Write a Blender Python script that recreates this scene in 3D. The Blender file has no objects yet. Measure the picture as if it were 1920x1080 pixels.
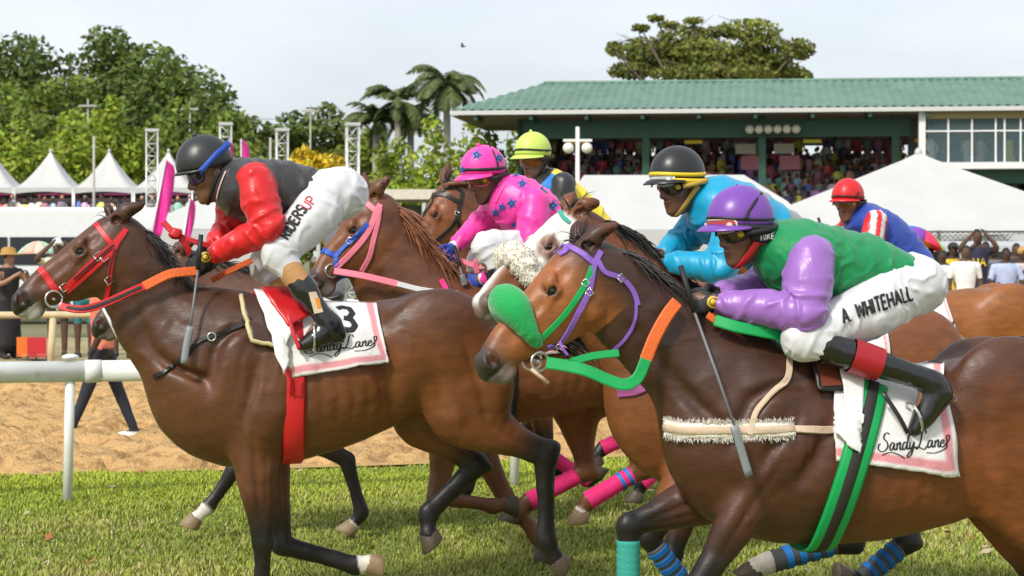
import bpy, bmesh, math, random
import numpy as np
from mathutils import Vector, Matrix
from mathutils.bvhtree import BVHTree
R = math.radians
rnd = random.Random(7)
# ------------------------------------------------------------------ camera, sky, sun, exposure
FPX, HOR, CAMZ = 3600.0, 480.0, 1.7          # focal length in photo pixels, horizon row, eye height
S = bpy.context.scene
COL = S.collection
cam_d = bpy.data.cameras.new('camera'); cam = bpy.data.objects.new('camera', cam_d); COL.objects.link(cam)
cam.location = (0, 0, CAMZ); cam.rotation_euler = (R(90), 0, 0)
cam_d.sensor_width = 36; cam_d.lens = 36 * FPX / 1920; cam_d.shift_y = -(540 - HOR) / 1920
cam_d.clip_start = 0.1; cam_d.clip_end = 3000
cam_d.dof.use_dof = True; cam_d.dof.focus_distance = 8.6; cam_d.dof.aperture_fstop = 7.0
S.camera = cam
SUN_EL, SUN_AZ = R(44), R(-32)               # azimuth measured from behind the camera, to the left
sd = Vector((math.sin(SUN_AZ) * math.cos(SUN_EL), -math.cos(SUN_AZ) * math.cos(SUN_EL), math.sin(SUN_EL)))
W = bpy.data.worlds.new('World'); S.world = W; W.use_nodes = True
nt = W.node_tree; nt.nodes.clear()
wo = nt.nodes.new('ShaderNodeOutputWorld'); bg = nt.nodes.new('ShaderNodeBackground')
sky = nt.nodes.new('ShaderNodeTexSky'); sky.sky_type = 'NISHITA'; sky.sun_disc = False
sky.sun_elevation = SUN_EL; sky.sun_rotation = math.atan2(sd.x, sd.y); sky.dust_density = 4.0; sky.air_density = 1.0
tc = nt.nodes.new('ShaderNodeTexCoord'); mp = nt.nodes.new('ShaderNodeMapping'); mp.inputs['Scale'].default_value = (1, 1, 3.2)
nz = nt.nodes.new('ShaderNodeTexNoise'); nz.inputs['Scale'].default_value = 2.6; nz.inputs['Detail'].default_value = 7; nz.inputs['Roughness'].default_value = .55
cr = nt.nodes.new('ShaderNodeValToRGB'); cr.color_ramp.elements[0].position = .36; cr.color_ramp.elements[1].position = .66
cr.color_ramp.elements[0].color = (.62, .62, .62, 1); cr.color_ramp.elements[1].color = (.97, .97, .97, 1)
mx = nt.nodes.new('ShaderNodeMix'); mx.data_type = 'RGBA'; mx.inputs['B'].default_value = (6.6, 7.0, 7.4, 1)
L_ = nt.links.new
L_(tc.outputs['Generated'], mp.inputs['Vector']); L_(mp.outputs[0], nz.inputs['Vector']); L_(nz.outputs['Fac'], cr.inputs[0])
L_(cr.outputs[0], mx.inputs['Factor']); L_(sky.outputs[0], mx.inputs['A']); L_(mx.outputs['Result'], bg.inputs[0]); L_(bg.outputs[0], wo.inputs[0])
bg.inputs[1].default_value = 0.115
sl = bpy.data.lights.new('sun', 'SUN'); sl.energy = 2.5; sl.angle = R(8); sl.color = (1, .95, .87)
so = bpy.data.objects.new('sun', sl); COL.objects.link(so); so.rotation_euler = (-sd).to_track_quat('-Z', 'Y').to_euler(); so.location = (0, 0, 30)
S.view_settings.view_transform = 'Standard'; S.view_settings.look = 'None'; S.view_settings.gamma = 1
S.view_settings.exposure = 0.4
S.render.engine = 'CYCLES'
# ------------------------------------------------------------------ small helpers
def rgb(r, g, b):                            # sRGB 0-255 -> linear
    f = lambda c: ((c / 255 + .055) / 1.055) ** 2.4 if c > 10 else c / 255 / 12.92
    return (f(r), f(g), f(b))
def px_world(px, py, D): return Vector(((px - 960) / FPX * D, D, CAMZ - (py - HOR) / FPX * D))
MATS = {}
def mat(name, col=(.5, .5, .5), rough=.5, var=.0, vscale=8, bump=0, bscale=60, attr=False, metal=0, spec=.5, coat=0, sheen=0,
        trans=0, stretch=None, emit=None, bdist=.01, var2=None, alpha=None):
    if name in MATS: return MATS[name]
    m = bpy.data.materials.new(name); m.use_nodes = True; n = m.node_tree.nodes; l = m.node_tree.links.new
    p = n['Principled BSDF']; p.inputs['Roughness'].default_value = rough; p.inputs['Metallic'].default_value = metal
    p.inputs['Specular IOR Level'].default_value = spec; p.inputs['Coat Weight'].default_value = coat; p.inputs['Coat Roughness'].default_value = .25
    p.inputs['Sheen Weight'].default_value = sheen; p.inputs['Transmission Weight'].default_value = trans
    if alpha is not None: p.inputs['Alpha'].default_value = alpha
    co = n.new('ShaderNodeTexCoord'); vec = co.outputs['Object']
    if stretch:
        mpn = n.new('ShaderNodeMapping'); mpn.inputs['Scale'].default_value = stretch; l(vec, mpn.inputs[0]); vec = mpn.outputs[0]
    if attr:
        a = n.new('ShaderNodeAttribute'); a.attribute_name = 'Col'; c = a.outputs['Color']
    else:
        rg = n.new('ShaderNodeRGB'); rg.outputs[0].default_value = (*col, 1); c = rg.outputs[0]
    if var:
        z = n.new('ShaderNodeTexNoise'); z.inputs['Scale'].default_value = vscale; z.inputs['Detail'].default_value = 5; z.inputs['Roughness'].default_value = .6
        l(vec, z.inputs['Vector'])
        mr = n.new('ShaderNodeMapRange'); mr.inputs['From Min'].default_value = .3; mr.inputs['From Max'].default_value = .7
        mr.inputs['To Min'].default_value = 1 - var; mr.inputs['To Max'].default_value = 1 + var; l(z.outputs['Fac'], mr.inputs[0])
        mm = n.new('ShaderNodeMix'); mm.data_type = 'RGBA'; mm.blend_type = 'MULTIPLY'; mm.inputs['Factor'].default_value = 1
        l(c, mm.inputs['A']); l(mr.outputs[0], mm.inputs['B']); c = mm.outputs['Result']
    if var2:
        z2 = n.new('ShaderNodeTexNoise'); z2.inputs['Scale'].default_value = var2[1]; z2.inputs['Detail'].default_value = 6; l(vec, z2.inputs['Vector'])
        r2 = n.new('ShaderNodeValToRGB'); r2.color_ramp.elements[0].position = var2[2]; r2.color_ramp.elements[1].position = var2[3]; l(z2.outputs['Fac'], r2.inputs[0])
        m2 = n.new('ShaderNodeMix'); m2.data_type = 'RGBA'; l(r2.outputs[0], m2.inputs['Factor']); l(c, m2.inputs['A']); m2.inputs['B'].default_value = (*var2[0], 1); c = m2.outputs['Result']
    l(c, p.inputs['Base Color'])
    if bump:
        z3 = n.new('ShaderNodeTexNoise'); z3.inputs['Scale'].default_value = bscale; z3.inputs['Detail'].default_value = 4; l(vec, z3.inputs['Vector'])
        b = n.new('ShaderNodeBump'); b.inputs['Strength'].default_value = bump; b.inputs['Distance'].default_value = bdist
        l(z3.outputs['Fac'], b.inputs['Height']); l(b.outputs[0], p.inputs['Normal'])
    if emit: p.inputs['Emission Color'].default_value = (*emit[0], 1); p.inputs['Emission Strength'].default_value = emit[1]
    MATS[name] = m; return m
def tag(o, label=None, cat=None, group=None, kind=None):
    if label: o['label'] = label
    if cat: o['category'] = cat
    if group: o['group'] = group
    if kind: o['kind'] = kind
    return o
def obj(name, data, m=None, parent=None, smooth=False):
    o = bpy.data.objects.new(name, data); COL.objects.link(o)
    if m and not data.materials: data.materials.append(m)
    if parent: o.parent = parent
    if smooth: data.polygons.foreach_set('use_smooth', np.ones(len(data.polygons), bool))
    return o
def mesh(name, v, f, col=None, smooth=True):
    me = bpy.data.meshes.new(name)
    me.from_pydata(np.asarray(v, float).reshape(-1, 3) if len(v) else [], [], f if not isinstance(f, np.ndarray) else f.tolist())
    if smooth: me.polygons.foreach_set('use_smooth', np.ones(len(me.polygons), bool))
    if col is not None:
        c = np.ones((len(me.vertices), 4), np.float32); c[:, :3] = col
        at = me.color_attributes.new('Col', 'FLOAT_COLOR', 'POINT'); at.data.foreach_set('color', c.ravel())
    me.update(); return me
def thing(name, label, cat, loc=(0, 0, 0), rz=0, group=None):
    o = bpy.data.objects.new(name, None); COL.objects.link(o); o.location = loc; o.rotation_euler = (0, 0, rz); o.empty_display_size = .1
    return tag(o, label, cat, group)
class MB:                                    # collects simple shapes into one mesh
    def __init__(s): s.v, s.f, s.c = [], [], []
    def add(s, v, f, c=None):
        o = len(s.v); s.v += [tuple(x) for x in v]; s.f += [tuple(i + o for i in q) for q in f]
        s.c += [c or (1, 1, 1)] * len(v); return s
    def box(s, c, d, rz=0, col=None, M=None):
        x, y, z = d[0] / 2, d[1] / 2, d[2] / 2; ca, sa = math.cos(rz), math.sin(rz)
        pts = []
        for i in range(8):
            a, b, e = (x if i & 1 else -x), (y if i & 2 else -y), (z if i & 4 else -z)
            q = Vector((a * ca - b * sa, a * sa + b * ca, e))
            if M: q = M @ q
            pts.append(q + Vector(c))
        return s.add(pts, [(0, 2, 3, 1), (4, 5, 7, 6), (0, 1, 5, 4), (2, 6, 7, 3), (0, 4, 6, 2), (1, 3, 7, 5)], col)
    def tube(s, pts, r, n=8, col=None, caps=True, flat=1.0):
        pts = [Vector(p) for p in pts]; m = len(pts); rr = r if hasattr(r, '__len__') else [r] * m
        up = Vector((0, 0, 1)); V = []
        t0 = (pts[-1] - pts[0]).normalized() if (pts[-1] - pts[0]).length > 1e-6 else Vector((1, 0, 0))
        if abs(t0.dot(up)) > .9: up = Vector((0, 1, 0))
        for i, p in enumerate(pts):
            t = (pts[min(i + 1, m - 1)] - pts[max(i - 1, 0)])
            t = t.normalized() if t.length > 1e-9 else t0
            a = t.cross(up); a = a.normalized() if a.length > 1e-6 else Vector((1, 0, 0)); b = a.cross(t)
            for k in range(n):
                th = 2 * math.pi * k / n; V.append(p + a * math.cos(th) * rr[i] + b * math.sin(th) * rr[i] * flat)
        F = [(i * n + k, i * n + (k + 1) % n, (i + 1) * n + (k + 1) % n, (i + 1) * n + k) for i in range(m - 1) for k in range(n)]
        if caps: F += [tuple(range(n))[::-1], tuple((m - 1) * n + k for k in range(n))]
        return s.add(V, F, col)
    def ball(s, c, r, n=10, m=6, col=None, M=None):
        rr = r if hasattr(r, '__len__') else (r, r, r); V = []; c = Vector(c)
        for i in range(m + 1):
            ph = math.pi * i / m
            for k in range(n):
                q = Vector((rr[0] * math.sin(ph) * math.cos(2 * math.pi * k / n), rr[1] * math.sin(ph) * math.sin(2 * math.pi * k / n), rr[2] * math.cos(ph)))
                V.append(c + (M @ q if M else q))
        F = [(i * n + k, (i + 1) * n + k, (i + 1) * n + (k + 1) % n, i * n + (k + 1) % n) for i in range(m) for k in range(n)]
        return s.add(V, F, col)
    def build(s, name, m, parent=None, smooth=False, vc=False):
        return obj(name, mesh(name, s.v, s.f, np.array(s.c, np.float32) if vc else None, smooth), m, parent)
# ------------------------------------------------------------------ numpy noise
def _hash(i, j, k, seed):
    n = (i * 374761393 + j * 668265263 + k * 2147483647 + seed * 974634777).astype(np.uint32)
    n = (n ^ (n >> 13)) * np.uint32(1274126177); return ((n ^ (n >> 16)) & 0xffffff).astype(np.float32) / 0xffffff
def vnoise(p, seed=0):
    p = np.asarray(p, np.float32); i = np.floor(p).astype(np.int64); f = p - i; f = f * f * (3 - 2 * f); r = 0
    for a in (0, 1):
        for b in (0, 1):
            for c in (0, 1):
                w = (f[:, 0] if a else 1 - f[:, 0]) * (f[:, 1] if b else 1 - f[:, 1]) * (f[:, 2] if c else 1 - f[:, 2])
                r = r + w * _hash(i[:, 0] + a, i[:, 1] + b, i[:, 2] + c, seed)
    return r * 2 - 1
def fbm(p, seed=0, o=4):
    r = 0; a = .5; p = np.asarray(p, np.float32)
    for k in range(o): r = r + a * vnoise(p, seed + k); a *= .5; p = p * 2.03
    return r
# ------------------------------------------------------------------ signed distance sculpting
def crom(P, n):                              # Catmull-Rom resample of rows
    P = np.asarray(P, float)
    if len(P) == 2: P = np.array([P[0] + (P[1] - P[0]) * t for t in (0, .5, 1)])
    Q = np.vstack([2 * P[0] - P[1], P, 2 * P[-1] - P[-2]]); out = []
    for i in range(1, len(Q) - 2):
        p0, p1, p2, p3 = Q[i - 1:i + 3]
        for t in np.linspace(0, 1, n, endpoint=False):
            out.append(.5 * (2 * p1 + (p2 - p0) * t + (2 * p0 - 5 * p1 + 4 * p2 - p3) * t * t + (3 * p1 - p0 - 3 * p2 + p3) * t ** 3))
    out.append(P[-1]); return np.array(out)
class SDF:
    def __init__(s, lo, hi, h, fine=None):       # fine = (lo, hi, step): a finer block inside the grid
        s.h = h; lo = np.array(lo, float); hi = np.array(hi, float); s.ax = []
        for i in range(3):
            if fine is None: q = np.arange(lo[i], hi[i] + h, h)
            else:
                a_, b_ = max(lo[i], fine[0][i]), min(hi[i], fine[1][i])
                q = np.concatenate([np.arange(lo[i], a_ - h * .3, h), np.arange(a_, b_, fine[2]), np.arange(b_, hi[i] + h, h)])
            s.ax.append(q.astype(np.float32))
        s.n = np.array([len(q) for q in s.ax]); s.F = np.full(s.n, .2, np.float32)
    def _box(s, lo, hi):
        return tuple(slice(int(max(np.searchsorted(s.ax[i], lo[i]) - 1, 0)), int(min(np.searchsorted(s.ax[i], hi[i]) + 1, s.n[i]))) for i in range(3))
    def _pts(s, sl):
        return (s.ax[0][sl[0]][:, None, None], s.ax[1][sl[1]][None, :, None], s.ax[2][sl[2]][None, None, :])
    def _mix(s, sl, d, k, sub):
        A = s.F[sl]
        if A.size == 0: return
        if sub:
            d = -d; hh = np.clip(.5 - .5 * (d - A) / k, 0, 1) if k > 0 else (A > d).astype(np.float32)
            s.F[sl] = d + (A - d) * hh + k * hh * (1 - hh)
        else:
            hh = np.clip(.5 + .5 * (A - d) / k, 0, 1) if k > 0 else (d < A).astype(np.float32)
            s.F[sl] = A + (d - A) * hh - k * hh * (1 - hh)
    def tube(s, P, a, b=None, k=.03, side=(0, 1, 0), sub=False, res=4):
        P = np.asarray(P, float); a = np.broadcast_to(np.asarray(a, float), (len(P),)); b = a if b is None else np.broadcast_to(np.asarray(b, float), (len(P),))
        Q = crom(np.column_stack([P, a, b]), res); sd = np.asarray(side, float); sd = sd / np.linalg.norm(sd)
        Q[:, 3:] = np.maximum(Q[:, 3:], .002); rm = Q[:, 3:].max() + k + 3 * s.h
        SL = s._box(Q[:, :3].min(0) - rm, Q[:, :3].max(0) + rm); off = [x.start for x in SL]
        T = np.full([x.stop - x.start for x in SL], .3, np.float32)
        if T.size == 0: return
        for i in range(len(Q) - 1):
            p, q = Q[i, :3], Q[i + 1, :3]; m = max(Q[i:i + 2, 3:].max(), 0) + k + 2 * s.h
            sl = s._box(np.minimum(p, q) - m, np.maximum(p, q) + m)
            X, Y, Z = s._pts(sl)
            if X.size * Y.size * Z.size == 0: continue
            e = q - p; L2 = max(float(e @ e), 1e-12)
            dx, dy, dz = X - np.float32(p[0]), Y - np.float32(p[1]), Z - np.float32(p[2])
            t = np.clip((dx * np.float32(e[0]) + dy * np.float32(e[1]) + dz * np.float32(e[2])) / np.float32(L2), 0, 1)
            dx = dx - t * np.float32(e[0]); dy = dy - t * np.float32(e[1]); dz = dz - t * np.float32(e[2])
            ra = np.float32(Q[i, 3]) + t * np.float32(Q[i + 1, 3] - Q[i, 3]); rb = np.float32(Q[i, 4]) + t * np.float32(Q[i + 1, 4] - Q[i, 4])
            sv = dx * np.float32(sd[0]) + dy * np.float32(sd[1]) + dz * np.float32(sd[2]); n2 = np.maximum(dx * dx + dy * dy + dz * dz - sv * sv, 0); sv = sv * sv
            k0 = np.sqrt(n2 / (ra * ra) + sv / (rb * rb)); k1 = np.sqrt(n2 / ra ** 4 + sv / rb ** 4)
            d = np.where(k1 > 1e-6, k0 * (k0 - 1) / np.maximum(k1, 1e-6), -np.minimum(ra, rb))
            ts = tuple(slice(sl[j].start - off[j], sl[j].stop - off[j]) for j in range(3))
            T[ts] = np.minimum(T[ts], d)
        s._mix(SL, T, k, sub)
    def ell(s, c, r, k=.02, M=None, sub=False):
        c = np.asarray(c, float); r = np.asarray(r if hasattr(r, '__len__') else (r, r, r), float); rm = r.max() + k + 2 * s.h
        sl = s._box(c - rm, c + rm); X, Y, Z = s._pts(sl); X = X - np.float32(c[0]); Y = Y - np.float32(c[1]); Z = Z - np.float32(c[2])
        if X.size * Y.size * Z.size == 0: return
        if M is not None:
            M = np.asarray(M, np.float32); X, Y, Z = (M[0, j] * X + M[1, j] * Y + M[2, j] * Z for j in range(3))
        r = r.astype(np.float32)
        k0 = np.sqrt((X / r[0]) ** 2 + (Y / r[1]) ** 2 + (Z / r[2]) ** 2); k1 = np.sqrt((X / r[0] ** 2) ** 2 + (Y / r[1] ** 2) ** 2 + (Z / r[2] ** 2) ** 2)
        s._mix(sl, k0 * (k0 - 1) / np.maximum(k1, 1e-6), k, sub)
    def surf(s, smooth=2):
        F = s.F; n = np.array(F.shape)
        F[0] = F[-1] = .2; F[:, 0] = F[:, -1] = .2; F[:, :, 0] = F[:, :, -1] = .2
        ins = F < 0; cnt = np.zeros(n - 1, np.uint8)
        for a in (0, 1):
            for b in (0, 1):
                for c in (0, 1): cnt += ins[a:n[0] - 1 + a, b:n[1] - 1 + b, c:n[2] - 1 + c]
        I = np.argwhere((cnt > 0) & (cnt < 8)); idx = np.full(n - 1, -1, np.int64); idx[tuple(I.T)] = np.arange(len(I))
        acc = np.zeros((len(I), 3)); num = np.zeros(len(I)); cor = np.array([(a, b, c) for a in (0, 1) for b in (0, 1) for c in (0, 1)])
        V = np.array([F[tuple((I + c).T)] for c in cor])
        for i in range(8):
            for j in range(i + 1, 8):
                if np.abs(cor[i] - cor[j]).sum() == 1:
                    m = (V[i] < 0) != (V[j] < 0); t = V[i][m] / (V[i][m] - V[j][m]); acc[m] += cor[i] + t[:, None] * (cor[j] - cor[i]); num[m] += 1
        Q_ = I + acc / num[:, None]; P = np.column_stack([np.interp(Q_[:, i], np.arange(s.n[i]), s.ax[i]) for i in range(3)]); Fs = []
        for ax in range(3):
            o1, o2 = [(1, 2), (2, 0), (0, 1)][ax]; sa = [slice(1, -1)] * 3; sb = [slice(1, -1)] * 3
            sa[ax] = slice(0, -1); sb[ax] = slice(1, None)
            A, B = ins[tuple(sa)], ins[tuple(sb)]; E = np.argwhere(A != B); fl = A[tuple(E.T)]
            g = E.copy(); g[:, o1] += 1; g[:, o2] += 1
            def at(d1, d2):
                q = g.copy(); q[:, o1] -= d1; q[:, o2] -= d2; return idx[tuple(q.T)]
            Q = np.column_stack([at(1, 1), at(0, 1), at(0, 0), at(1, 0)]); Q[~fl] = Q[~fl][:, ::-1]; Fs.append(Q)
        Fc = np.vstack(Fs); Fc = Fc[(Fc >= 0).all(1)]
        ed = np.vstack([Fc[:, [0, 1]], Fc[:, [1, 2]], Fc[:, [2, 3]], Fc[:, [3, 0]]])
        for it in range(smooth):
            deg = np.bincount(ed[:, 0], minlength=len(P)) + np.bincount(ed[:, 1], minlength=len(P))
            Q = np.column_stack([np.bincount(ed[:, 0], P[ed[:, 1], c], len(P)) + np.bincount(ed[:, 1], P[ed[:, 0], c], len(P)) for c in range(3)]) / np.maximum(deg, 1)[:, None]
            P = P + (Q - P) * .6
        return P, Fc
def vnormals(P, F):
    a = P[F[:, 2]] - P[F[:, 0]]; b = P[F[:, 3]] - P[F[:, 1]]; n = np.cross(a, b)
    N = np.column_stack([sum(np.bincount(F[:, j], n[:, c], len(P)) for j in range(4)) for c in range(3)])
    return N / np.maximum(np.linalg.norm(N, axis=1), 1e-12)[:, None]
def bvh(P, F): return BVHTree.FromPolygons([tuple(x) for x in P], F.tolist())
def seg_dist(V, pts):                        # distance to polyline and arclength fraction index
    best = np.full(len(V), 9.); par = np.zeros(len(V))
    for i in range(len(pts) - 1):
        p, e = np.asarray(pts[i]), np.asarray(pts[i + 1]) - np.asarray(pts[i]); t = np.clip(((V - p) @ e) / max(e @ e, 1e-9), 0, 1)
        d = np.linalg.norm(V - p - t[:, None] * e, axis=1); m = d < best; best[m] = d[m]; par[m] = i + t[m]
    return best, par
def sstep(a, b, x): t = np.clip((x - a) / (b - a), 0, 1); return t * t * (3 - 2 * t)
def mixc(c, d, w): return c + (np.asarray(d) - c) * w[:, None]
class Frame:                                 # a runner's own frame: u forward, v towards the near side, z up
    def __init__(s, px, D, yaw):
        s.O = Vector(((px - 960) / FPX * D, D, 0)); s.yaw = R(yaw)
        s.Fv = Vector((-math.cos(s.yaw), -math.sin(s.yaw), 0)); s.Lv = Vector((math.sin(s.yaw), -math.cos(s.yaw), 0)); s.rz = math.pi + s.yaw
    def ray(s, px, py):
        d = Vector(((px - 960) / FPX, 1, -(py - HOR) / FPX)); C = Vector((0, 0, CAMZ)) - s.O
        return Vector((C.dot(s.Fv), C.dot(s.Lv), C.z)), Vector((d.dot(s.Fv), d.dot(s.Lv), d.z))
    def p(s, px, py, v=0.0):
        C, d = s.ray(px, py); t = (v - C.y) / d.y; return np.array(C + d * t)
    def thing(s, name, label, cat, base=(0, 0, 0), group=None):
        w = s.O + s.Fv * base[0] + s.Lv * base[1] + Vector((0, 0, base[2]))
        o = thing(name, label, cat, w, s.rz, group); o['_b'] = [float(x) for x in base]; return o
def put(name, me, m, parent, smooth=True):   # child built in frame coordinates
    o = obj(name, me, m, parent)
    b = parent.get('_b')
    if b: o.location = (-b[0], -b[1], -b[2])
    return o
def hit(fr, T, px, py, v0=0.0):              # where the sight line through a pixel meets a body
    C, d = fr.ray(px, py); d = d.normalized(); h = T.ray_cast(C, d)
    if h[0] is None:
        q = fr.p(px, py, v0); n = T.find_nearest(Vector(q)); return np.array(n[0]), np.array(n[1])
    n = h[1]
    if n.dot(d) > 0: n = -n
    return np.array(h[0]), np.array(n)
def side_hit(T, u, z, s):                    # surface seen from the far (s=-1) or near (s=+1) side
    h = T.ray_cast(Vector((u, s * 3, z)), Vector((0, -s, 0)))
    if h[0] is None:
        n = T.find_nearest(Vector((u, s * .3, z))); return np.array(n[0]), np.array(n[1])
    return np.array(h[0]), np.array(h[1])
def ribbon(P, N, w, t=.004, off=.003, res=4, closed=False):   # strap lying on a surface
    P = np.asarray(P, float); N = np.asarray(N, float); ww = np.broadcast_to(np.asarray(w, float), (len(P),))
    Q = crom(np.column_stack([P, N, ww]), res); P, N, ww = Q[:, :3], Q[:, 3:6], Q[:, 6]; N = N / np.linalg.norm(N, axis=1)[:, None]
    T = np.gradient(P, axis=0); T /= np.maximum(np.linalg.norm(T, axis=1), 1e-9)[:, None]; B = np.cross(T, N); B /= np.maximum(np.linalg.norm(B, axis=1), 1e-9)[:, None]
    V = []
    for i in range(len(P)):
        for sb, sn in ((-1, 0), (-.8, 1), (.8, 1), (1, 0)): V.append(P[i] + B[i] * sb * ww[i] / 2 + N[i] * (off + sn * t))
    m = len(P); F = [(i * 4 + k, i * 4 + (k + 1) % 4, (i + 1) * 4 + (k + 1) % 4, (i + 1) * 4 + k) for i in range(m - 1) for k in range(4)] + [(3, 2, 1, 0), tuple((m - 1) * 4 + k for k in range(4))]
    return V, F
def locks(roots, dirs, lens, width, curl=.25, grav=.3, seed=1, seg=6):   # hair as tapered locks
    r = random.Random(seed); B = MB()
    for p, d, ln in zip(roots, dirs, lens):
        p = Vector(p); d = Vector(d).normalized(); pts = [p]; w = width * r.uniform(.6, 1.3); rad = [w * .55]
        j = Vector((r.uniform(-1, 1), r.uniform(-1, 1), r.uniform(-1, 1))) * curl
        for k in range(seg):
            t = (k + 1) / seg; dd = (d + j * t + Vector((0, 0, -grav)) * t * t + Vector((r.uniform(-1, 1), r.uniform(-1, 1), r.uniform(-1, 1))) * .08).normalized()
            pts.append(pts[-1] + dd * ln / seg); rad.append(max(w * (1 - t ** 1.6), .0008))
        B.tube(pts, rad, 3, caps=False, flat=.7)
    return B
def wrinkle(V, F, amp, sc=11, seed=0, mode=None):
    """cloth folds: soft puffs plus narrow creases running mostly one way"""
    N = vnormals(V, F); rs_ = np.random.default_rng(seed); Q, _ = np.linalg.qr(np.eye(3) + .55 * rs_.normal(size=(3, 3)))
    q = (V * np.array(mode or (1, 1, 1))) @ Q * [1.7, .55, .75]; wq = q + .05 * np.column_stack([fbm(q * 6, seed + 31, 2), fbm(q * 6, seed + 47, 2), fbm(q * 6, seed + 59, 2)])
    low = fbm(V * sc * .55, seed + 5, 2); r = np.clip(1 - 3.2 * np.abs(fbm(wq * sc, seed, 2)), 0, 1) ** 1.3; k = sstep(-.15, .25, fbm(V * 6, seed + 71, 2))
    return V + N * (amp * (.9 * low + .85 * r * k - .2))[:, None]
def folds(V, F, axes, amp, lam=.055, seed=0, twist=1.6, along=0.0):
    """creases that run round (and, with along, down) a limb or trunk, strongest at its joints"""
    N = vnormals(V, F); best = np.full(len(V), 9.); ph = np.zeros(len(V)); ph2 = np.zeros(len(V)); jn = np.zeros(len(V)); g1 = fbm(V * 5, seed + 3, 3); g2 = fbm(V * 9, seed + 9, 2)
    for pts in axes:
        pts = [np.asarray(p, float) for p in pts]; d, par = seg_dist(V, pts); L = np.concatenate([[0], np.cumsum([np.linalg.norm(pts[k + 1] - pts[k]) for k in range(len(pts) - 1)])])
        s = np.interp(par, np.arange(len(pts)), L); c = np.column_stack([np.interp(par, np.arange(len(pts)), [p[k] for p in pts]) for k in range(3)]); ax = pts[-1] - pts[0]; ax = ax / np.linalg.norm(ax)
        e1 = np.cross(ax, [0, 1, 0]); e1 /= np.linalg.norm(e1); e2 = np.cross(ax, e1); q = V - c; an = np.arctan2(q @ e2, q @ e1)
        p_ = 2 * np.pi * s / lam + 3.2 * np.sin(an + 1.3 * seed + 5 * g1) + 13 * g1; p2 = 2 * np.pi * s / (lam * 2.4) + 2.6 * an + 11 * g1 + seed
        m = d < best; best[m] = d[m]; ph[m] = p_[m]; ph2[m] = p2[m]
        j = np.zeros(len(V))
        for k in range(1, len(pts) - 1): j = np.maximum(j, np.exp(-((s - L[k]) / .09) ** 2))
        j = np.maximum(j, .6 * np.exp(-((s - L[-1]) / .08) ** 2)); jn[m] = j[m]
    r = (.5 + .5 * np.sin(ph)) ** 2.4; r2 = (.5 + .5 * np.sin(ph2)) ** 3.5; k = sstep(-.15, .2, g2 + .4 * jn - .05); k2 = sstep(-.1, .2, -g2 + .1)
    return V + N * (amp * (.95 * jn * r * k + (.25 + .6 * along + .5 * (1 - jn)) * r2 * k2 + .7 * g1 - .15))[:, None]
GLY = {'A': (.7, [[(0, 0), (.35, 1), (.7, 0)], [(.13, .35), (.57, .35)]]), 'W': (.95, [[(0, 1), (.22, 0), (.46, .85), (.7, 0), (.92, 1)]]), 'H': (.65, [[(0, 0), (0, 1)], [(.6, 0), (.6, 1)], [(0, .5), (.6, .5)]]),
 'I': (.12, [[(.05, 0), (.05, 1)]]), 'T': (.65, [[(0, 1), (.62, 1)], [(.31, 1), (.31, 0)]]), 'E': (.55, [[(.5, 1), (0, 1), (0, 0), (.52, 0)], [(0, .52), (.45, .52)]]), 'L': (.5, [[(0, 1), (0, 0), (.48, 0)]]),
 'R': (.62, [[(0, 0), (0, 1), (.38, 1), (.54, .88), (.54, .66), (.38, .52), (0, .52)], [(.3, .52), (.58, 0)]]), 'D': (.65, [[(0, 0), (0, 1), (.35, 1), (.58, .75), (.58, .25), (.35, 0), (0, 0)]]),
 'S': (.6, [[(.54, .84), (.42, .98), (.14, .98), (.02, .82), (.06, .62), (.28, .52), (.5, .4), (.55, .2), (.42, .03), (.14, .02), (0, .17)]]), 'U': (.62, [[(0, 1), (0, .25), (.15, .02), (.42, .02), (.57, .25), (.57, 1)]]),
 'P': (.6, [[(0, 0), (0, 1), (.38, 1), (.55, .87), (.55, .62), (.38, .47), (0, .47)]]), 'N': (.65, [[(0, 0), (0, 1), (.58, 0), (.58, 1)]]), 'K': (.6, [[(0, 0), (0, 1)], [(.55, 1), (0, .45)], [(.18, .6), (.58, 0)]]),
 '.': (.15, [[(.04, 0), (.04, .08)]]), '3': (.6, [[(.02, .9), (.2, 1), (.45, .98), (.55, .78), (.4, .55), (.22, .52)], [(.22, .52), (.48, .48), (.58, .25), (.45, .03), (.2, 0), (0, .12)]]), ' ': (.35, []),
 'J': (.5, [[(.4, 1), (.4, .2), (.25, 0), (.1, .02), (0, .18)]]), 'O': (.7, [[(.32, 1), (.08, .85), (0, .5), (.08, .15), (.32, 0), (.55, .15), (.63, .5), (.55, .85), (.32, 1)]]), 'C': (.6, [[(.55, .8), (.4, .98), (.15, .95), (0, .6), (.02, .3), (.18, .03), (.42, .02), (.56, .2)]])}
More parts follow.
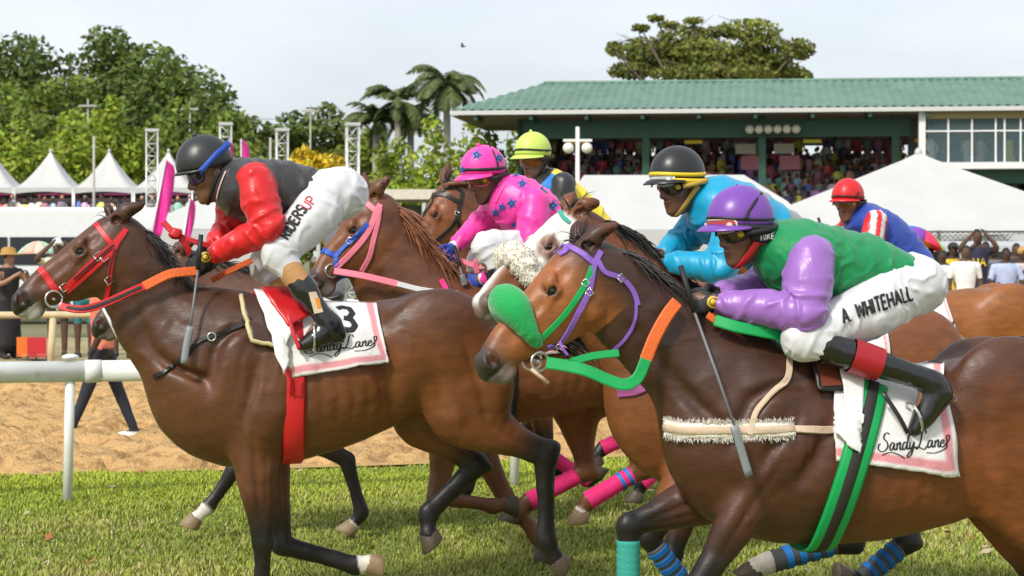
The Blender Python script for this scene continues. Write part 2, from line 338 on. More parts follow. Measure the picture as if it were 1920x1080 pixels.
SCRIPT = [[(.62, .95), (.45, 1.05), (.25, .95), (.25, .72), (.5, .5), (.58, .25), (.4, .02), (.12, -.02), (-.12, .15), (-.1, .4), (.05, .42)],
 [(1.05, .42), (.88, .45), (.75, .25), (.8, .03), (.95, .08), (1.06, .42), (1.05, .1), (1.15, .02), (1.25, .15)], [(1.25, .42), (1.27, .02)], [(1.27, .25), (1.42, .44), (1.5, .38), (1.48, .08), (1.58, .02), (1.68, .15)],
 [(1.98, .38), (1.8, .44), (1.68, .22), (1.75, .02), (1.9, .1), (2.05, .55), (2.12, 1.05)], [(2.12, 1.05), (2.0, .3), (2.05, .03), (2.18, .1)], [(2.22, .42), (2.2, .12), (2.32, .03), (2.5, .42)], [(2.52, .42), (2.42, -.2), (2.2, -.45), (2.08, -.35), (2.3, -.1), (2.62, .15)],
 [(3.35, .85), (3.25, 1.05), (3.05, .95), (3.0, .5), (2.85, .08), (2.7, .0), (2.72, .12), (2.95, .08), (3.3, -.05), (3.5, .12)], [(3.85, .42), (3.68, .45), (3.55, .25), (3.6, .03), (3.75, .08), (3.86, .42), (3.85, .1), (3.95, .02), (4.05, .15)], [(4.05, .42), (4.07, .02)], [(4.07, .25), (4.22, .44), (4.3, .38), (4.28, .08), (4.38, .02), (4.48, .18)],
 [(4.48, .2), (4.68, .28), (4.66, .43), (4.5, .36), (4.46, .14), (4.6, .0), (4.8, .12), (5.05, .42), (5.05, .68), (4.85, .62), (4.95, .2), (4.85, -.1), (4.2, -.3), (3.5, -.25)], [(.2, -.25), (.8, -.1), (1.4, -.25), (1.9, -.5)]]
def strokes_of(text):
    x = 0; out = []
    for ch in text:
        w, st = GLY[ch]; out += [[(x + a, b) for a, b in s] for s in st]; x += w + .22
    return out, x - .22
# ================================================================== GROUND
RS = .25                                                       # the track runs away to the right at this slope
rail_y = lambda x: 13.3 + RS * (x + 3.08)
edge_y = lambda x: 14.75 + .24 * (x + 3.9) + .012 * (x + 3.9) ** 2
YAW = math.atan(RS)
def sheet(name, xs, ys, zf, m, kind='structure', colf=None, yoff=None):
    X, Y = np.meshgrid(xs, ys); 
    if yoff is not None: Y = yoff(X, Y)
    V = np.column_stack([X.ravel(), Y.ravel(), np.zeros(X.size)]); V[:, 2] = zf(V); nx, ny = len(xs), len(ys)
    i = (np.arange(ny - 1)[:, None] * nx + np.arange(nx - 1)[None]).ravel(); F = np.column_stack([i, i + 1, i + nx + 1, i + nx])
    return tag(obj(name, mesh(name, V, F, colf(V) if colf else None), m), kind=kind)
mg = mat('turf_soil', (.21, .23, .05), .95, var=.35, vscale=1.4, bump=.6, bscale=30, var2=((.15, .125, .045), 2.2, .52, .68))
sheet('ground', np.array([-1500, -60, 0, 60, 1500.]), np.array([-60, 0, 60, 200, 2500.]), lambda V: V[:, 0] * 0 - .05, mat('far_ground', (.16, .15, .07), .95, var=.25, vscale=.3))
sheet('turf', np.linspace(-12, 12, 97), np.linspace(0, 1, 60), lambda V: fbm(V * .8, 3, 3) * .02, mg, yoff=lambda X, Y: 1.0 + Y * (edge_y(X) - 1.0))
def sandz(V):
    q = V * [1, 1, 0]; e = V[:, 1] - edge_y(V[:, 0]); rr = 1 - 2 * np.abs(fbm(q * [2.2, 2.8, 1], 12, 3)); b = vnoise(q * [4.5, 5.5, 1], 21)
    z = .13 * np.maximum(rr - .3, 0) + .09 * fbm(q * [3.5, 7, 1], 5, 4) - .10 * sstep(.1, .5, b); return .012 + z * sstep(-.05, .3, e) * (1 - .45 * sstep(22, 27, V[:, 1]))
msand = mat('sand', (.60, .375, .155), .95, var=.12, vscale=3, bump=1, bscale=30, bdist=.04, var2=((.36, .20, .08), 7, .5, .66), stretch=(1, 2.2, 1))  # darker noise blotches put small shadows among clods and prints into the colour
xs = np.linspace(-8, 9, 310); ts = np.linspace(0, 1, 250) ** 1.25
sheet('sand_track', xs, ts, sandz, msand, yoff=lambda X, Y: edge_y(X) - .04 + Y * (29 + RS * (X + 3.5) - edge_y(X)))
rg = np.random.default_rng(5)
def grass_blades(n, x0, x1, y0f, y1f, hgt, tone):
    x = rg.uniform(x0, x1, n); t = rg.uniform(0, 1, n) ** 1.0; y = y0f(x) + t * (y1f(x) - y0f(x)); keep = np.abs(x) < .285 * y + .4; x, y = x[keep], y[keep]; n = len(x)
    P0 = np.column_stack([x, y, x * 0]); P0[:, 2] = fbm(P0 * .8, 3, 3) * .02 - .004
    pt = fbm(P0 * 1.1, 40, 4); fine = fbm(P0 * 6, 44, 2)
    hh = hgt * rg.uniform(.5, 1.25, n) * (1 + .5 * pt); a = rg.uniform(0, 2 * np.pi, n); w = rg.uniform(.0022, .0042, n) * 1.35; ln = rg.uniform(.2, 1.1, n) * hh
    d = np.column_stack([np.cos(a), np.sin(a), a * 0]); q = np.column_stack([np.cos(a + 1.57), np.sin(a + 1.57), a * 0])
    A = P0 - q * w[:, None]; B = P0 + q * w[:, None]; M = P0 + d * ln[:, None] * .45; M[:, 2] += hh * .62; T = P0 + d * ln[:, None]; T[:, 2] += hh
    Mq = q * (w * .8)[:, None]; V = np.stack([A, B, M + Mq, M - Mq, T], 1).reshape(-1, 3); i = np.arange(n) * 5
    F = [tuple(r) for r in np.column_stack([i, i + 1, i + 2, i + 3])] + [tuple(r) for r in np.column_stack([i + 3, i + 2, i + 4])]
    g1, g2, dry = np.array((.20, .26, .035)), np.array((.44, .52, .05)), np.array((.46, .39, .17))
    dist = edge_y(x) - y
    lush = sstep(3.2, .9, dist + .9 * pt); c = g1 + (g2 - g1) * (np.clip(.35 + .9 * pt + .3 * fine, 0, 1) * .6 + .4 * lush)[:, None]
    dr = np.clip(sstep(.1, .75, rg.uniform(0, 1, n) + .9 * pt - .15 - .55 * lush), 0, 1) * (rg.uniform(0, 1, n) < .62 - .4 * lush); c = c + (dry - c) * dr[:, None] * .85
    c = c * rg.uniform(.65, 1.25, n)[:, None]
    return V, F, np.repeat(c, 5, 0)
mgr = mat('grass_blade', attr=True, rough=.6, spec=.25)
V, F, c = grass_blades(190000, -5, 5.2, lambda x: x * 0 + 9.3, lambda x: edge_y(x) + .06 * np.sin(x * 9) + .04 * np.sin(x * 23), .034, 0)
tag(obj('grass', mesh('grass', V, F, c, False), mgr), 'short green racecourse turf with dry patches', 'grass', kind='stuff')
lv = MB(); LR = random.Random(4)
for i in range(70):
    x = LR.uniform(-3.4, 3.6); y = LR.uniform(10.2, 15); p = Vector((x, y, .03)); a = LR.uniform(0, 6.3); s_ = LR.uniform(.02, .05); d = Vector((math.cos(a), math.sin(a), LR.uniform(-.1, .5))) * s_; q = Vector((-math.sin(a), math.cos(a), LR.uniform(-.2, .4))) * s_ * .5
    lv.add([p - d, p + q, p + d, p - q], [(0, 1, 2, 3)], (.34, .12, .04) if LR.random() < .4 else (.42, .33, .2))
tag(lv.build('fallen_leaves', mat('dry_leaf', attr=True, rough=.7), vc=True), 'dry brown leaves scattered on the turf', 'leaves', kind='stuff')
# ------------------------------------------------------------------ running rail
mw = mat('rail_white', (.74, .75, .72), .38, var=.10, vscale=4, bump=.1, bscale=14, var2=((.42, .43, .33), 7, .62, .8))
rr_ = thing('running_rail', 'white plastic running rail on posts between turf and sand', 'rail', (-3.08, 13.3, 0), YAW)
seg = 4.2
for i in range(-2, 4):
    b = MB(); b.tube([(i * seg + .18, 0, .9), (i * seg + seg * .5, 0, .9), (i * seg + seg + .165, 0, .9)], .074, 20); b.build('rail_tube', mw, rr_, True)
    b = MB(); b.tube([(i * seg + .12, 0, .9), (i * seg + .23, 0, .9)], .079, 20); b.build('joint_collar', mw, rr_, True)
    b = MB(); b.ball((i * seg * .0 + i * 3.19 + .02, 0, 1.0), (.06, .05, .022), 12, 6); b.build('rail_cap', mw, rr_, True)
for i in range(-2, 5):
    b = MB(); b.tube([(i * 3.19, 0, -.05), (i * 3.19 + .01, 0, .45), (i * 3.19 + .02, 0, .87)], .034, 14); b.build('post', mw, rr_, True)
# ------------------------------------------------------------------ outer rail
mo = mat('rail_beige', (.55, .45, .27), .7, var=.15, vscale=5, bump=.2)
orl = thing('outer_rail', 'weathered beige outer rail on the far side of the sand', 'rail', (-6.6, 27.4, 0), YAW)
b = MB(); b.tube([(-4, 0, .86), (30, 0, .86)], .05, 12); b.build('top_rail', mo, orl, True)
for i in range(0, 11):
    b = MB(); x = .0 + i * 2.9; b.tube([(x, 0, -.05), (x + .05, 0, .82)], .05, 10); b.build('post', mo, orl, True)
# ================================================================== TREES
def leaf_mat(name, col, rough=.55, tr=.25):
    m = bpy.data.materials.new(name); m.use_nodes = True; n = m.node_tree.nodes; l = m.node_tree.links.new; p = n['Principled BSDF']
    at = n.new('ShaderNodeAttribute'); at.attribute_name = 'Col'; mm = n.new('ShaderNodeMix'); mm.data_type = 'RGBA'; mm.blend_type = 'MULTIPLY'; mm.inputs['Factor'].default_value = 1
    l(at.outputs['Color'], mm.inputs['A']); mm.inputs['B'].default_value = (*col, 1); l(mm.outputs['Result'], p.inputs['Base Color']); p.inputs['Roughness'].default_value = rough; p.inputs['Specular IOR Level'].default_value = .3
    t = n.new('ShaderNodeBsdfTranslucent'); l(mm.outputs['Result'], t.inputs['Color']); ms = n.new('ShaderNodeMixShader'); ms.inputs[0].default_value = tr
    l(p.outputs[0], ms.inputs[1]); l(t.outputs[0], ms.inputs[2]); l(ms.outputs[0], n['Material Output'].inputs['Surface']); return m
LM = {'dark': leaf_mat('leaf_dark', (.115, .16, .035)), 'mid': leaf_mat('leaf_mid', (.18, .235, .04)), 'bright': leaf_mat('leaf_bright', (.28, .35, .04)), 'yellow': leaf_mat('leaf_yellow', (.58, .42, .03)),
      'olive': leaf_mat('leaf_olive', (.20, .215, .045)), 'palm': leaf_mat('leaf_palm', (.13, .17, .06))}
mbark = mat('bark', (.13, .10, .075), .9, var=.3, vscale=6, bump=.6, bscale=25)
def leaves(C, Nrm, size, g, tone):
    n = len(C); d = g.normal(size=(n, 3)); d -= .25 * Nrm; a = np.cross(Nrm + .9 * g.normal(size=(n, 3)), d); a /= np.linalg.norm(a, axis=1)[:, None]; d = np.cross(a, Nrm + .7 * g.normal(size=(n, 3))); d /= np.linalg.norm(d, axis=1)[:, None]
    s = (size * g.uniform(.55, 1.35, n))[:, None]; V = np.stack([C - d * s, C + a * s * .5, C + d * s, C - a * s * .5], 1).reshape(-1, 3); i = np.arange(n) * 4
    return V, np.column_stack([i, i + 1, i + 2, i + 3]), np.repeat(np.column_stack([tone * g.uniform(.8, 1.15, n), tone, tone * g.uniform(.75, 1.1, n)]), 4, 0)
def crown_mesh(seed, w, ch, n, leaf, nl=34, airy=0.0):          # billowing crown of leaf clumps, in metres
    g = np.random.default_rng(seed); lob = []; Cs, Ns, ts = [], [], []
    for k in range(nl):
        v = g.normal(size=3); v /= np.linalg.norm(v); v[1] = v[1] * .8 - .15; r = g.uniform(.5, .80) if k > nl * .2 else g.uniform(0, .4); s = g.uniform(.20, .34) if k > nl * .2 else .42
        lob.append((v * r, s))
    ar = sum(s * s for v, s in lob); wz = .5 * (w + ch)
    for v0, s in lob:
        m = int(n * s * s / ar); v = g.normal(size=(m, 3)); v /= np.linalg.norm(v, axis=1)[:, None]; v[:, 1] = np.where((v[:, 1] > 0) & (g.uniform(0, 1, m) < .5), -v[:, 1], v[:, 1])
        p = v0 * [w, w * .85, ch] + v * [s * w * 1.05, s * w, s * wz * .72] * (1 - .5 * g.uniform(0, 1, m) ** 2)[:, None]; q = vnoise(p * .9 + seed, seed) > -.6 + airy; p, v = p[q], v[q]
        Cs.append(p); Ns.append(v * .6 + [0, -.1, .5]); ts.append(g.uniform(.72, 1.28) * g.uniform(.78, 1.22, len(p)))
    C_ = np.vstack(Cs); hx = np.percentile(np.abs(C_[:, 0]), 99.5); z1 = np.percentile(C_[:, 2], 99.7); z0 = np.percentile(C_[:, 2], .3); C_ = (C_ - [0, 0, (z0 + z1) / 2]) * [w / hx, w / hx, 2 * ch / (z1 - z0)]
    V, F, col = leaves(C_, np.vstack(Ns), leaf, g, np.concatenate(ts)); return mesh('crown', V, F, col, False), lob
TSEED = [100]
def tree(px, top, wpx, D, tone, label, proto=0, hfrac=.72, group='trees beyond the racecourse'):
    TSEED[0] += 1; x = (px - 960) / FPX * D; zt = CAMZ + (HOR - top) / FPX * D; w = wpx / FPX * D / 2; ch = zt * hfrac / 2
    t = thing('tree', label, 'tree', (x, D, 0), 0, group); me, lob = crown_mesh(TSEED[0], w, ch, int(min(9500, 2600 + 150 * w * ch)), .0021 * D * (1.15 if proto > 3 else 1), airy=.2 if proto > 3 else 0)
    c = obj('crown', me, LM[tone], t); c.location = (0, 0, zt - ch)
    b_ = MB(); g = random.Random(TSEED[0]); b_.tube([(0, 0, 0), (g.uniform(-.2, .2), 0, zt * .3), (0, 0, zt - ch)], [.045 * w + .12, .03 * w + .1, .02 * w + .06], 9)
    for v, s in lob[8:18]: e = Vector((v[0] * w, v[1] * w, zt - ch + v[2] * ch)); s_ = Vector((0, 0, zt * g.uniform(.3, .5))); b_.tube([s_, s_.lerp(e, .5) + Vector((0, 0, .3)), e], [.02 * w + .04, .012 * w + .03, .02], 5)
    b_.build('trunk', mbark, t, True); return t
TL = [  # px, top row, width, depth, tone, label, proto, crown share
 (-30, 150, 260, 150, 'dark', 'big dark tree at the left edge of the wooded hill', 0, .8), (75, 75, 290, 158, 'dark', 'tall dark tree, highest at the far left of the wood', 1, .75), (205, 62, 260, 160, 'dark', 'tallest dark tree with open top on the wooded hill', 2, .75),
 (305, 108, 270, 156, 'dark', 'dark tree sloping down right of the tallest one', 3, .75), (385, 160, 240, 150, 'dark', 'dark tree at the right shoulder of the wooded hill', 0, .75),
 (40, 165, 240, 138, 'mid', 'round mid green tree low on the left hillside', 2, .85), (150, 215, 170, 128, 'bright', 'yellow green bushy tree behind the left tent peaks', 1, .9), (235, 190, 150, 130, 'bright', 'bright yellow green tree above the second tent', 3, .9),
 (330, 200, 190, 134, 'mid', 'mid green tree behind the first lattice tower', 0, .9), (60, 235, 200, 120, 'bright', 'light green tree directly behind the leftmost tents', 2, .95), (420, 215, 150, 140, 'mid', 'mid green tree beside the second lattice tower', 1, .85),
 (480, 222, 240, 165, 'dark', 'dark flat topped tree in the middle distance', 4, .85), (560, 207, 230, 165, 'dark', 'broad dark spreading tree under the power pole', 5, .85), (650, 235, 190, 165, 'olive', 'thin olive tree left of the palms', 4, .8),
 (440, 285, 150, 118, 'mid', 'low green tree behind the leading jockey', 3, .95), (600, 282, 150, 112, 'yellow', 'yellow flowering tree left of the tall lattice tower', 6, .9), (520, 300, 130, 112, 'mid', 'low mid green tree between lattice towers', 0, .95),
 (690, 250, 120, 125, 'mid', 'mid green tree below the leaning palms', 1, .9), (800, 230, 170, 100, 'bright', 'big bright green tree left of the grandstand', 2, .98), (905, 234, 170, 100, 'bright', 'bright green tree touching the grandstand corner', 0, .98), (735, 268, 120, 104, 'bright', 'smaller bright green tree by the long low roof', 3, .98),
 (970, 250, 120, 108, 'mid', 'green tree behind the grandstand corner', 1, .98),
 (-40, 60, 200, 175, 'mid', 'green tree at the extreme left of the wooded hill', 3, .8), (130, 150, 180, 148, 'mid', 'mid green tree filling the middle of the hill', 3, .8), (260, 165, 170, 147, 'dark', 'dark green tree behind the crossed power pole', 1, .8)]
TL = TL[:-3] + [(-35, 125, 180, 172, 'mid', 'green tree at the extreme left of the wooded hill', 3, .8)] + TL[-2:]
TL += [(-190, 110, 280, 155, 'dark', 'dark tree just beyond the left edge of the wood', 1, .8), (-330, 140, 260, 150, 'mid', 'green tree farthest beyond the left edge of the wood', 2, .85), (-230, 215, 240, 125, 'bright', 'light green tree beyond the leftmost tent', 0, .95)]
for q in TL: tree(q[0], q[1], q[2], q[3], q[4], q[5], q[6], q[7])
def layered_tree(D, lobes, label, tone, n=15000):
    g = np.random.default_rng(77); x0 = (1330 - 960) / FPX * D; t = thing('tree', label, 'tree', (x0, D, 0), 0, 'trees beyond the racecourse'); Cs, Ns, ts = [], [], []; area = sum(l[2] * l[3] for l in lobes); k = D / FPX; bm = MB(); hub = Vector((0, 0, CAMZ + (HOR - 215) * k))
    bm.tube([(0, 0, 0), (.1, 0, hub.z * .5), hub], [.7, .55, .42], 10)
    for (px, py, rx, ry) in lobes:
        c = np.array([(px - 1330) * k, g.uniform(-1, 1) * 2.2, CAMZ + (HOR - py) * k]); rr = np.array([rx * k, max(rx * k * .8, .6), ry * k]); m = int(n * rx * ry / area) + 40; v = g.normal(size=(m, 3)); v /= np.linalg.norm(v, axis=1)[:, None]; p = c + v * rr * (1 - .6 * g.uniform(0, 1, m) ** 2)[:, None]
        q = vnoise(p * 1.1, 5) > -.5; p, v = p[q], v[q]; Cs.append(p); Ns.append(v * .6 + [0, 0, .5]); ts.append(g.uniform(.75, 1.25) * g.uniform(.75, 1.25, len(p)))
        e = Vector(c); s_ = hub.lerp(e, .1) - Vector((0, 0, .4)); mid = s_.lerp(e, .55) + Vector((0, 0, -.12 * (e - s_).length)); bm.tube([s_, mid, e], [.2, .11, .04], 6)
        for j in range(3): f = e + Vector((g.uniform(-1, 1) * rr[0], g.uniform(-.5, .5), rr[2] * g.uniform(.3, 1.5))); bm.tube([e, e.lerp(f, .5) + Vector((0, 0, .1)), f], [.05, .03, .012], 5)
    V, F, col = leaves(np.vstack(Cs), np.vstack(Ns), .2, g, np.concatenate(ts)); o = obj('crown', mesh('crown_layered', V, F, col, False), LM[tone], t); bm.build('trunk', mbark, t, True)
layered_tree(130, [(1215, 92, 62, 26), (1285, 78, 55, 34), (1262, 112, 85, 28), (1405, 56, 62, 20), (1365, 118, 105, 30), (1450, 132, 70, 24), (1486, 98, 34, 20), (1182, 134, 44, 16), (1335, 142, 120, 18), (1152, 84, 14, 8), (1150, 100, 16, 9), (1232, 32, 18, 6), (1255, 45, 22, 6), (1300, 40, 20, 6), (1425, 88, 48, 22), (1505, 138, 28, 14), (1345, 62, 30, 10), (1320, 100, 60, 24), (1200, 55, 18, 7), (1440, 108, 50, 18)], 'wide layered tree with airy branches behind the grandstand roof', 'olive')
def palm(px, top, D, spread, label, lean=0, n=24, seed=1):
    x = (px - 960) / FPX * D; zt = CAMZ + (HOR - top) / FPX * D; L = spread / FPX * D; g = random.Random(seed); t = thing('palm_tree', label, 'palm', (x - lean * zt, D, 0), 0, 'palms')
    hub = Vector((lean * zt, 0, zt - L * .55)); b = MB(); b.tube([(0, 0, 0), (lean * zt * .4, 0, hub.z * .5), (lean * zt * .95, 0, hub.z - L * .3)], [.28, .24, .2], 10); b.build('trunk', mat('palm_trunk', (.30, .28, .24), .85, var=.2, bump=.4), t, True)
    b = MB(); b.tube([(lean * zt * .95, 0, hub.z - L * .3), hub], [.22, .14], 10); b.build('crown_shaft', mat('palm_shaft', (.12, .17, .05), .5), t, True)
    for i in range(n):
        a = 2 * math.pi * i / n + g.uniform(-.2, .2); el = g.uniform(-.1, 1.25); d = Vector((math.cos(a), math.sin(a), 0)); B = MB(); pts = []; ln = L * g.uniform(.85, 1.1)
        for k in range(9):
            s_ = k / 8; e = el - 1.75 * s_ ** 1.3; pts.append((pts[-1] + (d * math.cos(e) + Vector((0, 0, math.sin(e)))) * ln / 8) if pts else hub.copy())
        B.tube(pts, [.05 * (1 - .8 * k / 8) for k in range(9)], 4, (.8, .9, .6)); sdv = d.cross(Vector((0, 0, 1)))
        for k in range(44):
            s_ = .12 + .86 * k / 44; f = s_ * 8; i0 = min(int(f), 7); p = pts[i0].lerp(pts[i0 + 1], f - i0); tv = (pts[i0 + 1] - pts[i0]).normalized(); w = ln * .27 * math.sin(math.pi * min(s_ * .9 + .12, 1)) ** .6
            for sg in (1, -1):
                e = p + (sdv * sg * .8 + tv * .5 + Vector((0, 0, -.45 + g.uniform(-.25, .25)))).normalized() * w; q = tv * .075 * ln / 3; c_ = g.uniform(.7, 1.3); B.add([p - q, p + q, e], [(0, 1, 2)], (c_, c_, c_))
        o = B.build('frond', LM['palm'], t, False, True)
palm(838, 105, 112, 95, 'tall royal palm left of the grandstand roof', .0, 26, 3); palm(745, 145, 116, 85, 'shorter palm leaning left of the tallest palm', -.02, 24, 5); palm(705, 185, 118, 80, 'low brownish palm beside the tall lattice tower', .0, 22, 8); palm(770, 185, 117, 70, 'small palm between the two taller palms', .0, 22, 11)
# ------------------------------------------------------------------ power poles and wires
mpole = mat('grey_pole', (.42, .40, .36), .8, var=.15)
def pole(px, top, D, label, arm=.65, name='power_pole'):
    x = (px - 960) / FPX * D; z = CAMZ + (HOR - top) / FPX * D; t = thing(name, label, 'pole', (x, D, 0)); b = MB(); b.tube([(0, 0, 0), (0, 0, z)], [.085, .055], 8); b.build('shaft', mpole, t, True)
    if arm: b = MB(); b.box((0, -.15, z - .5), (arm * 2, .12, .14)); b.build('crossarm', mpole, t)
pole(165, 186, 141, 'grey power pole with crossarm among the left trees'); pole(356, 192, 141, 'grey power pole near the first lattice tower'); pole(582, 196, 150, 'distant power pole between flat topped trees'); pole(176, 255, 95, 'bare thin pole behind the second tent', 0, 'thin_pole'); pole(507, 258, 95, 'bare thin pole beside the middle lattice tower', 0, 'thin_pole')
for k, (y0, y1, y2) in enumerate(((176, 196, 205), (190, 207, 214))):
    b = MB(); Pq = [px_world(-60, y0, 141), px_world(165, y1, 141), px_world(356, y1 + 6, 141), px_world(640, y2, 150)]; pts = []
    for i in range(3): pts += [Pq[i].lerp(Pq[i + 1], s_ / 8) - Vector((0, 0, .8 * math.sin(math.pi * s_ / 8))) for s_ in range(8)]
    b.tube(pts + [Pq[3]], .018, 4); tag(b.build('power_line', mat('wire', (.05, .05, .05), .6)), ('upper' if k == 0 else 'lower') + ' power line crossing the left trees', 'cable', 'power lines')
# ------------------------------------------------------------------ lattice towers, flags
mtr = mat('truss_aluminium', (.62, .62, .6), .35, metal=.35, var=.1)
def truss(px, top, D, label):
    x = (px - 960) / FPX * D; z = CAMZ + (HOR - top) / FPX * D; t = thing('truss_tower', label, 'tower', (x, D, 0), .2, 'lattice towers'); w = .2; c = [(-w, -w), (w, -w), (w, w), (-w, w)]
    for q in c: b = MB(); b.tube([(*q, 0), (*q, z)], .03, 6); b.build('chord', mtr, t, True)
    b = MB(); n = int(z / .42)
    for k in range(n):
        z0 = z * k / n; z1 = z * (k + 1) / n
        for i in range(4):
            p, q = c[i], c[(i + 1) % 4]; b.tube([(*p, z1), (*q, z1)], .02, 5); b.tube([(*(p if k % 2 else q), z0), (*(q if k % 2 else p), z1)], .016, 5)
    b.build('bracing', mtr, t, True); b = MB(); b.box((0, 0, z + .05), (.5, .5, .1)); b.build('top_plate', mtr, t)
truss(285, 247, 70, 'white lattice tower above the third tent'); truss(423, 235, 70, 'lattice tower right behind the leading jockey helmet'); truss(529, 246, 70, 'lattice tower above the leading jockey back'); truss(661, 236, 66, 'tall lattice tower left of the pink-bridled horse')
mfl = mat('magenta_flag', (.72, .02, .28), .55, var=.2, vscale=2.5, bump=.15, bscale=6, var2=((.85, .45, .65), 2.5, .6, .75))
def flag(px, top, bot, D, wpx, lean, label):
    p0, p1 = px_world(px, bot, D), px_world(px + lean, top, D); t = thing('feather_flag', label, 'flag', (p0.x, D, 0), 0, 'feather flags'); w = wpx / FPX * D; V, F, n = [], [], 14; b = MB(); zb = p0.z
    b.tube([(0, 0, 0), (0, 0, max(zb, .3)), (p1.x - p0.x, 0, p1.z)], .022, 6); b.build('mast', mtr, t, True)
    for i in range(n + 1):
        s_ = i / n; c = Vector((0, 0, zb)).lerp(Vector((p1.x - p0.x, 0, p1.z)), s_); ww = w * (.55 + .45 * math.sin(math.pi * min(1, s_ * .8 + .15))) * (1 if s_ < .85 else math.sqrt(max(0, 1 - ((s_ - .85) / .15) ** 2)) + .02)
        for j in range(5): V.append((c.x + ww * j / 4 * 1.0, .05 + .12 * math.sin(s_ * 5 + j) * j / 4, c.z))
    F = [(i * 5 + j, i * 5 + j + 1, i * 5 + j + 6, i * 5 + j + 5) for i in range(n) for j in range(4)]; o = obj('banner', mesh('banner', V, F), mfl, t); so_ = o.modifiers.new('s', 'SOLIDIFY'); so_.thickness = .006
flag(283, 300, 445, 44, 24, 28, 'large magenta feather flag behind the leading jockey helmet'); flag(338, 372, 480, 40, 14, 18, 'small magenta feather flag below the leading jockey chin'); flag(428, 262, 400, 52, 8, 2, 'thin magenta flag tip behind the leading jockey neck'); flag(454, 260, 400, 52, 17, -2, 'rounded pink flag tip behind the leading jockey shoulder')
# ------------------------------------------------------------------ tents
mtent = mat('tent_pvc', (.50, .50, .49), .42, var=.05, vscale=1.2, bump=.12, bscale=2.5)
mfr = mat('tent_leg', (.6, .6, .6), .4, metal=.5)
def peak_tent(name, x, y, z0, eave, peak, w, d, label, rz=0, valance=.3, group=None, concave=.45, seg=10):
    t = thing(name, label, 'tent', (x, y, z0), rz, group); V, F = [], []; n = seg
    for i in range(n + 1):
        s_ = i / n; zz = eave + (peak - eave) * (s_ ** (1 + concave)); k = 1 - s_
        for q in range(4):
            a0 = [(-1, -1), (1, -1), (1, 1), (-1, 1)][q]; a1 = [(-1, -1), (1, -1), (1, 1), (-1, 1)][(q + 1) % 4]
            for j in range(8): f = j / 8; cx, cy = a0[0] + (a1[0] - a0[0]) * f, a0[1] + (a1[1] - a0[1]) * f; sag = -.05 * math.sin(math.pi * f) * math.sin(math.pi * k) * (1 + .5 * math.sin(j * 2.1)); V.append((cx * w / 2 * max(k, .012), cy * d / 2 * max(k, .012), zz + sag))
    F = [(i * 32 + k, i * 32 + (k + 1) % 32, (i + 1) * 32 + (k + 1) % 32, (i + 1) * 32 + k) for i in range(n) for k in range(32)]
    obj('canopy', mesh('canopy', V, F, None, concave > .1), mtent, t)
    for q in range(4):
        a0 = [(-1, -1), (1, -1), (1, 1), (-1, 1)][q]; a1 = [(-1, -1), (1, -1), (1, 1), (-1, 1)][(q + 1) % 4]; V, F = [], []; m = 16
        for j in range(m + 1):
            f = j / m; e = 1.004; cx, cy = (a0[0] + (a1[0] - a0[0]) * f) * w / 2 * e, (a0[1] + (a1[1] - a0[1]) * f) * d / 2 * e; V += [(cx, cy, eave + .01), (cx, cy, eave - valance * (1 - .35 * math.sin(math.pi * f)))]
        F = [(2 * j, 2 * j + 1, 2 * j + 3, 2 * j + 2) for j in range(m)]; obj('valance', mesh('valance', V, F), mtent, t)
        b = MB(); b.tube([(a0[0] * w / 2 * .985, a0[1] * d / 2 * .985, 0), (a0[0] * w / 2 * .985, a0[1] * d / 2 * .985, eave)], .05, 8); b.build('leg', mfr, t, True)
    b = MB(); b.ball((0, 0, peak + .02), (.09, .09, .12), 8, 6); b.build('finial', mtent, t, True)
DK = 100.0; zdeck = 2.9
for i, px in enumerate((-15, 95, 205, 316)):
    peak_tent('marquee', (px - 960) / FPX * DK, DK, zdeck, 2.3, 4.25, 3.02, 3.0, ['white pagoda tent cut by the left edge of the photo', 'second white pagoda tent from the left', 'third white pagoda tent from the left', 'white pagoda tent behind the leading jockey helmet'][i], group='row of pagoda tents', concave=.35)
dk = thing('viewing_deck', 'raised hospitality deck carrying the pagoda tents', 'deck', ((150 - 960) / FPX * DK, DK, 0)); b = MB(); b.box((0, 0, zdeck + .15), (18, 5, .3)); b.build('floor', mat('deck_dark', (.06, .055, .05), .8), dk); b = MB(); b.box((0, 2.2, zdeck / 2 + 1.3), (18, .2, zdeck + 2.3)); b.build('back_wall', mat('deck_wall', (.10, .085, .09), .8, var=.2), dk); b = MB(); b.box((0, -2.3, (zdeck - .3) / 2), (18, .15, zdeck - .3)); b.build('skirt', mat('deck_skirt', (.3, .3, .3), .8), dk)
b = MB(); b.box((0, 2.0, zdeck + 2.15), (17, .1, .22)); b.build('pennant_strip', mat('deep_pink', (.35, .03, .16), .7), dk)
peak_tent('marquee', (1722 - 960) / FPX * 45, 45, 0, 2.15, 4.1, 9.2, 7.5, 'big white marquee in front of the grandstand at right', -.16, .42, concave=.02, seg=12)
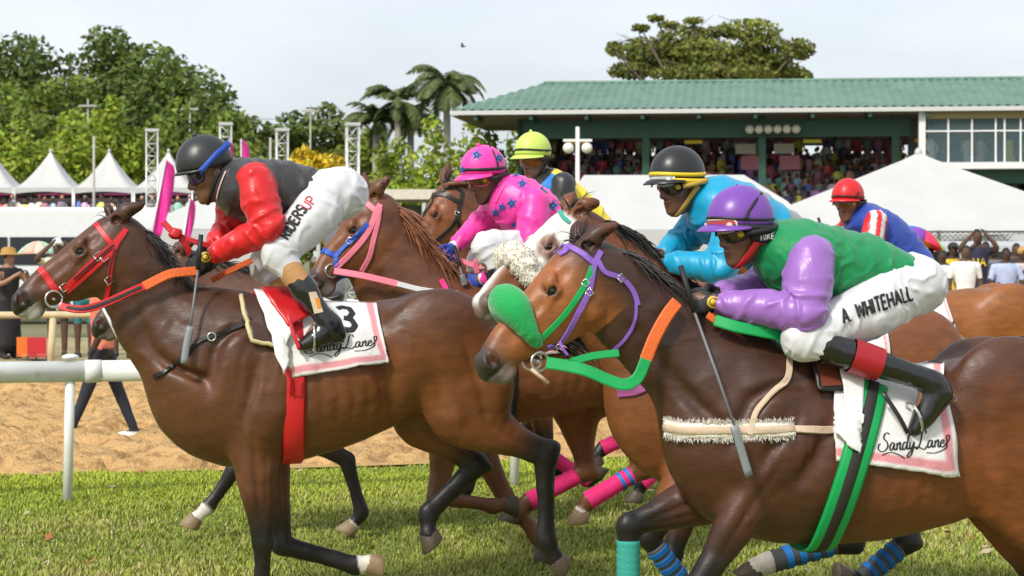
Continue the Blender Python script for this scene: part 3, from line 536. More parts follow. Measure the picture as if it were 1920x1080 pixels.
# ridge tent behind turquoise jockey
rt = thing('marquee', 'white flat ridged marquee between lime and black helmeted jockeys', 'tent', ((1250 - 960) / FPX * 50, 50, 0), -.05); zr = CAMZ + 152 / FPX * 50; V = []; 
for i in range(11):
    f = i / 10; x0 = -2.7 + 5.2 * f; xr = -2.15 + 4.15 * f; V += [(-2.7 + 6.3 * f, -2.6, 2.35), (-2.6 + 5.6 * f, -1.3, 2.35 + (zr - 2.35) * .52 - .02), (xr, 0, zr), (-2.6 + 5.6 * f, 1.3, 2.35 + (zr - 2.35) * .52), (-2.7 + 6.3 * f, 2.6, 2.35)]
F = [(i * 5 + j, i * 5 + j + 5, i * 5 + j + 6, i * 5 + j + 1) for i in range(10) for j in range(4)] + [(0, 1, 2), (0, 2, 4), (2, 3, 4), (50, 52, 51), (50, 54, 52), (52, 54, 53)]
obj('canopy', mesh('canopy', V, F, None, False), mtent, rt)
b = MB(); b.box((.45, -2.61, 1.7), (6.3, .03, 1.32)); b.build('side_wall', mtent, rt)
for x in (-2.65, .4, 3.55): b = MB(); b.tube([(x, -2.55, 0), (x, -2.55, 2.35)], .05, 8); b.build('leg', mfr, rt, True)
st_ = thing('gazebo', 'small white gazebo behind the feather flags', 'tent', ((395 - 960) / FPX * 48, 48, 0)); peak = CAMZ + (HOR - 365) / FPX * 48; 
V = [(-1.6, -1.6, 2.35), (1.6, -1.6, 2.35), (1.6, 1.6, 2.35), (-1.6, 1.6, 2.35), (0, 0, peak)]; obj('canopy', mesh('canopy', V, [(0, 1, 4), (1, 2, 4), (2, 3, 4), (3, 0, 4)], None, False), mtent, st_)
b = MB(); b.box((0, -1.61, 1.9), (3.2, .02, .88)); b.build('front_wall', mtent, st_)
for q in ((-1.55, -1.55), (1.55, -1.55), (1.55, 1.55), (-1.55, 1.55)): b = MB(); b.tube([(*q, 0), (*q, 2.35)], .03, 6); b.build('leg', mfr, st_, True)
# ------------------------------------------------------------------ long low roof
lr = thing('low_pavilion', 'long low pavilion with cream roof edge behind the pink jockey', 'building', ((800 - 960) / FPX * 75, 75, 0)); zr = CAMZ + 112 / FPX * 75
b = MB(); b.box((0, 0, zr), (8.6, 5, .38)); b.build('roof', mat('cream_roof', (.62, .58, .47), .7, var=.15), lr); b = MB(); b.box((0, 2.2, zr / 2 - .1), (8.4, .2, zr - .4)); b.build('back_wall', mat('grey_wall', (.16, .17, .2), .8, var=.3, vscale=2), lr)
for x in (-4, -2, 0, 2, 4): b = MB(); b.box((x, -2.3, zr / 2 - .1), (.14, .14, zr - .4)); b.build('post', mat('pale_post', (.55, .55, .52), .6), lr)
b = MB(); b.box((0, -2.35, 2.6), (8.4, .08, .5)); b.build('railing_panel', mat('grey_blue', (.25, .28, .33), .6), lr)
# ================================================================== GRANDSTAND
SX, SY, SA = -2.9, 90.0, R(-6.6)
gs = thing('grandstand', 'racecourse grandstand with green metal roof packed with spectators', 'grandstand', (SX, SY, 0), SA)
mgreen = mat('green_roof', (.105, .205, .15), .5, var=.12, vscale=.5, var2=((.055, .14, .09), 1.2, .5, .75)); mdg = mat('dark_green_paint', (.015, .075, .045), .5, var=.15); mbrn = mat('soffit_brown', (.22, .17, .15), .85, var=.3, vscale=3)
SL = 38.0; ez, rz_, ry = 8.5, 10.35, 7.0
V, F = [], []; n = 180
for i in range(n + 1):                                            # ribbed sheet, front slope with hipped left end
    x = SL * i / n; bmp = .085 if i % 2 else 0
    yt = ry * min(1, x / 3.7); V += [(x, 0, ez + bmp), (x, yt, ez + (rz_ - ez) * yt / ry + bmp)]
F = [(2 * i, 2 * i + 2, 2 * i + 3, 2 * i + 1) for i in range(n)]; obj('roof', mesh('roof', V, F, None, False), mgreen, gs)
V = [(0, 0, ez - .02), (3.7, ry, rz_), (0, 14, ez), (SL, ry, rz_), (SL, 14, ez)]; obj('roof_back', mesh('roof_back', V, [(0, 1, 2), (1, 3, 4, 2)], None, False), mgreen, gs)
b = MB(); b.tube([(3.7, ry, rz_ + .03), (SL, ry, rz_ + .03)], .12, 6); b.build('ridge_cap', mgreen, gs)
b = MB(); b.box((SL / 2, -.06, ez - .1), (SL, .12, .2)); b.build('gutter', mat('gutter_grey', (.55, .56, .54), .5), gs)
b = MB(); b.add([(0, 0, ez - .22), (SL, 0, ez - .22), (SL, 13, ez - .1), (0, 13, ez - .1)], [(0, 1, 2, 3)]); b.build('soffit', mbrn, gs)
b = MB(); b.box((3.4 + 8.9, 2.2, ez - .78), (18.2, .3, .85)); b.build('beam', mdg, gs)
for k in range(9): b = MB(); b.box((1.2 + k * 2.6, 1.1, ez - .33), (.16, 2.2, .22)); b.build('rafter', mdg, gs)
colx = []
for px in (975, 1187, 1400, 1640):
    x = ((px - 960) / FPX * 92 - SX) / math.cos(SA) + .3; colx.append(x); b = MB(); b.box((x, 2.2, 4.2), (.34, .34, 8.4)); b.build('column', mdg, gs)
    b = MB(); b.box((x, 2.0, 4.62), (.36, .05, .45)); b.build('column_sign', mat('pink_sign', (.7, .25, .32), .6), gs)
mcon = mat('stand_concrete', (.45, .44, .42), .9, var=.2)
NR = 11
for k in range(NR): b = MB(); b.box((12.6, 3.4 + .85 * k, (3.1 + .345 * k) / 2), (19.2, .84, 3.1 + .345 * k)); b.build('seating_tier', mcon, gs)
b = MB(); b.box((12.6, 2.85, 1.75), (19.2, .2, 3.9)); b.build('front_wall', mdg, gs)
b = MB(); b.box((12.6, 13.4, 8.0), (19.4, .2, .95)); b.build('back_beam', mbrn, gs); b = MB(); b.box((2.95, 8, 5), (.2, 10, 7)); b.build('end_wall', mat('end_wall_green', (.03, .09, .06), .7), gs)
for k in range(7): b = MB(); b.box((4 + k * 2.9, 13.35, 6), (.22, .22, 4)); b.build('back_post', mdg, gs)
for px, c in ((1072, (.8, .42, .02)), (1285, (.65, .5, .02)), (1502, (.6, .55, .05)), (1703, (.85, .45, .02))):
    x = ((px - 960) / FPX * 93 - SX); b = MB(); b.box((x, 2.9, ez - 1.36), (.85, .06, .17)); b.build('yellow_sign', mat('ysign%d' % px, c, .5), gs)
for px in (1360, 1430): b = MB(); b.box(((px - 960) / FPX * 98 - SX, 7.5, 7.05), (1.0, .08, .5)); b.build('white_board', mat('white_board', (.75, .74, .72), .6), gs); 
for px in (1370, 1440): b = MB(); b.box(((px - 960) / FPX * 98 - SX, 7.48, 6.35), (1.0, .08, .7)); b.build('pink_board', mat('pink_board', (.68, .28, .36), .6), gs)
for k in range(6): b = MB(); b.ball(((1397 + 17 * k - 960) / FPX * 91 - SX, 1.3, CAMZ + (HOR - 246) / FPX * 91), (.21, .21, .21), 12, 8); b.build('floodlight', mat('globe_cream', (.62, .60, .52), .4), gs, True)
# glass box at the right
bx = ((1722 - 960) / FPX * 88 - SX) / math.cos(SA); zb0, zb1 = 5.95, 8.35; mwht = mat('white_frame', (.72, .73, .72), .5, var=.08)
b = MB(); b.box((bx + 6.5, .55, zb1 - .12), (13, .16, .5)); b.build('header', mat('header_olive', (.33, .28, .12), .6), gs)
b = MB(); b.box((bx + 6.5, .35, zb0 - .15), (13.2, 1.4, .3)); b.build('slab', mwht, gs); b = MB(); b.box((bx + 6.5, .6, zb0 - .62), (13, .3, .62)); b.build('spandrel', mdg, gs)
b = MB(); b.box((bx + 6.5, 6.5, 7), (13, .2, 3)); b.build('inner_wall', mat('inner_wall', (.22, .26, .26), .8, var=.4, vscale=.8), gs); b = MB(); b.box((bx + 6.5, 3.6, zb0 - .04), (13, 6, .08)); b.build('inner_floor', mbrn, gs)
b = MB(); b.box((bx + .1, .45, (zb0 + zb1) / 2), (.3, .3, zb1 - zb0)); b.build('corner_post', mwht, gs)
mgl = mat('box_glass', (.10, .16, .17), .03, spec=.35, alpha=.32); wpx = [1732, 1772, 1815, 1858, 1874, 1903, 1945, 1990, 2030]; wx = [((p - 960) / FPX * 88.2 - SX) / math.cos(SA) for p in wpx]
for i in range(len(wx) - 1):
    b = MB(); b.box((wx[i + 1], .42, (zb0 + zb1) / 2 - .2), (.08, .1, zb1 - zb0 - .4)); b.build('mullion', mwht, gs)
    for z0, z1 in ((zb0 + .02, zb0 + 1.42), (zb0 + 1.5, zb1 - .4)): b = MB(); b.box(((wx[i] + wx[i + 1]) / 2, .44, (z0 + z1) / 2), (wx[i + 1] - wx[i] - .1, .02, z1 - z0)); b.build('pane', mgl, gs)
b = MB(); b.box((bx + 6.5, .43, zb0 + 1.46), (13, .09, .07)); b.build('transom', mwht, gs)
for k in range(4): b = MB(); b.box((bx + 1.9 + 1.6 * k, 1.2, 2.7), (.14, .14, 5.2)); b.build('lower_post', mat('pale_post'), gs)
b = MB(); b.box((bx + 6.5, 5.5, 2.6), (13, .2, 5.2)); b.build('lower_wall', mbrn, gs)
for k in range(6): b = MB(); b.box((bx + 6.5, 2.2 + .8 * k, 1.4 + .2 * k), (13, .8, 2.8 + .4 * k)); b.build('lower_tier', mcon, gs)
# crowd figures
PAL = [tuple(min(.85, 2.1 * q + .09) for q in rgb(*c)) for c in ((205, 60, 60), (180, 40, 60), (225, 150, 160), (215, 120, 140), (60, 80, 150), (40, 45, 80), (120, 150, 190), (230, 228, 225), (200, 195, 190), (60, 60, 62), (35, 35, 40), (150, 110, 90), (110, 60, 80), (90, 130, 120), (190, 170, 140), (140, 90, 150), (225, 185, 60), (160, 60, 90))]
SKN = [tuple(2.0 * q for q in rgb(*c)) for c in ((92, 60, 44), (70, 45, 34), (120, 80, 58), (150, 105, 80), (60, 38, 30))]
def figure(B, x, y, z, g, h=1.25, sit=True):
    c, s_ = g.choice(PAL), g.choice(SKN); w = g.uniform(.19, .25); lean = g.uniform(-.06, .06); B.tube([(x, y, z), (x + lean * .5, y, z + h * .38), (x + lean, y, z + h * .68), (x + lean, y, z + h * .76)], [w, w * .95, w * 1.02, w * .45], 6, c, True, .6)
    B.ball((x + lean * 1.2, y - .02, z + h * .9), (.085, .095, .12), 6, 5, s_); B.ball((x + lean * 1.2, y + .02, z + h * .93), (.095, .1, .11), 6, 4, g.choice([(.01, .009, .008)] * 4 + [(.6, .55, .45), (.5, .05, .08), (.7, .7, .7)]))
    for q in (1, -1): B.tube([(x + lean + q * w * .95, y, z + h * .68), (x + q * (w + .08), y - .1, z + h * .42), (x + q * w * .5, y - .28, z + h * .34)], [.055, .05, .035], 4, c if g.random() < .5 else s_)
cg = random.Random(12); B = MB()
for k in range(NR):
    x = 3.6 + cg.uniform(0, .3)
    while x < 22:
        if cg.random() < .93: figure(B, x, 3.4 + .85 * k + cg.uniform(-.15, .15), 3.1 + .345 * k, cg, 1.55 if k == NR - 1 else cg.choice((1.0, 1.05, 1.1, 1.45)))
        x += cg.uniform(.40, .56)
for k in range(6):
    x = bx + .5
    while x < bx + 12: figure(B, x, 2.2 + .8 * k, 2.8 + .4 * k, cg, 1.1); x += cg.uniform(.45, .7)
for k in range(16): figure(B, bx + .7 + k * .75 + cg.uniform(-.2, .2), 1.2 + cg.uniform(0, 2.5), zb0, cg, 1.55)
cro = B.build('crowd', mat('crowd_cloth', attr=True, rough=.8), None, True, True); cro.location = (SX, SY, 0); cro.rotation_euler = (0, 0, SA); tag(cro, 'dense colourful crowd seated in the grandstand', 'crowd', kind='stuff')
B = MB()
for k in range(46): figure(B, -7.6 + k * .34 + cg.uniform(-.1, .1), -1.9 + cg.uniform(0, 1.3), 0, cg, cg.uniform(1.5, 1.75))
cro = B.build('crowd', mat('crowd_cloth'), None, True, True); cro.location = ((150 - 960) / FPX * DK, DK, zdeck + .30); tag(cro, 'row of guests standing under the pagoda tents', 'crowd', kind='stuff')
# globe lamp post
lp = thing('lamp_post', 'white lamp post with two round globes before the grandstand', 'lamp post', ((1083 - 960) / FPX * 60, 60, 0)); z0 = CAMZ + (HOR - 238) / FPX * 60; ml = mat('lamp_white', (.75, .74, .70), .5)
b = MB(); b.tube([(0, 0, 0), (0, 0, z0)], [.09, .06], 10); b.build('post', ml, lp, True); b = MB(); b.box((0, 0, z0 - .42), (.9, .07, .08)); b.build('crossarm', ml, lp)
for s_ in (1, -1): b = MB(); b.ball((s_ * .29, 0, z0 - .66), (.17, .17, .17), 14, 10); b.build('globe', mat('globe_white', (.78, .75, .66), .3), lp, True)
# ------------------------------------------------------------------ bus, van, fence
mbus = mat('bus_white', (.72, .73, .74), .3, var=.04, coat=.2); mdark = mat('tinted_glass', (.012, .014, .018), .08, spec=.6); mtyre = mat('tyre', (.012, .012, .012), .8)
def vehicle(name, label, cat, x, y, L, Wd, H, rz, prof, win, m):
    t = thing(name, label, cat, (x, y, 0), rz); V = []; n = len(prof)
    for s_ in (-1, 1):
        for (px_, pz) in prof: V.append((px_ * L / 2, s_ * Wd / 2 * (1 - .10 * max(0, pz - .5)), pz * H))
    F = [tuple(range(n)), tuple(range(2 * n - 1, n - 1, -1))] + [(i, i + n, (i + 1) % n + n, (i + 1) % n) for i in range(n)]
    me = mesh('body', V, F, None, False); o = obj('body', me, m, t); bv = o.modifiers.new('b', 'BEVEL'); bv.width = .09; bv.segments = 3; bv.limit_method = 'ANGLE'
    for (x0, x1, z0, z1) in win:
        for s_ in (-1, 1): b = MB(); b.box(((x0 + x1) / 2 * L / 2, s_ * (Wd / 2 * (1 - .10 * max(0, (z0 + z1) / 2 - .5)) + .004), (z0 + z1) / 2 * H), ((x1 - x0) * L / 2, .02, (z1 - z0) * H)); b.build('window', mdark, t)
    for xx in (-.62, .6):
        for s_ in (-1, 1):
            b = MB(); b.tube([(xx * L / 2, s_ * (Wd / 2 - .2), .36), (xx * L / 2, s_ * (Wd / 2 + .01), .36)], .36, 20); w_ = b.build('wheel', mtyre, t, True); b = MB(); b.tube([(xx * L / 2, s_ * (Wd / 2 - .1), .36), (xx * L / 2, s_ * (Wd / 2 + .02), .36)], .2, 14); b.build('rim', mtr, w_, True)
    return t
vehicle('bus', 'white bus with dark windows parked behind the left spectators', 'bus', (-20 - 960) / FPX * 50, 50, 9.5, 2.4, 2.95, .1, [(-1, .1), (-1, .85), (-.96, 1), (.94, 1), (1, .9), (1, .1)], [(-.93 + .27 * i, -.93 + .27 * i + .255, .50, .74) for i in range(7)], mbus)
vehicle('van', 'silver people carrier parked behind the right spectators', 'van', (1870 - 960) / FPX * 37, 37, 4.8, 1.85, 1.98, -.1, [(-1, .2), (-.98, .55), (-.8, .97), (-.6, 1), (.35, 1), (.55, .93), (.78, .6), (1, .5), (1, .2)], [(-.82, -.35, .62, .9), (-.32, .1, .62, .9), (.13, .48, .62, .88)], mat('van_silver', (.52, .54, .56), .25, metal=.4, coat=.3))
vehicle('parked_car', 'white car behind the red rein end, between flags and tent', 'car', (330 - 960) / FPX * 42, 42, 4.2, 1.75, 1.5, .1, [(-1, .25), (-.97, .62), (-.7, .96), (-.5, 1), (.2, 1), (.5, .68), (1, .55), (1, .25)], [(-.7, -.3, .66, .92), (-.27, .2, .66, .92)], mbus)
fn = thing('chain_fence', 'dark chain-link fence in front of the big marquee', 'fence', ((1690 - 960) / FPX * 41, 41, 0), .0); mfw = mat('fence_wire', (.12, .12, .12), .5, metal=.5)
for k in range(5): b = MB(); b.tube([(k * 1.0 - .2, 0, 0), (k * 1.0 - .2, 0, 2.25)], .035, 8); b.build('post', mfw, fn, True)
for z in (2.22, 2.0): b = MB(); b.tube([(-.2, 0, z), (4.2, 0, z)], .025, 6); b.build('rail', mfw, fn, True)
b = MB()
for k in range(60):
    x = -2.2 + k * .11
    for s_ in (1, -1):
        p, q = (x, 0, 0), (x + s_ * 2.2, 0, 2.2); c0, c1 = max(-.2, min(4, p[0])), max(-.2, min(4, q[0]))
        if c0 != c1: b.tube([(c0, 0, (c0 - x) * s_), (c1, 0, (c1 - x) * s_)], .007, 3, caps=False)
b.build('wire_mesh', mfw, fn)
# ================================================================== SPECTATORS
sheet('bank', np.linspace(-16, 22, 60), np.linspace(0, 1, 12), lambda V: .17 * sstep(.1, .6, V[:, 1] - (27.4 + RS * (V[:, 0] + 6.6))) + fbm(V, 8, 2) * .01, mat('bank_earth', (.30, .25, .12), .95, var=.3, vscale=1), yoff=lambda X, Y: 27.5 + RS * (X + 6.6) + Y * 9)
def spectator(px, top, D, label, shirt, legs_c, skin, hair=(.01, .009, .008), face=1.0, arms='down', height=1.72, w=1.0, hat=None, skirt=False, shoes=(.02, .02, .02), short=False, stride=0.0, turn=0.0, name='person', xoff=0, sleeve=None, h=.023):
    x = (px - 960) / FPX * D; base = .17 if D > 20 else 0.0; k = height / 1.72; t = thing(name, label, 'person', (x, D, base), turn, 'spectators along the outer rail')
    G = SDF((-.55, -.5, -.03), (.55, .5, 2.15), h); A = []
    G.tube([(0, 0, .88), (0, 0, 1.0), (0, 0, 1.2), (0, 0, 1.38), (0, .01, 1.46)], [.105, .10, .115, .11, .06], [.165 * w, .15 * w, .175 * w, .19 * w, .10], k=.03, side=(1, 0, 0))
    G.tube([(0, .01, 1.44), (0, 0, 1.56)], [.05, .05], k=.03); G.ell((0, -.01, 1.62), (.076, .094, .115), .03); G.ell((0, -.03, 1.56), (.055, .06, .06), .03); G.ell((0, -.105, 1.61), (.014, .018, .02), .01)
    for s_ in (1, -1):
        f = s_ * stride
        G.tube([(s_ * .09, 0, .9), (s_ * .10, -f * .45, .5), (s_ * .10, -f, .1)], [.088, .06, .04] if not skirt else [.09, .07, .05], k=.03); G.tube([(s_ * .10, -f + .03, .05), (s_ * .11, -f - .14, .035)], [.045, .035], k=.02)
        if arms == 'down': q = [(s_ * .2 * w, 0, 1.4), (s_ * .26 * w, .03, 1.12), (s_ * .25 * w, -.06, .88)]
        elif arms == 'up': q = [(s_ * .2 * w, 0, 1.4), (s_ * .30, -.2, 1.45), (s_ * .10, -.26, 1.66)]
        elif arms == 'fold': q = [(s_ * .2 * w, 0, 1.4), (s_ * .26 * w, -.05, 1.12), (s_ * .06, -.24, 1.08)]
        else: q = [(s_ * .2 * w, 0, 1.4), (s_ * .27 * w, -.14, 1.2), (s_ * .08, -.34, 1.36)]
        A.append(q); G.tube(q, [.058, .046, .03], k=.025); d = np.array(q[2]) - np.array(q[1]); d /= np.linalg.norm(d); G.tube([np.array(q[2]), np.array(q[2]) + d * .10], [.032, .02], [.022, .014], k=.015)
    if skirt: G.tube([(0, 0, .95), (0, 0, .6), (0, 0, .25)], [.12, .15, .17], [.17, .19, .2], k=.04, side=(1, 0, 0))
    V, F = G.surf(1); c = np.tile(np.array(skin), (len(V), 1)); z = V[:, 2]; sv = V * 18
    body = (z < 1.46) & (z > .86); c[body] = np.array(shirt)
    for q in A:
        d, par = seg_dist(V, q); on = (d < .085) & (d < np.abs(V[:, 0]) * .8); lim = .75 if sleeve is None else sleeve
        c[on & (par > lim)] = skin; c[on & (par <= lim)] = shirt
    low = z <= .88; c[low] = legs_c
    if short: c[z < .52] = skin
    c[z < .075] = shoes; c *= (1 + .2 * fbm(V * 14, 4, 3))[:, None]
    hm = (z > 1.6) & (V[:, 1] > -.045 - (z - 1.62) * .6) | (z > 1.70); c[hm & (z > 1.5)] = hair
    V = wrinkle(V, F, .006, 9, int(px) % 17) * [1, 1, k]
    put('body', mesh('spectator', V, F, np.clip(c, .003, .9)), mat('spectator_skin_cloth', attr=True, rough=.75), t)
    if hat == 'straw':
        b = MB(); b.tube([(0, 0, 1.665 * k), (0, 0, 1.67 * k), (0, 0, 1.69 * k), (0, 0, 1.76 * k), (0, 0, 1.79 * k)], [.20, .20, .115, .105, .06], 20); b.build('hat', mat('straw', (.42, .24, .06), .8, var=.2), t, True)
    if hat and hat != 'straw':
        b = MB(); b.ball((0, .0, 1.665 * k), (.09, .108, .085), 14, 8); b.tube([(0, -.09, 1.68 * k), (0, -.2, 1.665 * k)], [.07, .055], 10, flat=.15); b.build('cap', mat('cap_%d' % int(px), hat, .7), t, True)
    return t
DKS, MDS = (.055, .028, .018), (.10, .052, .032); LTS = (.35, .2, .13)
D1 = 28.6
spectator(16, 0, D1, 'woman in straw hat and long black dress at the left edge', (.012, .012, .014), (.012, .012, .014), LTS, (.03, .015, .01), arms='phone', height=1.60, hat='straw', skirt=True, turn=.9, sleeve=.1)
spectator(108, 0, D1 + .3, 'man in white cap and dark shorts filming behind the bay head', (.55, .55, .42), (.03, .025, .022), MDS, arms='up', height=1.78, hat=(.75, .75, .75), short=True, turn=.3, w=1.2)
spectator(158, 0, D1 + .5, 'person in teal patterned shorts behind the outer rail', (.5, .48, .45), (.03, .22, .25), MDS, short=True, height=1.7, turn=.5)
spectator(230, 0, D1 + .2, 'bare-legged spectator right of the teal shorts', (.6, .3, .2), (.10, .06, .04), MDS, short=True, height=1.68)
wk = spectator(192, 0, 17.7, 'walker in orange shirt, dark jeans and white trainers on the sand', (.72, .20, .12), (.016, .020, .032), DKS, arms='down', height=1.66, stride=.28, turn=-1.45, shoes=(.75, .75, .75), w=1.05, h=.017)
del wk['group']
b = MB(); b.ball((0, 0, 0), (.03, .03, .03), 8, 6)
RSP = [(1766, 31.5, 'young man in white T-shirt with blue print at the right', (.72, .73, .73), 'down', 1.62, None, DKS, 0), (1787, 32.8, 'man in yellow shirt and dark cap behind the white T-shirt', (.65, .45, .03), 'down', 1.74, (.02, .02, .02), DKS, .2), (1810, 31.0, 'smiling man in open white shirt at the right', (.76, .75, .73), 'down', 1.70, None, MDS, .1),
 (1833, 32.6, 'man in navy football shirt shading his eyes', (.022, .018, .05), 'up', 1.98, None, MDS, -.15), (1862, 33.2, 'older grey haired man in striped shirt', (.18, .17, .2), 'down', 1.72, None, DKS, 0), (1886, 31.2, 'woman in light blue shirt with folded hands', (.40, .47, .66), 'fold', 1.66, None, DKS, .1),
 (1918, 31.6, 'person in pale patterned top at the right edge', (.60, .52, .42), 'phone', 1.66, (.45, .28, .08), DKS, .2), (1744, 33.4, 'spectator in dark blue top half hidden by the jockey in green', (.07, .1, .2), 'down', 1.66, None, DKS, 0), (1905, 33.8, 'tall spectator in black top behind the pale patterned one', (.02, .02, .02), 'down', 1.75, None, MDS, 0), (1848, 34.2, 'spectator in purple top in the second row', (.16, .05, .16), 'down', 1.78, None, DKS, 0)]
sps = {}
for q in RSP: sps[q[0]] = spectator(q[0], 0, q[1], q[2], q[3], (.03, .03, .05), q[7], hair=(.2, .2, .2) if q[0] == 1862 else (.01, .009, .008), arms=q[4], height=q[5], hat=q[6], turn=q[8])
def flat_text(text, parent, x, y, z, hgt, w, m, wd):
    st, W_ = strokes_of(text); B = MB()
    for s_ in st:
        pts = [(x + (a / W_ - .5) * wd, y, z + b_ * hgt) for a, b_ in s_]; B.tube(pts, w, 4, flat=1)
    B.build('shirt_print', m, parent)
flat_text('AIA', sps[1833], 0, -.128, 1.36, .13, .014, mat('print_yellow', (.75, .6, .03), .6), .24)
flat_text('ICA', sps[1766], 0, -.125, 1.12, .07, .008, mat('print_blue', (.05, .25, .35), .6), .2)
um = thing('umbrella', 'rainbow coloured umbrella behind the jockey in blue', 'umbrella', ((1722 - 960) / FPX * 33, 33, 0)); uz = CAMZ + (HOR - 432) / FPX * 33
RB = [rgb(*c) for c in ((230, 40, 40), (240, 130, 30), (250, 215, 40), (60, 180, 60), (40, 110, 210), (120, 60, 170), (230, 40, 90), (150, 210, 50))]
tl = Matrix.Rotation(.45, 3, 'Y')
for k in range(8):
    V = []
    for i in range(6):
        for j in range(4): a = 2 * math.pi * (k + j / 3) / 8; r_ = .52 * i / 5; V.append(tl @ Vector((r_ * math.cos(a), r_ * math.sin(a), .22 * (1 - (i / 5) ** 2) - .0)) + Vector((0, 0, uz - .18)))
    o = obj('panel', mesh('panel', V, [(i * 4 + j, i * 4 + j + 1, i * 4 + j + 5, i * 4 + j + 4) for i in range(5) for j in range(3)]), mat('umbrella%d' % k, RB[k], .6), um); o.modifiers.new('s', 'SOLIDIFY').thickness = .004
b = MB(); b.tube([tl @ Vector((0, 0, .2)) + Vector((0, 0, uz - .18)), tl @ Vector((0, 0, -.8)) + Vector((0, 0, uz - .18))], .012, 6); b.build('shaft', mfw, um)
um = thing('umbrella', 'pastel patterned umbrella beside the man in white cap', 'umbrella', ((72 - 960) / FPX * 30, 30, 0)); uz = CAMZ + (HOR - 452) / FPX * 30
for k in range(8):
    V = []
    for i in range(5):
        for j in range(4): a = 2 * math.pi * (k + j / 3) / 8; r_ = .33 * i / 4; V.append((r_ * math.cos(a), r_ * math.sin(a), .2 * (1 - (i / 4) ** 2) + uz - .2))
    obj('panel', mesh('panel', V, [(i * 4 + j, i * 4 + j + 1, i * 4 + j + 5, i * 4 + j + 4) for i in range(4) for j in range(3)]), mat('pastel%d' % (k % 3), [(.6, .5, .4), (.35, .6, .45), (.7, .4, .3)][k % 3], .6), um).modifiers.new('s', 'SOLIDIFY').thickness = .004
b = MB(); b.tube([(0, 0, uz), (.05, 0, uz - .9)], .012, 6); b.build('shaft', mfw, um)
def chair(px, D, c, label):
    t = thing('folding_chair', label, 'chair', ((px - 960) / FPX * D, D, 0), .3, 'folding chairs by the outer rail'); t.scale = (.55, .55, .55); m = mat('canvas_' + label[:6].strip(), c, .7)
    b = MB(); b.box((0, 0, .42), (.5, .45, .03)); b.build('seat', m, t); b = MB(); b.box((0, .22, .68), (.5, .03, .46)); b.build('backrest', m, t)
    for sx in (-1, 1):
        for q in (-1, 1): b = MB(); b.tube([(sx * .25, q * .22, 0), (sx * .25, -q * .2, .44)], .014, 6); b.build('leg', mfw, t)
chair(50, 28.3, (.75, .2, .03), 'orange canvas folding chair by the outer rail'); chair(70, 28.2, (.55, .03, .04), 'red canvas folding chair by the outer rail')
bd = thing('bird', 'tiny dark bird high in the sky left of the roof', 'bird', tuple(px_world(868, 87, 60))); b = MB(); b.ball((0, 0, 0), (.09, .03, .03), 8, 5); b.build('body', mfw, bd)
for s_ in (1, -1): b = MB(); b.add([(.03, 0, 0), (-.04, 0, 0), (-.06, s_ * .2, .08), (.0, s_ * .2, .09)], [(0, 1, 2, 3)]); b.build('wing', mfw, bd)
# ================================================================== HORSES
HOOF = {}
def lerp(a, b, t): return np.asarray(a) + (np.asarray(b) - np.asarray(a)) * t
def hoof_mesh(Cn, Tp, white):
    d = Tp - Cn; d = d / np.linalg.norm(d); back = np.array([d[2], 0, -d[0]]); back /= np.linalg.norm(back); sv = np.array([0, 1., 0]); V = []; n = 14
    rings = [(-.012, -.012, .040), (0, 0, .046), (.042, .020, .050), (.082, .041, .055), (.088, .045, .052)]
    for (lt, lh, r) in rings:
        for k in range(n):
            th = 2 * math.pi * k / n; c, s_ = math.cos(th), math.sin(th); w = (1 - c) / 2          # c=+1 heel, -1 toe
            ln = lt * w + lh * (1 - w); V.append(Cn + d * ln + back * (c * r * (1.0 if c > 0 else 1.12) + .004) + sv * s_ * r * .95)
    m = len(rings); F = [(i * n + k, i * n + (k + 1) % n, (i + 1) * n + (k + 1) % n, (i + 1) * n + k) for i in range(m - 1) for k in range(n)]
    V += [np.mean(V[(m - 1) * n:], axis=0) - d * .012]
    F += [tuple(range(n))[::-1]] + [((m - 1) * n + k, (m - 1) * n + (k + 1) % n, m * n) for k in range(n)]
    V = np.array(V); g = fbm(V * 60, 5, 2); base = np.array((.24, .17, .09)) if white else np.array((.075, .055, .038))
    col = base[None] * (1 + .5 * g[:, None]); col[n * (m - 1):] *= 1.5
    return mesh('hoof', V, F, col)
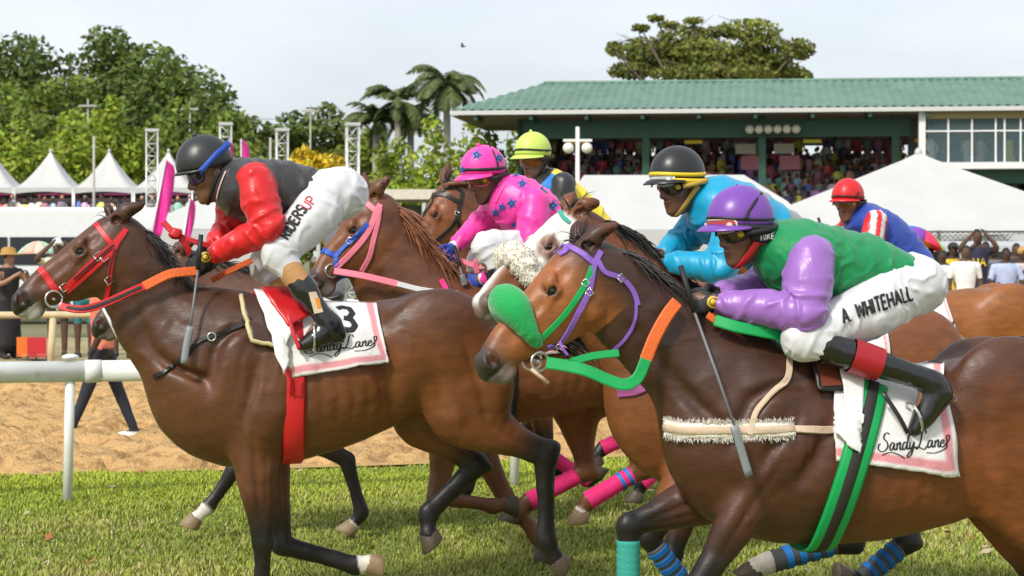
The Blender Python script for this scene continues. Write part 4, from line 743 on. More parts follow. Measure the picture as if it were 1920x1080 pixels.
def build_horse(sp):
    fr = Frame(sp['px'], sp['D'], sp.get('yaw', 14)); P = fr.p; h = sp.get('h', .011); sc = sp.get('sc', 1.0); info = {'fr': fr, 'sp': sp}
    tor = [(P(*t, 0), P(*b, 0), w) for t, b, w in sp['torso']]; nk = [(P(*t, v), P(*b, v), w) for t, b, w, v in sp['neck']]
    hv = sp.get('hv', (0, 0)); poll = P(*sp['poll'], hv[0]); muz = P(*sp['muzzle'], hv[1])
    legs = {}
    for key, vv in (('NF', .135), ('FF', -.135), ('NH', .15), ('FH', -.15)):
        q = sp[key]; n = len(q); legs[key] = [P(*c, vv * (1 - .28 * i / (n - 1))) for i, c in enumerate(q)]
    allp = np.array([t for t, b, w in tor] + [b for t, b, w in tor] + [poll, muz] + [x for l in legs.values() for x in l] + [P(*e, .05) for e in sp['ears']])
    lo = allp.min(0) - [.22, 0, .1]; hi = allp.max(0) + [.16, 0, .12]; lo[1] = min(-.42, muz[1] - .15); hi[1] = max(.42, muz[1] + .15)
    mq = np.array([poll, muz]); fl_, fh_ = mq.min(0) - [.10, .14, .17], mq.max(0) + [.13, .14, .16]
    G = SDF(lo, hi, h, (fl_, fh_, sp.get('hf', h * .55)))
    cen = np.array([(t + b) / 2 for t, b, w in tor]); a = np.array([np.linalg.norm(t - b) / 2 for t, b, w in tor]); wb = np.array([w for t, b, w in tor]) * sc
    G.tube(cen, a, wb, k=.02, res=4)
    c2 = np.array([(t + b) / 2 for t, b, w in nk]); a2 = np.array([np.linalg.norm(t - b) / 2 for t, b, w in nk]); w2 = np.array([w for t, b, w in nk]) * sc
    G.tube(c2, a2, w2, k=.11, res=4)
    # --- shoulder, haunch and breast muscle
    W = tor[-3][0]; ch = tor[-1]; PS = lerp(ch[0], ch[1], .62) + [.0, 0, 0]; croup = tor[2][0]; bt = lerp(tor[0][0], tor[0][1], .5)
    for s_, F_, H_ in ((1, 'NF', 'NH'), (-1, 'FF', 'FH')):
        E = legs[F_][0]; Ps = PS + np.array([0, s_ * .13, 0])
        G.tube([W + [-.05, s_ * .09, -.10], lerp(W, Ps, .5) + [.02, s_ * .10, 0], Ps], [.07, .10, .085], [.05, .075, .07], k=.05)
        G.tube([lerp(W, Ps, .35) + [-.16, s_ * .12, -.06], lerp(Ps, E, .55) + [-.09, s_ * .06, .08], E + [0, s_ * .01, .03]], [.06, .105, .09], [.04, .07, .065], k=.035)
        G.ell(Ps + [.02, -s_ * .06, -.08], (.09, .075, .12), k=.03)
        St = legs[H_][1]; Hp = legs[H_][0]
        G.ell(lerp(croup, Hp, .55) + [0, s_ * .11, -.02], (.24, .10, .19), k=.10)
        G.tube([bt + [.05, s_ * .12, .06], lerp(bt, St, .45) + [-.06, s_ * .12, 0], lerp(St, legs[H_][2], .25) + [-.03, s_ * .0, 0]], [.09, .13, .075], [.07, .085, .05], k=.04)
        # legs
        E, K, Ft, Cn = legs[F_][:4]; up = E + (E - K) * .22 + [0, -s_ * .01, 0]
        st = [(up, .12, .075), (E, .112, .075), (lerp(E, K, .33), .088, .064), (lerp(E, K, .7), .06, .05), (lerp(E, K, .93), .051, .046), (K, .053, .049), (lerp(K, Ft, .16), .045, .04), (lerp(K, Ft, .5), .035, .029), (lerp(K, Ft, .82), .037, .031),
              (Ft, .047, .038), (lerp(Ft, Cn, .5), .035, .031), (Cn, .043, .042)]
        G.tube([x[0] for x in st], np.array([x[1] for x in st]) * sc, np.array([x[2] for x in st]) * sc, k=.03, res=3)
        axd = (K - E) / np.linalg.norm(K - E); fw = np.array([-axd[2], 0, axd[0]]); fw = fw if (fw @ [1, 0, .2]) > 0 else -fw
        G.tube([lerp(E, K, .05) + fw * .05 + [0, s_ * .03, 0], lerp(E, K, .45) + fw * .035 + [0, s_ * .025, 0], lerp(E, K, .75) + fw * .02], [.03, .042, .02], k=.014)
        G.tube([lerp(E, K, .2) - fw * .03 + [0, s_ * .04, 0], lerp(E, K, .7) - fw * .015 + [0, s_ * .02, 0]], [.035, .02], k=.014)
        ax = (Ft - K) / np.linalg.norm(Ft - K); bk = np.array([ax[2], 0, -ax[0]])
        G.ell(Ft + bk * .02, .03, k=.02); G.ell(K + bk * .028, .024, k=.02)
        G.tube([lerp(K, Ft, .1) + bk * .028, lerp(K, Ft, .9) + bk * .03], [.012, .014], k=.012)
        Hp, St, Hk, Ft, Cn = legs[H_][:5]
        st = [(Hp, .19, .10), (lerp(Hp, St, .55), .19, .11), (St, .15, .095), (lerp(St, Hk, .33), .12, .075), (lerp(St, Hk, .68), .075, .052), (lerp(St, Hk, .9), .062, .044), (Hk, .064, .048), (lerp(Hk, Ft, .14), .052, .04),
              (lerp(Hk, Ft, .5), .04, .032), (lerp(Hk, Ft, .82), .042, .034), (Ft, .05, .04), (lerp(Ft, Cn, .5), .037, .033), (Cn, .045, .044)]
        G.tube([x[0] for x in st], np.array([x[1] for x in st]) * sc, np.array([x[2] for x in st]) * sc, k=.04, res=3)
        ax = (Ft - Hk) / np.linalg.norm(Ft - Hk); bk = np.array([ax[2], 0, -ax[0]]); hp_ = Hk - ax * .035 + bk * .045
        G.ell(hp_, .03, k=.025); G.tube([hp_, lerp(Hk, St, .45) + bk * .06], [.016, .03], k=.02); G.ell(Ft + bk * .022, .032, k=.02)
        G.tube([lerp(Hk, Ft, .1) + bk * .033, lerp(Hk, Ft, .9) + bk * .034], [.013, .015], k=.012)
        # grooves
        gb = lerp(W, Ps, .35) + [-.24, s_ * .2, -.02]; ge = E + [-.13, s_ * .16, .02]
        side = lambda q, vv: np.array([q[0], s_ * vv, q[2]])
        G.tube([side(gb, .30), side(lerp(gb, ge, .5), .315), side(ge, .26)], [.02, .028, .02], k=.05, sub=True)
        mid = lerp(W, Ps, .5)
        G.tube([side(W + [.02, 0, -.12], .205), side(mid + [.105, 0, .03], .225), side(Ps + [.1, 0, .06], .23)], [.012, .02, .018], k=.045, sub=True)
        G.tube([side(lerp(mid, E, .25) + [-.05, 0, .06], .262), side(lerp(Ps, E, .5) + [.02, 0, .03], .255)], [.012, .012], k=.03, sub=True)
        fl = tor[3]; f0 = lerp(fl[0], fl[1], .35); f1 = lerp(fl[0], fl[1], .86)
        G.tube([side(f0, .305), side(lerp(f0, f1, .55) + [-.03, 0, 0], .30), side(f1 + [-.05, 0, 0], .25)], [.03, .04, .03], k=.07, sub=True)
        for j in range(5):                                       # a hint of ribs
            q0 = lerp(tor[4][0], tor[4][1], .42) + [.20 - .075 * j, 0, -.01 * j]; q1 = lerp(tor[4][0], tor[4][1], .74) + [.14 - .075 * j, 0, 0]
            G.tube([side(q0, .325), side(lerp(q0, q1, .5), .333), side(q1, .315)], [.018, .026, .018], k=.035, sub=True)
        # jugular groove
        n0, n1 = nk[0], nk[-2]
        G.tube([side(lerp(n0[0], n0[1], .80), .185), side(lerp(nk[1][0], nk[1][1], .8), .115), side(lerp(n1[0], n1[1], .78), .095)], [.014, .014, .01], k=.05, sub=True)
    # --- head
    ex = muz - poll; Lh = np.linalg.norm(ex); ex = ex / Lh; ey = np.array([0, 1., 0]); ey = ey - ex * (ey @ ex); ey /= np.linalg.norm(ey); ez = np.cross(ex, ey)
    rl = R(sp.get('hroll', 0)); ey, ez = ey * math.cos(rl) + ez * math.sin(rl), ez * math.cos(rl) - ey * math.sin(rl)
    hp = lambda x, y, z: poll + Lh * (x * ex + z * ez) + y * sc * ey
    ST = [(.03, .05, -.16, .065), (.10, .105, -.23, .083), (.2, .135, -.29, .094), (.32, .13, -.315, .096), (.45, .12, -.295, .082), (.58, .112, -.24, .064), (.7, .103, -.185, .054), (.82, .085, -.155, .050), (.91, .055, -.15, .049), (.955, .02, -.125, .042)]
    G.tube([hp(x, 0, (t + b) / 2) for x, t, b, w in ST], [(t - b) / 2 * Lh for x, t, b, w in ST], [w * sc for *_, w in ST], k=.05, side=ey, res=3)
    G.tube([nk[-1][0] * .5 + nk[-1][1] * .5, hp(.12, 0, -.06)], [a2[-1] * .92, .10], [w2[-1], .075], k=.06)
    for s_ in (1, -1):
        G.ell(hp(.27, s_ * .066, -.165), (.078, .030, .088), k=.012, M=np.column_stack([ex, ey, ez]))      # cheek
        G.tube([hp(.36, s_ * .088, .01), hp(.5, s_ * .07, -.02), hp(.66, s_ * .05, -.03)], [.017, .013, .007], k=.010)   # facial crest
        G.ell(hp(.345, s_ * .078, .075), (.038, .026, .022), k=.02, M=np.column_stack([ex, ey, ez]))
        G.ell(hp(.385, s_ * .100, .03), (.024, .020, .017), k=.008, M=np.column_stack([ex, ey, ez]), sub=True)
        G.tube([hp(.345, s_ * .09, .035), hp(.375, s_ * .094, .062), hp(.42, s_ * .088, .045)], [.007, .010, .006], k=.008)
        G.tube([hp(.35, s_ * .094, .02), hp(.39, s_ * .095, -.002), hp(.43, s_ * .086, .02)], [.006, .007, .005], k=.008)
        G.ell(hp(.27, s_ * .088, .055), (.03, .014, .02), k=.02, M=np.column_stack([ex, ey, ez]), sub=True)
        G.tube([hp(.5, s_ * .085, .02), hp(.75, s_ * .062, .01)], [.012, .012], k=.04, sub=True)
        G.ell(hp(.93, s_ * .036, -.005), (.04, .024, .038), k=.02, M=np.column_stack([ex, ey, ez]))
        G.tube([hp(.925, s_ * .058, .028), hp(.955, s_ * .060, .0), hp(.945, s_ * .056, -.032)], [.010, .012, .010], k=.010); G.tube([hp(.885, s_ * .060, .03), hp(.90, s_ * .060, -.03)], [.007, .008], k=.010)
        G.tube([hp(.915, s_ * .066, .018), hp(.928, s_ * .064, -.018)], [.0165, .0185], k=.005, sub=True)          # nostril
        G.tube([hp(.99, s_ * .03, -.075), hp(.9, s_ * .055, -.088), hp(.79, s_ * .058, -.075)], [.011, .010, .005], k=.006, sub=True)   # mouth
    G.ell(hp(.9, 0, -.155), (.045, .036, .024), k=.02, M=np.column_stack([ex, ey, ez]))                       # chin
    et = sp['ears']; elist = []
    for s_, tip in ((1, et[0]), (-1, et[1])):
        tp = P(*tip, hv[0] + s_ * .085); b0 = hp(.055, s_ * .05, .075); tp = b0 + (tp - b0) * 1.1; d = tp - b0; sdv = np.cross(d, ez); sdv /= np.linalg.norm(sdv); m_ = lerp(b0, tp, .45) + ez * .008
        wv = np.cross(d / np.linalg.norm(d), ex); wv /= np.linalg.norm(wv)
        G.tube([b0, lerp(b0, tp, .25), m_, lerp(b0, tp, .8), tp], [.026, .038, .037, .024, .004], [.024, .022, .017, .011, .004], k=.012, side=ex)
        sgn = sp.get('eopen', 1.0)
        G.tube([lerp(b0, tp, .2) + ex * .028 * sgn + ey * s_ * .012, lerp(b0, tp, .85) + ex * .02 * sgn + ey * s_ * .006], [.016, .007], k=.008, sub=True)
        elist.append((b0, tp))
    V, F = G.surf(2)
    N = vnormals(V, F)
    sy = np.sign(V[:, 1]); ny = np.abs(N[:, 1]); disp = np.zeros(len(V)); UZ = V * [1, 0, 1]
    def line(pts, dep, w, s_=0, vmin=.06):
        d, par = seg_dist(UZ, [np.array([p[0], 0, p[2]]) for p in pts]); e = np.sin(np.pi * np.clip(par / (len(pts) - 1) * .96 + .02, 0, 1)) ** .5
        m = (np.abs(V[:, 1]) > vmin) & ((sy == s_) if s_ else True); disp[:] += np.where(m, dep * e * np.exp(-(d / w) ** 2) * sstep(.2, .6, ny), 0)
    o_ = lambda p, u, z: np.asarray(p) + [u, 0, z]
    mid = lerp(W, PS, .5)
    line([o_(W, .07, -.10), o_(mid, .12, .02), o_(PS, .10, .06)], -.011, .022); line([o_(W, .02, -.10), o_(mid, .05, .02), o_(PS, .03, .05)], .008, .035)
    line([o_(lerp(nk[-2][0], nk[-2][1], .4), 0, 0), o_(lerp(nk[1][0], nk[1][1], .42), 0, 0), o_(lerp(nk[0][0], nk[0][1], .40), 0, 0)], -.007, .03)
    r0 = random.Random(int(sp['px']))
    for j in range(7): q = o_(W, .06 - .055 * j + r0.uniform(-.02, .02), -.20 - .02 * (j % 3)); line([q, o_(q, .02 + r0.uniform(-.02, .02), -.10), o_(q, .03, -r0.uniform(.16, .26))], .0045, .012)
    f3 = tor[3]; f0, f1 = lerp(f3[0], f3[1], .3), lerp(f3[0], f3[1], .9)
    line([o_(f0, -.02, 0), o_(lerp(f0, f1, .5), -.05, 0), o_(f1, -.07, 0)], -.016, .04); line([o_(lerp(f0, f1, .25), .14, 0), o_(lerp(f0, f1, .55), .04, 0), o_(lerp(f0, f1, .75), -.02, 0)], .010, .03)
    for j in range(6): q = o_(lerp(tor[4][0], tor[4][1], .40 + .02 * j), .16 - .07 * j, 0); line([q, o_(q, -.03, -.12), o_(q, -.02, -.26)], -.004, .016)
    for s_, F_, H_ in ((1, 'NF', 'NH'), (-1, 'FF', 'FH')):
        E, K = legs[F_][0], legs[F_][1]; Hp, St, Hk = legs[H_][:3]; axd = (K - E) / np.linalg.norm(K - E); pw = np.array([-axd[2], 0, axd[0]])
        line([o_(lerp(W, PS, .2), -.14, -.08), o_(lerp(W, E, .6), -.17, 0), o_(E, -.14, .05)], -.013, .026, s_)
        line([o_(mid, -.08, -.03), o_(lerp(PS, E, .45), -.02, .08), o_(lerp(PS, E, .6), .02, 0)], -.009, .018, s_)
        line([E + pw * .012 - axd * .10, lerp(E, K, .4) + pw * .010, lerp(E, K, .9)], -.008, .011, s_, .03); line([E - pw * .05 - axd * .02, lerp(E, K, .45) - pw * .028, lerp(E, K, .85) - pw * .012], -.005, .009, s_, .03)
        line([E + pw * .05 - axd * .05, lerp(E, K, .3) + pw * .04], .007, .028, s_, .03)
        line([o_(bt, .14, .12), o_(lerp(bt, St, .5), .0, .04), lerp(St, Hk, .15) - [.05, 0, 0], lerp(St, Hk, .5) - [.02, 0, 0]], -.010, .022, s_); line([o_(bt, .05, .08), o_(lerp(bt, St, .5), -.08, .0), lerp(St, Hk, .3) - [.09, 0, 0]], .008, .04, s_)
        line([o_(croup, .10, -.10), o_(St, .12, .16), o_(St, .10, .02)], -.010, .03, s_); line([o_(St, .05, .05), o_(St, .02, -.06)], .010, .035, s_); line([lerp(St, Hk, .25), lerp(St, Hk, .9)], -.006, .012, s_, .03)
    V = V + N * disp[:, None]
    rv = np.clip(1 - 6 * np.abs(fbm(V * [6, 6, 6], 61, 2)), 0, 1) ** 2 * sstep(0, .2, fbm(V * 3, 66, 2))
    V = V + N * (rv * .0028 + fbm(V * 6, 3, 3) * .009 + fbm(V * 22, 9, 2) * .0018)[:, None]
    # --- coat colours (markings of the animal itself)
    c = sp['coat']; base = np.array(c['base']); col = np.tile(base, (len(V), 1)); g = fbm(V * 4, 11, 4)
    zt = (V[:, 2] - V[:, 2].min())
    col = mixc(col, c.get('top', base * .55), sstep(.0, .3, sum(0 * V[:, 0:1].T) + (V[:, 2] - np.interp(V[:, 0], cen[:, 0][np.argsort(cen[:, 0])], cen[:, 2][np.argsort(cen[:, 0])])) + .12 * g) * .8)
    w_ = sstep(cen[3][0], cen[-3][0], V[:, 0] + .1 * g) * c.get('fore', .55); col = mixc(col, c.get('top', base * .55), w_)
    for key in legs:
        hind = key[1] == 'H'; pts = legs[key][1:] if hind else legs[key]
        d, par = seg_dist(V, pts[:4]); near = sstep(.14, .09, d)
        dk = sstep(.35 if hind else .3, .95 if hind else .9, par + .12 * g) * near * c.get('pts', 1)
        col = mixc(col, c.get('points', (.012, .010, .010)), dk)
        sk = sp.get('socks', {}).get(key)
        if sk: col = mixc(col, (.62, .58, .52), sstep(sk - .05, sk + .07, par + .10 * g) * (d < .085))
    hx = (V - poll) @ ex / Lh; hy = (V - poll) @ ey; hz = (V - poll) @ ez / Lh; inh = (np.abs(hy) < .16) & (hx > -.1) & (hx < 1.2) & (hz > -.42) & (hz < .3)
    fx = inh & (hz > -.36)
    col[fx] = mixc(col[fx], c.get('face', base * 1.15), sstep(.05, .3, hx[fx]) * .85)
    col[fx] = mixc(col[fx], c.get('muz', (.035, .028, .025)), sstep(.74, .93, hx[fx] - .25 * hz[fx] * 0 + .05 * g[fx]))
    if 'blaze' in sp:
        bw, by, bx0, bx1 = sp['blaze']
        bw = np.interp(hx, [0, .5, .6, 1], [bw * 1.6, bw * 1.35, bw * .28, bw * .24]); w = sstep(bw + .016, bw - .012, np.abs(hy) + .03 * g - by) * sstep(-.13, -.06, hz) * sstep(bx0, bx0 + .06, hx) * sstep(bx1 + .05, bx1, hx) * fx
        col = mixc(col, (.72, .69, .64), w)
    for s_ in (1, -1):                                            # dark skin round the eye, pink-brown inside of nostrils
        for q, rr, cc in ((hp(.385, s_ * .085, .03), sp.get('eyer', .034), c.get('eyeskin', (.02, .014, .012))), (hp(.922, s_ * .050, .0), .021, (.10, .022, .016))):
            d = np.linalg.norm(V - q, axis=1); col = mixc(col, cc, sstep(rr, rr * .55, d) * .85)
    for b0, tp in elist:
        d, par = seg_dist(V, [b0, tp]); col = mixc(col, c.get('eartip', base * .3), sstep(.045, .03, d) * sstep(.45, 1, par) * .9)
    cr_ = crom(np.array([t for t, b, w in nk]), 8)[3:]; d, par = seg_dist(V, cr_); col = mixc(col, sp.get('mane', (.012, .009, .008)), sstep(.050, .026, d + .012 * g))
    lips = fx & (hx > .8) & (hz < -.085); col[lips] = mixc(col[lips], sp.get('lip', (.22, .18, .16)), sstep(.8, .9, hx[lips]) * .7)
    col *= (1 + .22 * fbm(V * 9, 21, 4) + .12 * fbm(V * 40, 33, 2))[:, None]; col = np.clip(col, .002, .9)
    base_pt = (cen[len(cen) // 2][0], 0, 0)
    root = fr.thing('horse', sp['label'], 'horse', base_pt, 'racehorses galloping in the pack')
    m = mat('horse_coat', attr=True, rough=.45, spec=.45, coat=.0, bump=.22, bscale=90, stretch=(.3, 1, 1), bdist=.006, var=.16, vscale=28)
    put('body', mesh('horse_body', V, F, col), m, root)
    for s_ in (1, -1):
        e = MB(); e.ball(hp(.385, s_ * .077, .03), .0205, 14, 10); put('eye', mesh('eye', e.v, e.f), mat('horse_eye', (.006, .004, .004), .05, spec=.8), root)
    for key in legs:
        put('hoof', hoof_mesh(legs[key][-2], legs[key][-1], sp.get('whoof', {}).get(key, False)), mat('hoof', attr=True, rough=.55, bump=.3, bscale=90), root)
    T = bvh(V, F); info.update(T=T, root=root, hp=hp, Lh=Lh, ex=ex, ey=ey, ez=ez, tor=tor, nk=nk, legs=legs, poll=poll, cen=cen, a=a)
    # --- mane, forelock, tail
    mc = sp.get('mane', (.012, .009, .008)); mm = mat('mane_%s' % sp['key'], mc, .55, var=.5, vscale=30, spec=.35, sheen=.1)
    r = random.Random(sp['px']); rt, ds, ln = [], [], []
    crest = crom(np.array([t for t, b, w in nk]), 26)
    lift = sp.get('manelift', (.55, .35))
    for i, q in enumerate(crest[6:]):
        for j in range(18 if sp['D'] < 9.5 else 12):
            s_ = r.choice((1, 1, 1, -1)); i0, i1 = max(i + 4, 0), min(i + 8, len(crest) - 1); tv = crest[i1] - crest[i0]; tv /= np.linalg.norm(tv); nup = np.array([-tv[2], 0, tv[0]]); nup = nup if nup[2] > 0 else -nup
            rt.append(q + tv * r.uniform(-.012, .012) + [0, r.uniform(-.022, .022), 0] - nup * .012)
            ds.append(-tv * r.uniform(.5, 1.2) + nup * r.uniform(-.2, lift[0] * .8) + np.array([0, s_ * r.uniform(.05, lift[1] * 1.6), 0])); ln.append(r.uniform(.07, .17) * sp.get('manelen', 1))
    b = locks(rt, ds, ln, .009, .2, 1.0, sp['px'], 4); put('mane', mesh('mane', b.v, b.f), mm, root)
    rt, ds, ln = [], [], []
    for j in range(60):
        rt.append(hp(r.uniform(.0, .09), r.uniform(-.035, .035), .085)); ds.append(ex * r.uniform(-1.2, .15) + ez * r.uniform(.0, .38) + ey * r.uniform(-.4, .4)); ln.append(r.uniform(.05, .14))
    b = locks(rt, ds, ln, .0045, .5, .9, 5 + sp['px'], 5); put('forelock', mesh('forelock', b.v, b.f), mm, root)
    tb = lerp(tor[0][0], tor[0][1], .12) + [-.10, 0, 0]; rt, ds, ln = [], [], []
    for j in range(130):
        rt.append(tb + [r.uniform(-.03, .03), r.uniform(-.035, .035), r.uniform(-.03, .03)]); ds.append(np.array([-1, r.uniform(-.22, .22), r.uniform(-.05, .3)])); ln.append(r.uniform(.45, .8))
    b = locks(rt, ds, ln, .012, .25, 1.0, 6, 8); put('tail', mesh('tail', b.v, b.f), mm, root)
    return info
BAY = dict(base=(.17, .056, .018), top=(.06, .024, .012), face=(.17, .058, .019), points=(.009, .007, .007))
HA = dict(key='A', px=600, D=8.95, h=.0122, hf=.0066, coat=dict(BAY, base=(.165, .056, .017), top=(.054, .023, .013), face=(.105, .036, .014), fore=.5), label='dark bay racehorse in red bridle leading the pack by the white rail',
  torso=[((890, 605), (895, 735), .17), ((840, 564), (845, 785), .25), ((770, 558), (765, 772), .26), ((690, 568), (702, 806), .255), ((610, 566), (622, 840), .285), ((540, 560), (545, 864), .275), ((470, 553), (482, 876), .25), ((432, 562), (425, 866), .22), ((425, 640), (420, 818), .17)],
  neck=[((446, 558), (352, 742), .155, 0), ((360, 534), (272, 694), .115, 0), ((318, 492), (246, 640), .09, 0), ((283, 450), (226, 588), .078, 0), ((256, 428), (218, 545), .072, 0)],
  poll=(236, 420), muzzle=(22, 572), ears=[(266, 384), (205, 386)],
  NF=[(478, 850), (492, 1018), (489, 1125), (480, 1150), (468, 1178)], FF=[(500, 850), (528, 1022), (668, 1062), (692, 1056), (735, 1074)],
  NH=[(860, 650), (862, 775), (1022, 853), (1022, 1012), (1042, 1050), (1078, 1088)], FH=[(850, 650), (790, 775), (893, 872), (803, 962), (803, 1000), (822, 1052)],
  socks={'FF': 2.2}, whoof={'FF': True}, lip=(.5, .47, .42))
HB = dict(key='B', px=1500, D=7.6, h=.0125, hf=.0066, coat=dict(BAY, base=(.185, .055, .016), top=(.044, .018, .011), face=(.33, .108, .028), fore=.8, eartip=(.15, .05, .018)), label='big bay racehorse with green shadow roll and purple bridle, nearest the camera',
  torso=[((1960, 725), (1955, 890), .17), ((1905, 662), (1900, 955), .25), ((1830, 668), (1822, 955), .26), ((1740, 688), (1735, 988), .26), ((1640, 690), (1645, 1011), .29), ((1550, 678), (1540, 1018), .28), ((1470, 652), (1450, 1015), .255), ((1415, 655), (1390, 985), .22), ((1385, 740), (1375, 930), .17)],
  neck=[((1425, 622), (1290, 830), .16, 0), ((1320, 592), (1245, 760), .12, 0), ((1250, 532), (1205, 705), .095, 0), ((1182, 486), (1175, 655), .083, 0), ((1142, 470), (1150, 600), .076, 0)],
  poll=(1112, 466), muzzle=(896, 692), ears=[(1154, 420), (1100, 408)], hv=(0, .02),
  NF=[(1425, 905), (1310, 1100), (1268, 1228), (1258, 1252), (1238, 1284)], FF=[(1330, 930), (1178, 985), (1178, 1115), (1200, 1150), (1222, 1200)],
  NH=[(1900, 740), (1870, 900), (1998, 1085), (1960, 1215), (1950, 1245), (1925, 1275)], FH=[(1890, 740), (1850, 905), (1960, 1110), (1890, 1210), (1880, 1240), (1855, 1272)])
HC = dict(manelen=1.7, key='C', px=1000, D=10.5, h=.0150, hf=.009, coat=dict(base=(.23, .08, .028), top=(.12, .045, .02), face=(.18, .062, .022), pts=.55, points=(.10, .045, .02)), mane=(.26, .085, .028), label='chestnut racehorse with pink bridle and pink leg bandages behind the leader',
  torso=[((1322, 615), (1322, 735), .17), ((1270, 565), (1265, 778), .25), ((1200, 556), (1195, 765), .26), ((1120, 560), (1110, 762), .25), ((1040, 558), (1040, 777), .28), ((960, 549), (950, 794), .27), ((890, 535), (880, 795), .25), ((845, 545), (832, 770), .22), ((815, 610), (808, 730), .16)],
  neck=[((868, 530), (762, 700), .15, 0), ((797, 458), (712, 610), .11, 0), ((757, 405), (690, 550), .088, 0), ((728, 380), (685, 505), .076, 0)],
  poll=(712, 376), muzzle=(578, 540), ears=[(729, 332), (684, 325)], hv=(0, .05),
  NF=[(845, 785), (817, 932), (925, 950), (950, 945), (984, 957)], FF=[(875, 785), (945, 930), (1005, 1003), (1018, 1030), (1020, 1060)],
  NH=[(1265, 630), (1180, 735), (1203, 880), (1104, 938), (1090, 960), (1074, 1008)], FH=[(1250, 630), (1075, 735), (1100, 882), (995, 938), (965, 960), (935, 1000)],
  socks={'NH': 2.75}, whoof={'NH': True})
HC2 = dict(key='C2', px=950, D=12.5, h=.019, hf=.0105, coat=dict(BAY, base=(.22, .07, .024), top=(.13, .045, .018), face=(.24, .08, .026)), label='bay racehorse with black leather bridle, farthest back beside the rail',
  torso=[((1420, 580), (1420, 680), .17), ((1378, 537), (1378, 710), .25), ((1320, 532), (1315, 700), .26), ((1240, 536), (1240, 700), .25), ((1160, 533), (1160, 718), .28), ((1090, 522), (1090, 738), .27), ((1032, 508), (1032, 738), .25), ((995, 525), (990, 715), .22), ((975, 575), (970, 680), .16)],
  neck=[((1018, 502), (925, 650), .15, 0), ((960, 440), (885, 565), .11, 0), ((910, 386), (868, 500), .088, 0), ((872, 354), (862, 455), .076, 0)],
  poll=(852, 348), muzzle=(758, 508), ears=[(878, 345), (842, 306)], hv=(0, .06),
  NF=[(1008, 735), (1026, 850), (1103, 902), (1118, 893), (1128, 874)], FF=[(1020, 735), (980, 830), (1040, 880), (1060, 880), (1085, 885)],
  NH=[(1370, 590), (1300, 700), (1300, 830), (1205, 905), (1195, 925), (1180, 955)], FH=[(1360, 590), (1280, 690), (1235, 795), (1130, 840), (1115, 858), (1122, 890)])
HD = dict(key='D', px=1400, D=8.8, h=.014, hf=.0074, coat=dict(BAY, base=(.25, .085, .026), top=(.16, .052, .018), face=(.20, .068, .022), muz=(.15, .10, .085), eyeskin=(.15, .05, .018)), eyer=.075, blaze=(.075, .0, .08, .97), label='bald-faced bay racehorse with white sheepskin noseband in the middle of the pack',
  torso=[((1790, 655), (1790, 780), .17), ((1730, 606), (1730, 848), .25), ((1660, 601), (1655, 858), .26), ((1570, 606), (1570, 880), .255), ((1480, 602), (1480, 908), .285), ((1400, 592), (1395, 925), .27), ((1330, 582), (1320, 925), .25), ((1285, 600), (1270, 895), .22), ((1262, 680), (1255, 850), .17)],
  neck=[((1325, 562), (1205, 770), .155, 0), ((1245, 490), (1140, 690), .115, .03), ((1180, 440), (1105, 625), .092, .06), ((1125, 412), (1075, 560), .078, .08)],
  poll=(1092, 408), muzzle=(893, 577), ears=[(1119, 378), (1076, 366)], hv=(.09, .24), hroll=-6, eopen=1.2,
  NF=[(1290, 895), (1216, 1008), (1282, 1098), (1305, 1106), (1340, 1095)], FF=[(1300, 890), (1260, 1040), (1250, 1140), (1240, 1155), (1228, 1178)],
  NH=[(1720, 680), (1660, 860), (1590, 1012), (1440, 1055), (1415, 1066), (1380, 1098)], FH=[(1710, 680), (1690, 860), (1700, 1015), (1612, 1090), (1590, 1085), (1550, 1070)],
  socks={'NH': 1.85})
HE = dict(key='E', px=1600, D=13.9, h=.019, hf=.019, coat=dict(base=(.30, .10, .022), top=(.24, .085, .02), pts=.5, points=(.07, .03, .012)), mane=(.16, .055, .02), label='light chestnut racehorse at the back right, only its rump in view',
  torso=[((1968, 600), (1968, 690), .17), ((1920, 553), (1920, 715), .25), ((1850, 539), (1850, 708), .26), ((1770, 546), (1770, 718), .25), ((1690, 545), (1690, 733), .28), ((1620, 541), (1620, 743), .27), ((1560, 536), (1560, 743), .25), ((1525, 552), (1525, 720), .22), ((1505, 590), (1500, 690), .16)],
  neck=[((1545, 530), (1465, 660), .15, 0), ((1485, 472), (1430, 585), .11, 0), ((1440, 440), (1400, 530), .088, 0), ((1425, 425), (1392, 510), .076, 0)],
  poll=(1410, 425), muzzle=(1290, 530), ears=[(1432, 405), (1405, 400)],
  NF=[(1540, 735), (1490, 820), (1500, 895), (1495, 905), (1488, 918)], FF=[(1540, 735), (1470, 800), (1520, 850), (1535, 848), (1550, 845)],
  NH=[(1910, 600), (1890, 700), (1930, 810), (1920, 895), (1912, 905), (1900, 918)], FH=[(1900, 600), (1860, 700), (1880, 810), (1820, 870), (1810, 880), (1800, 895)])
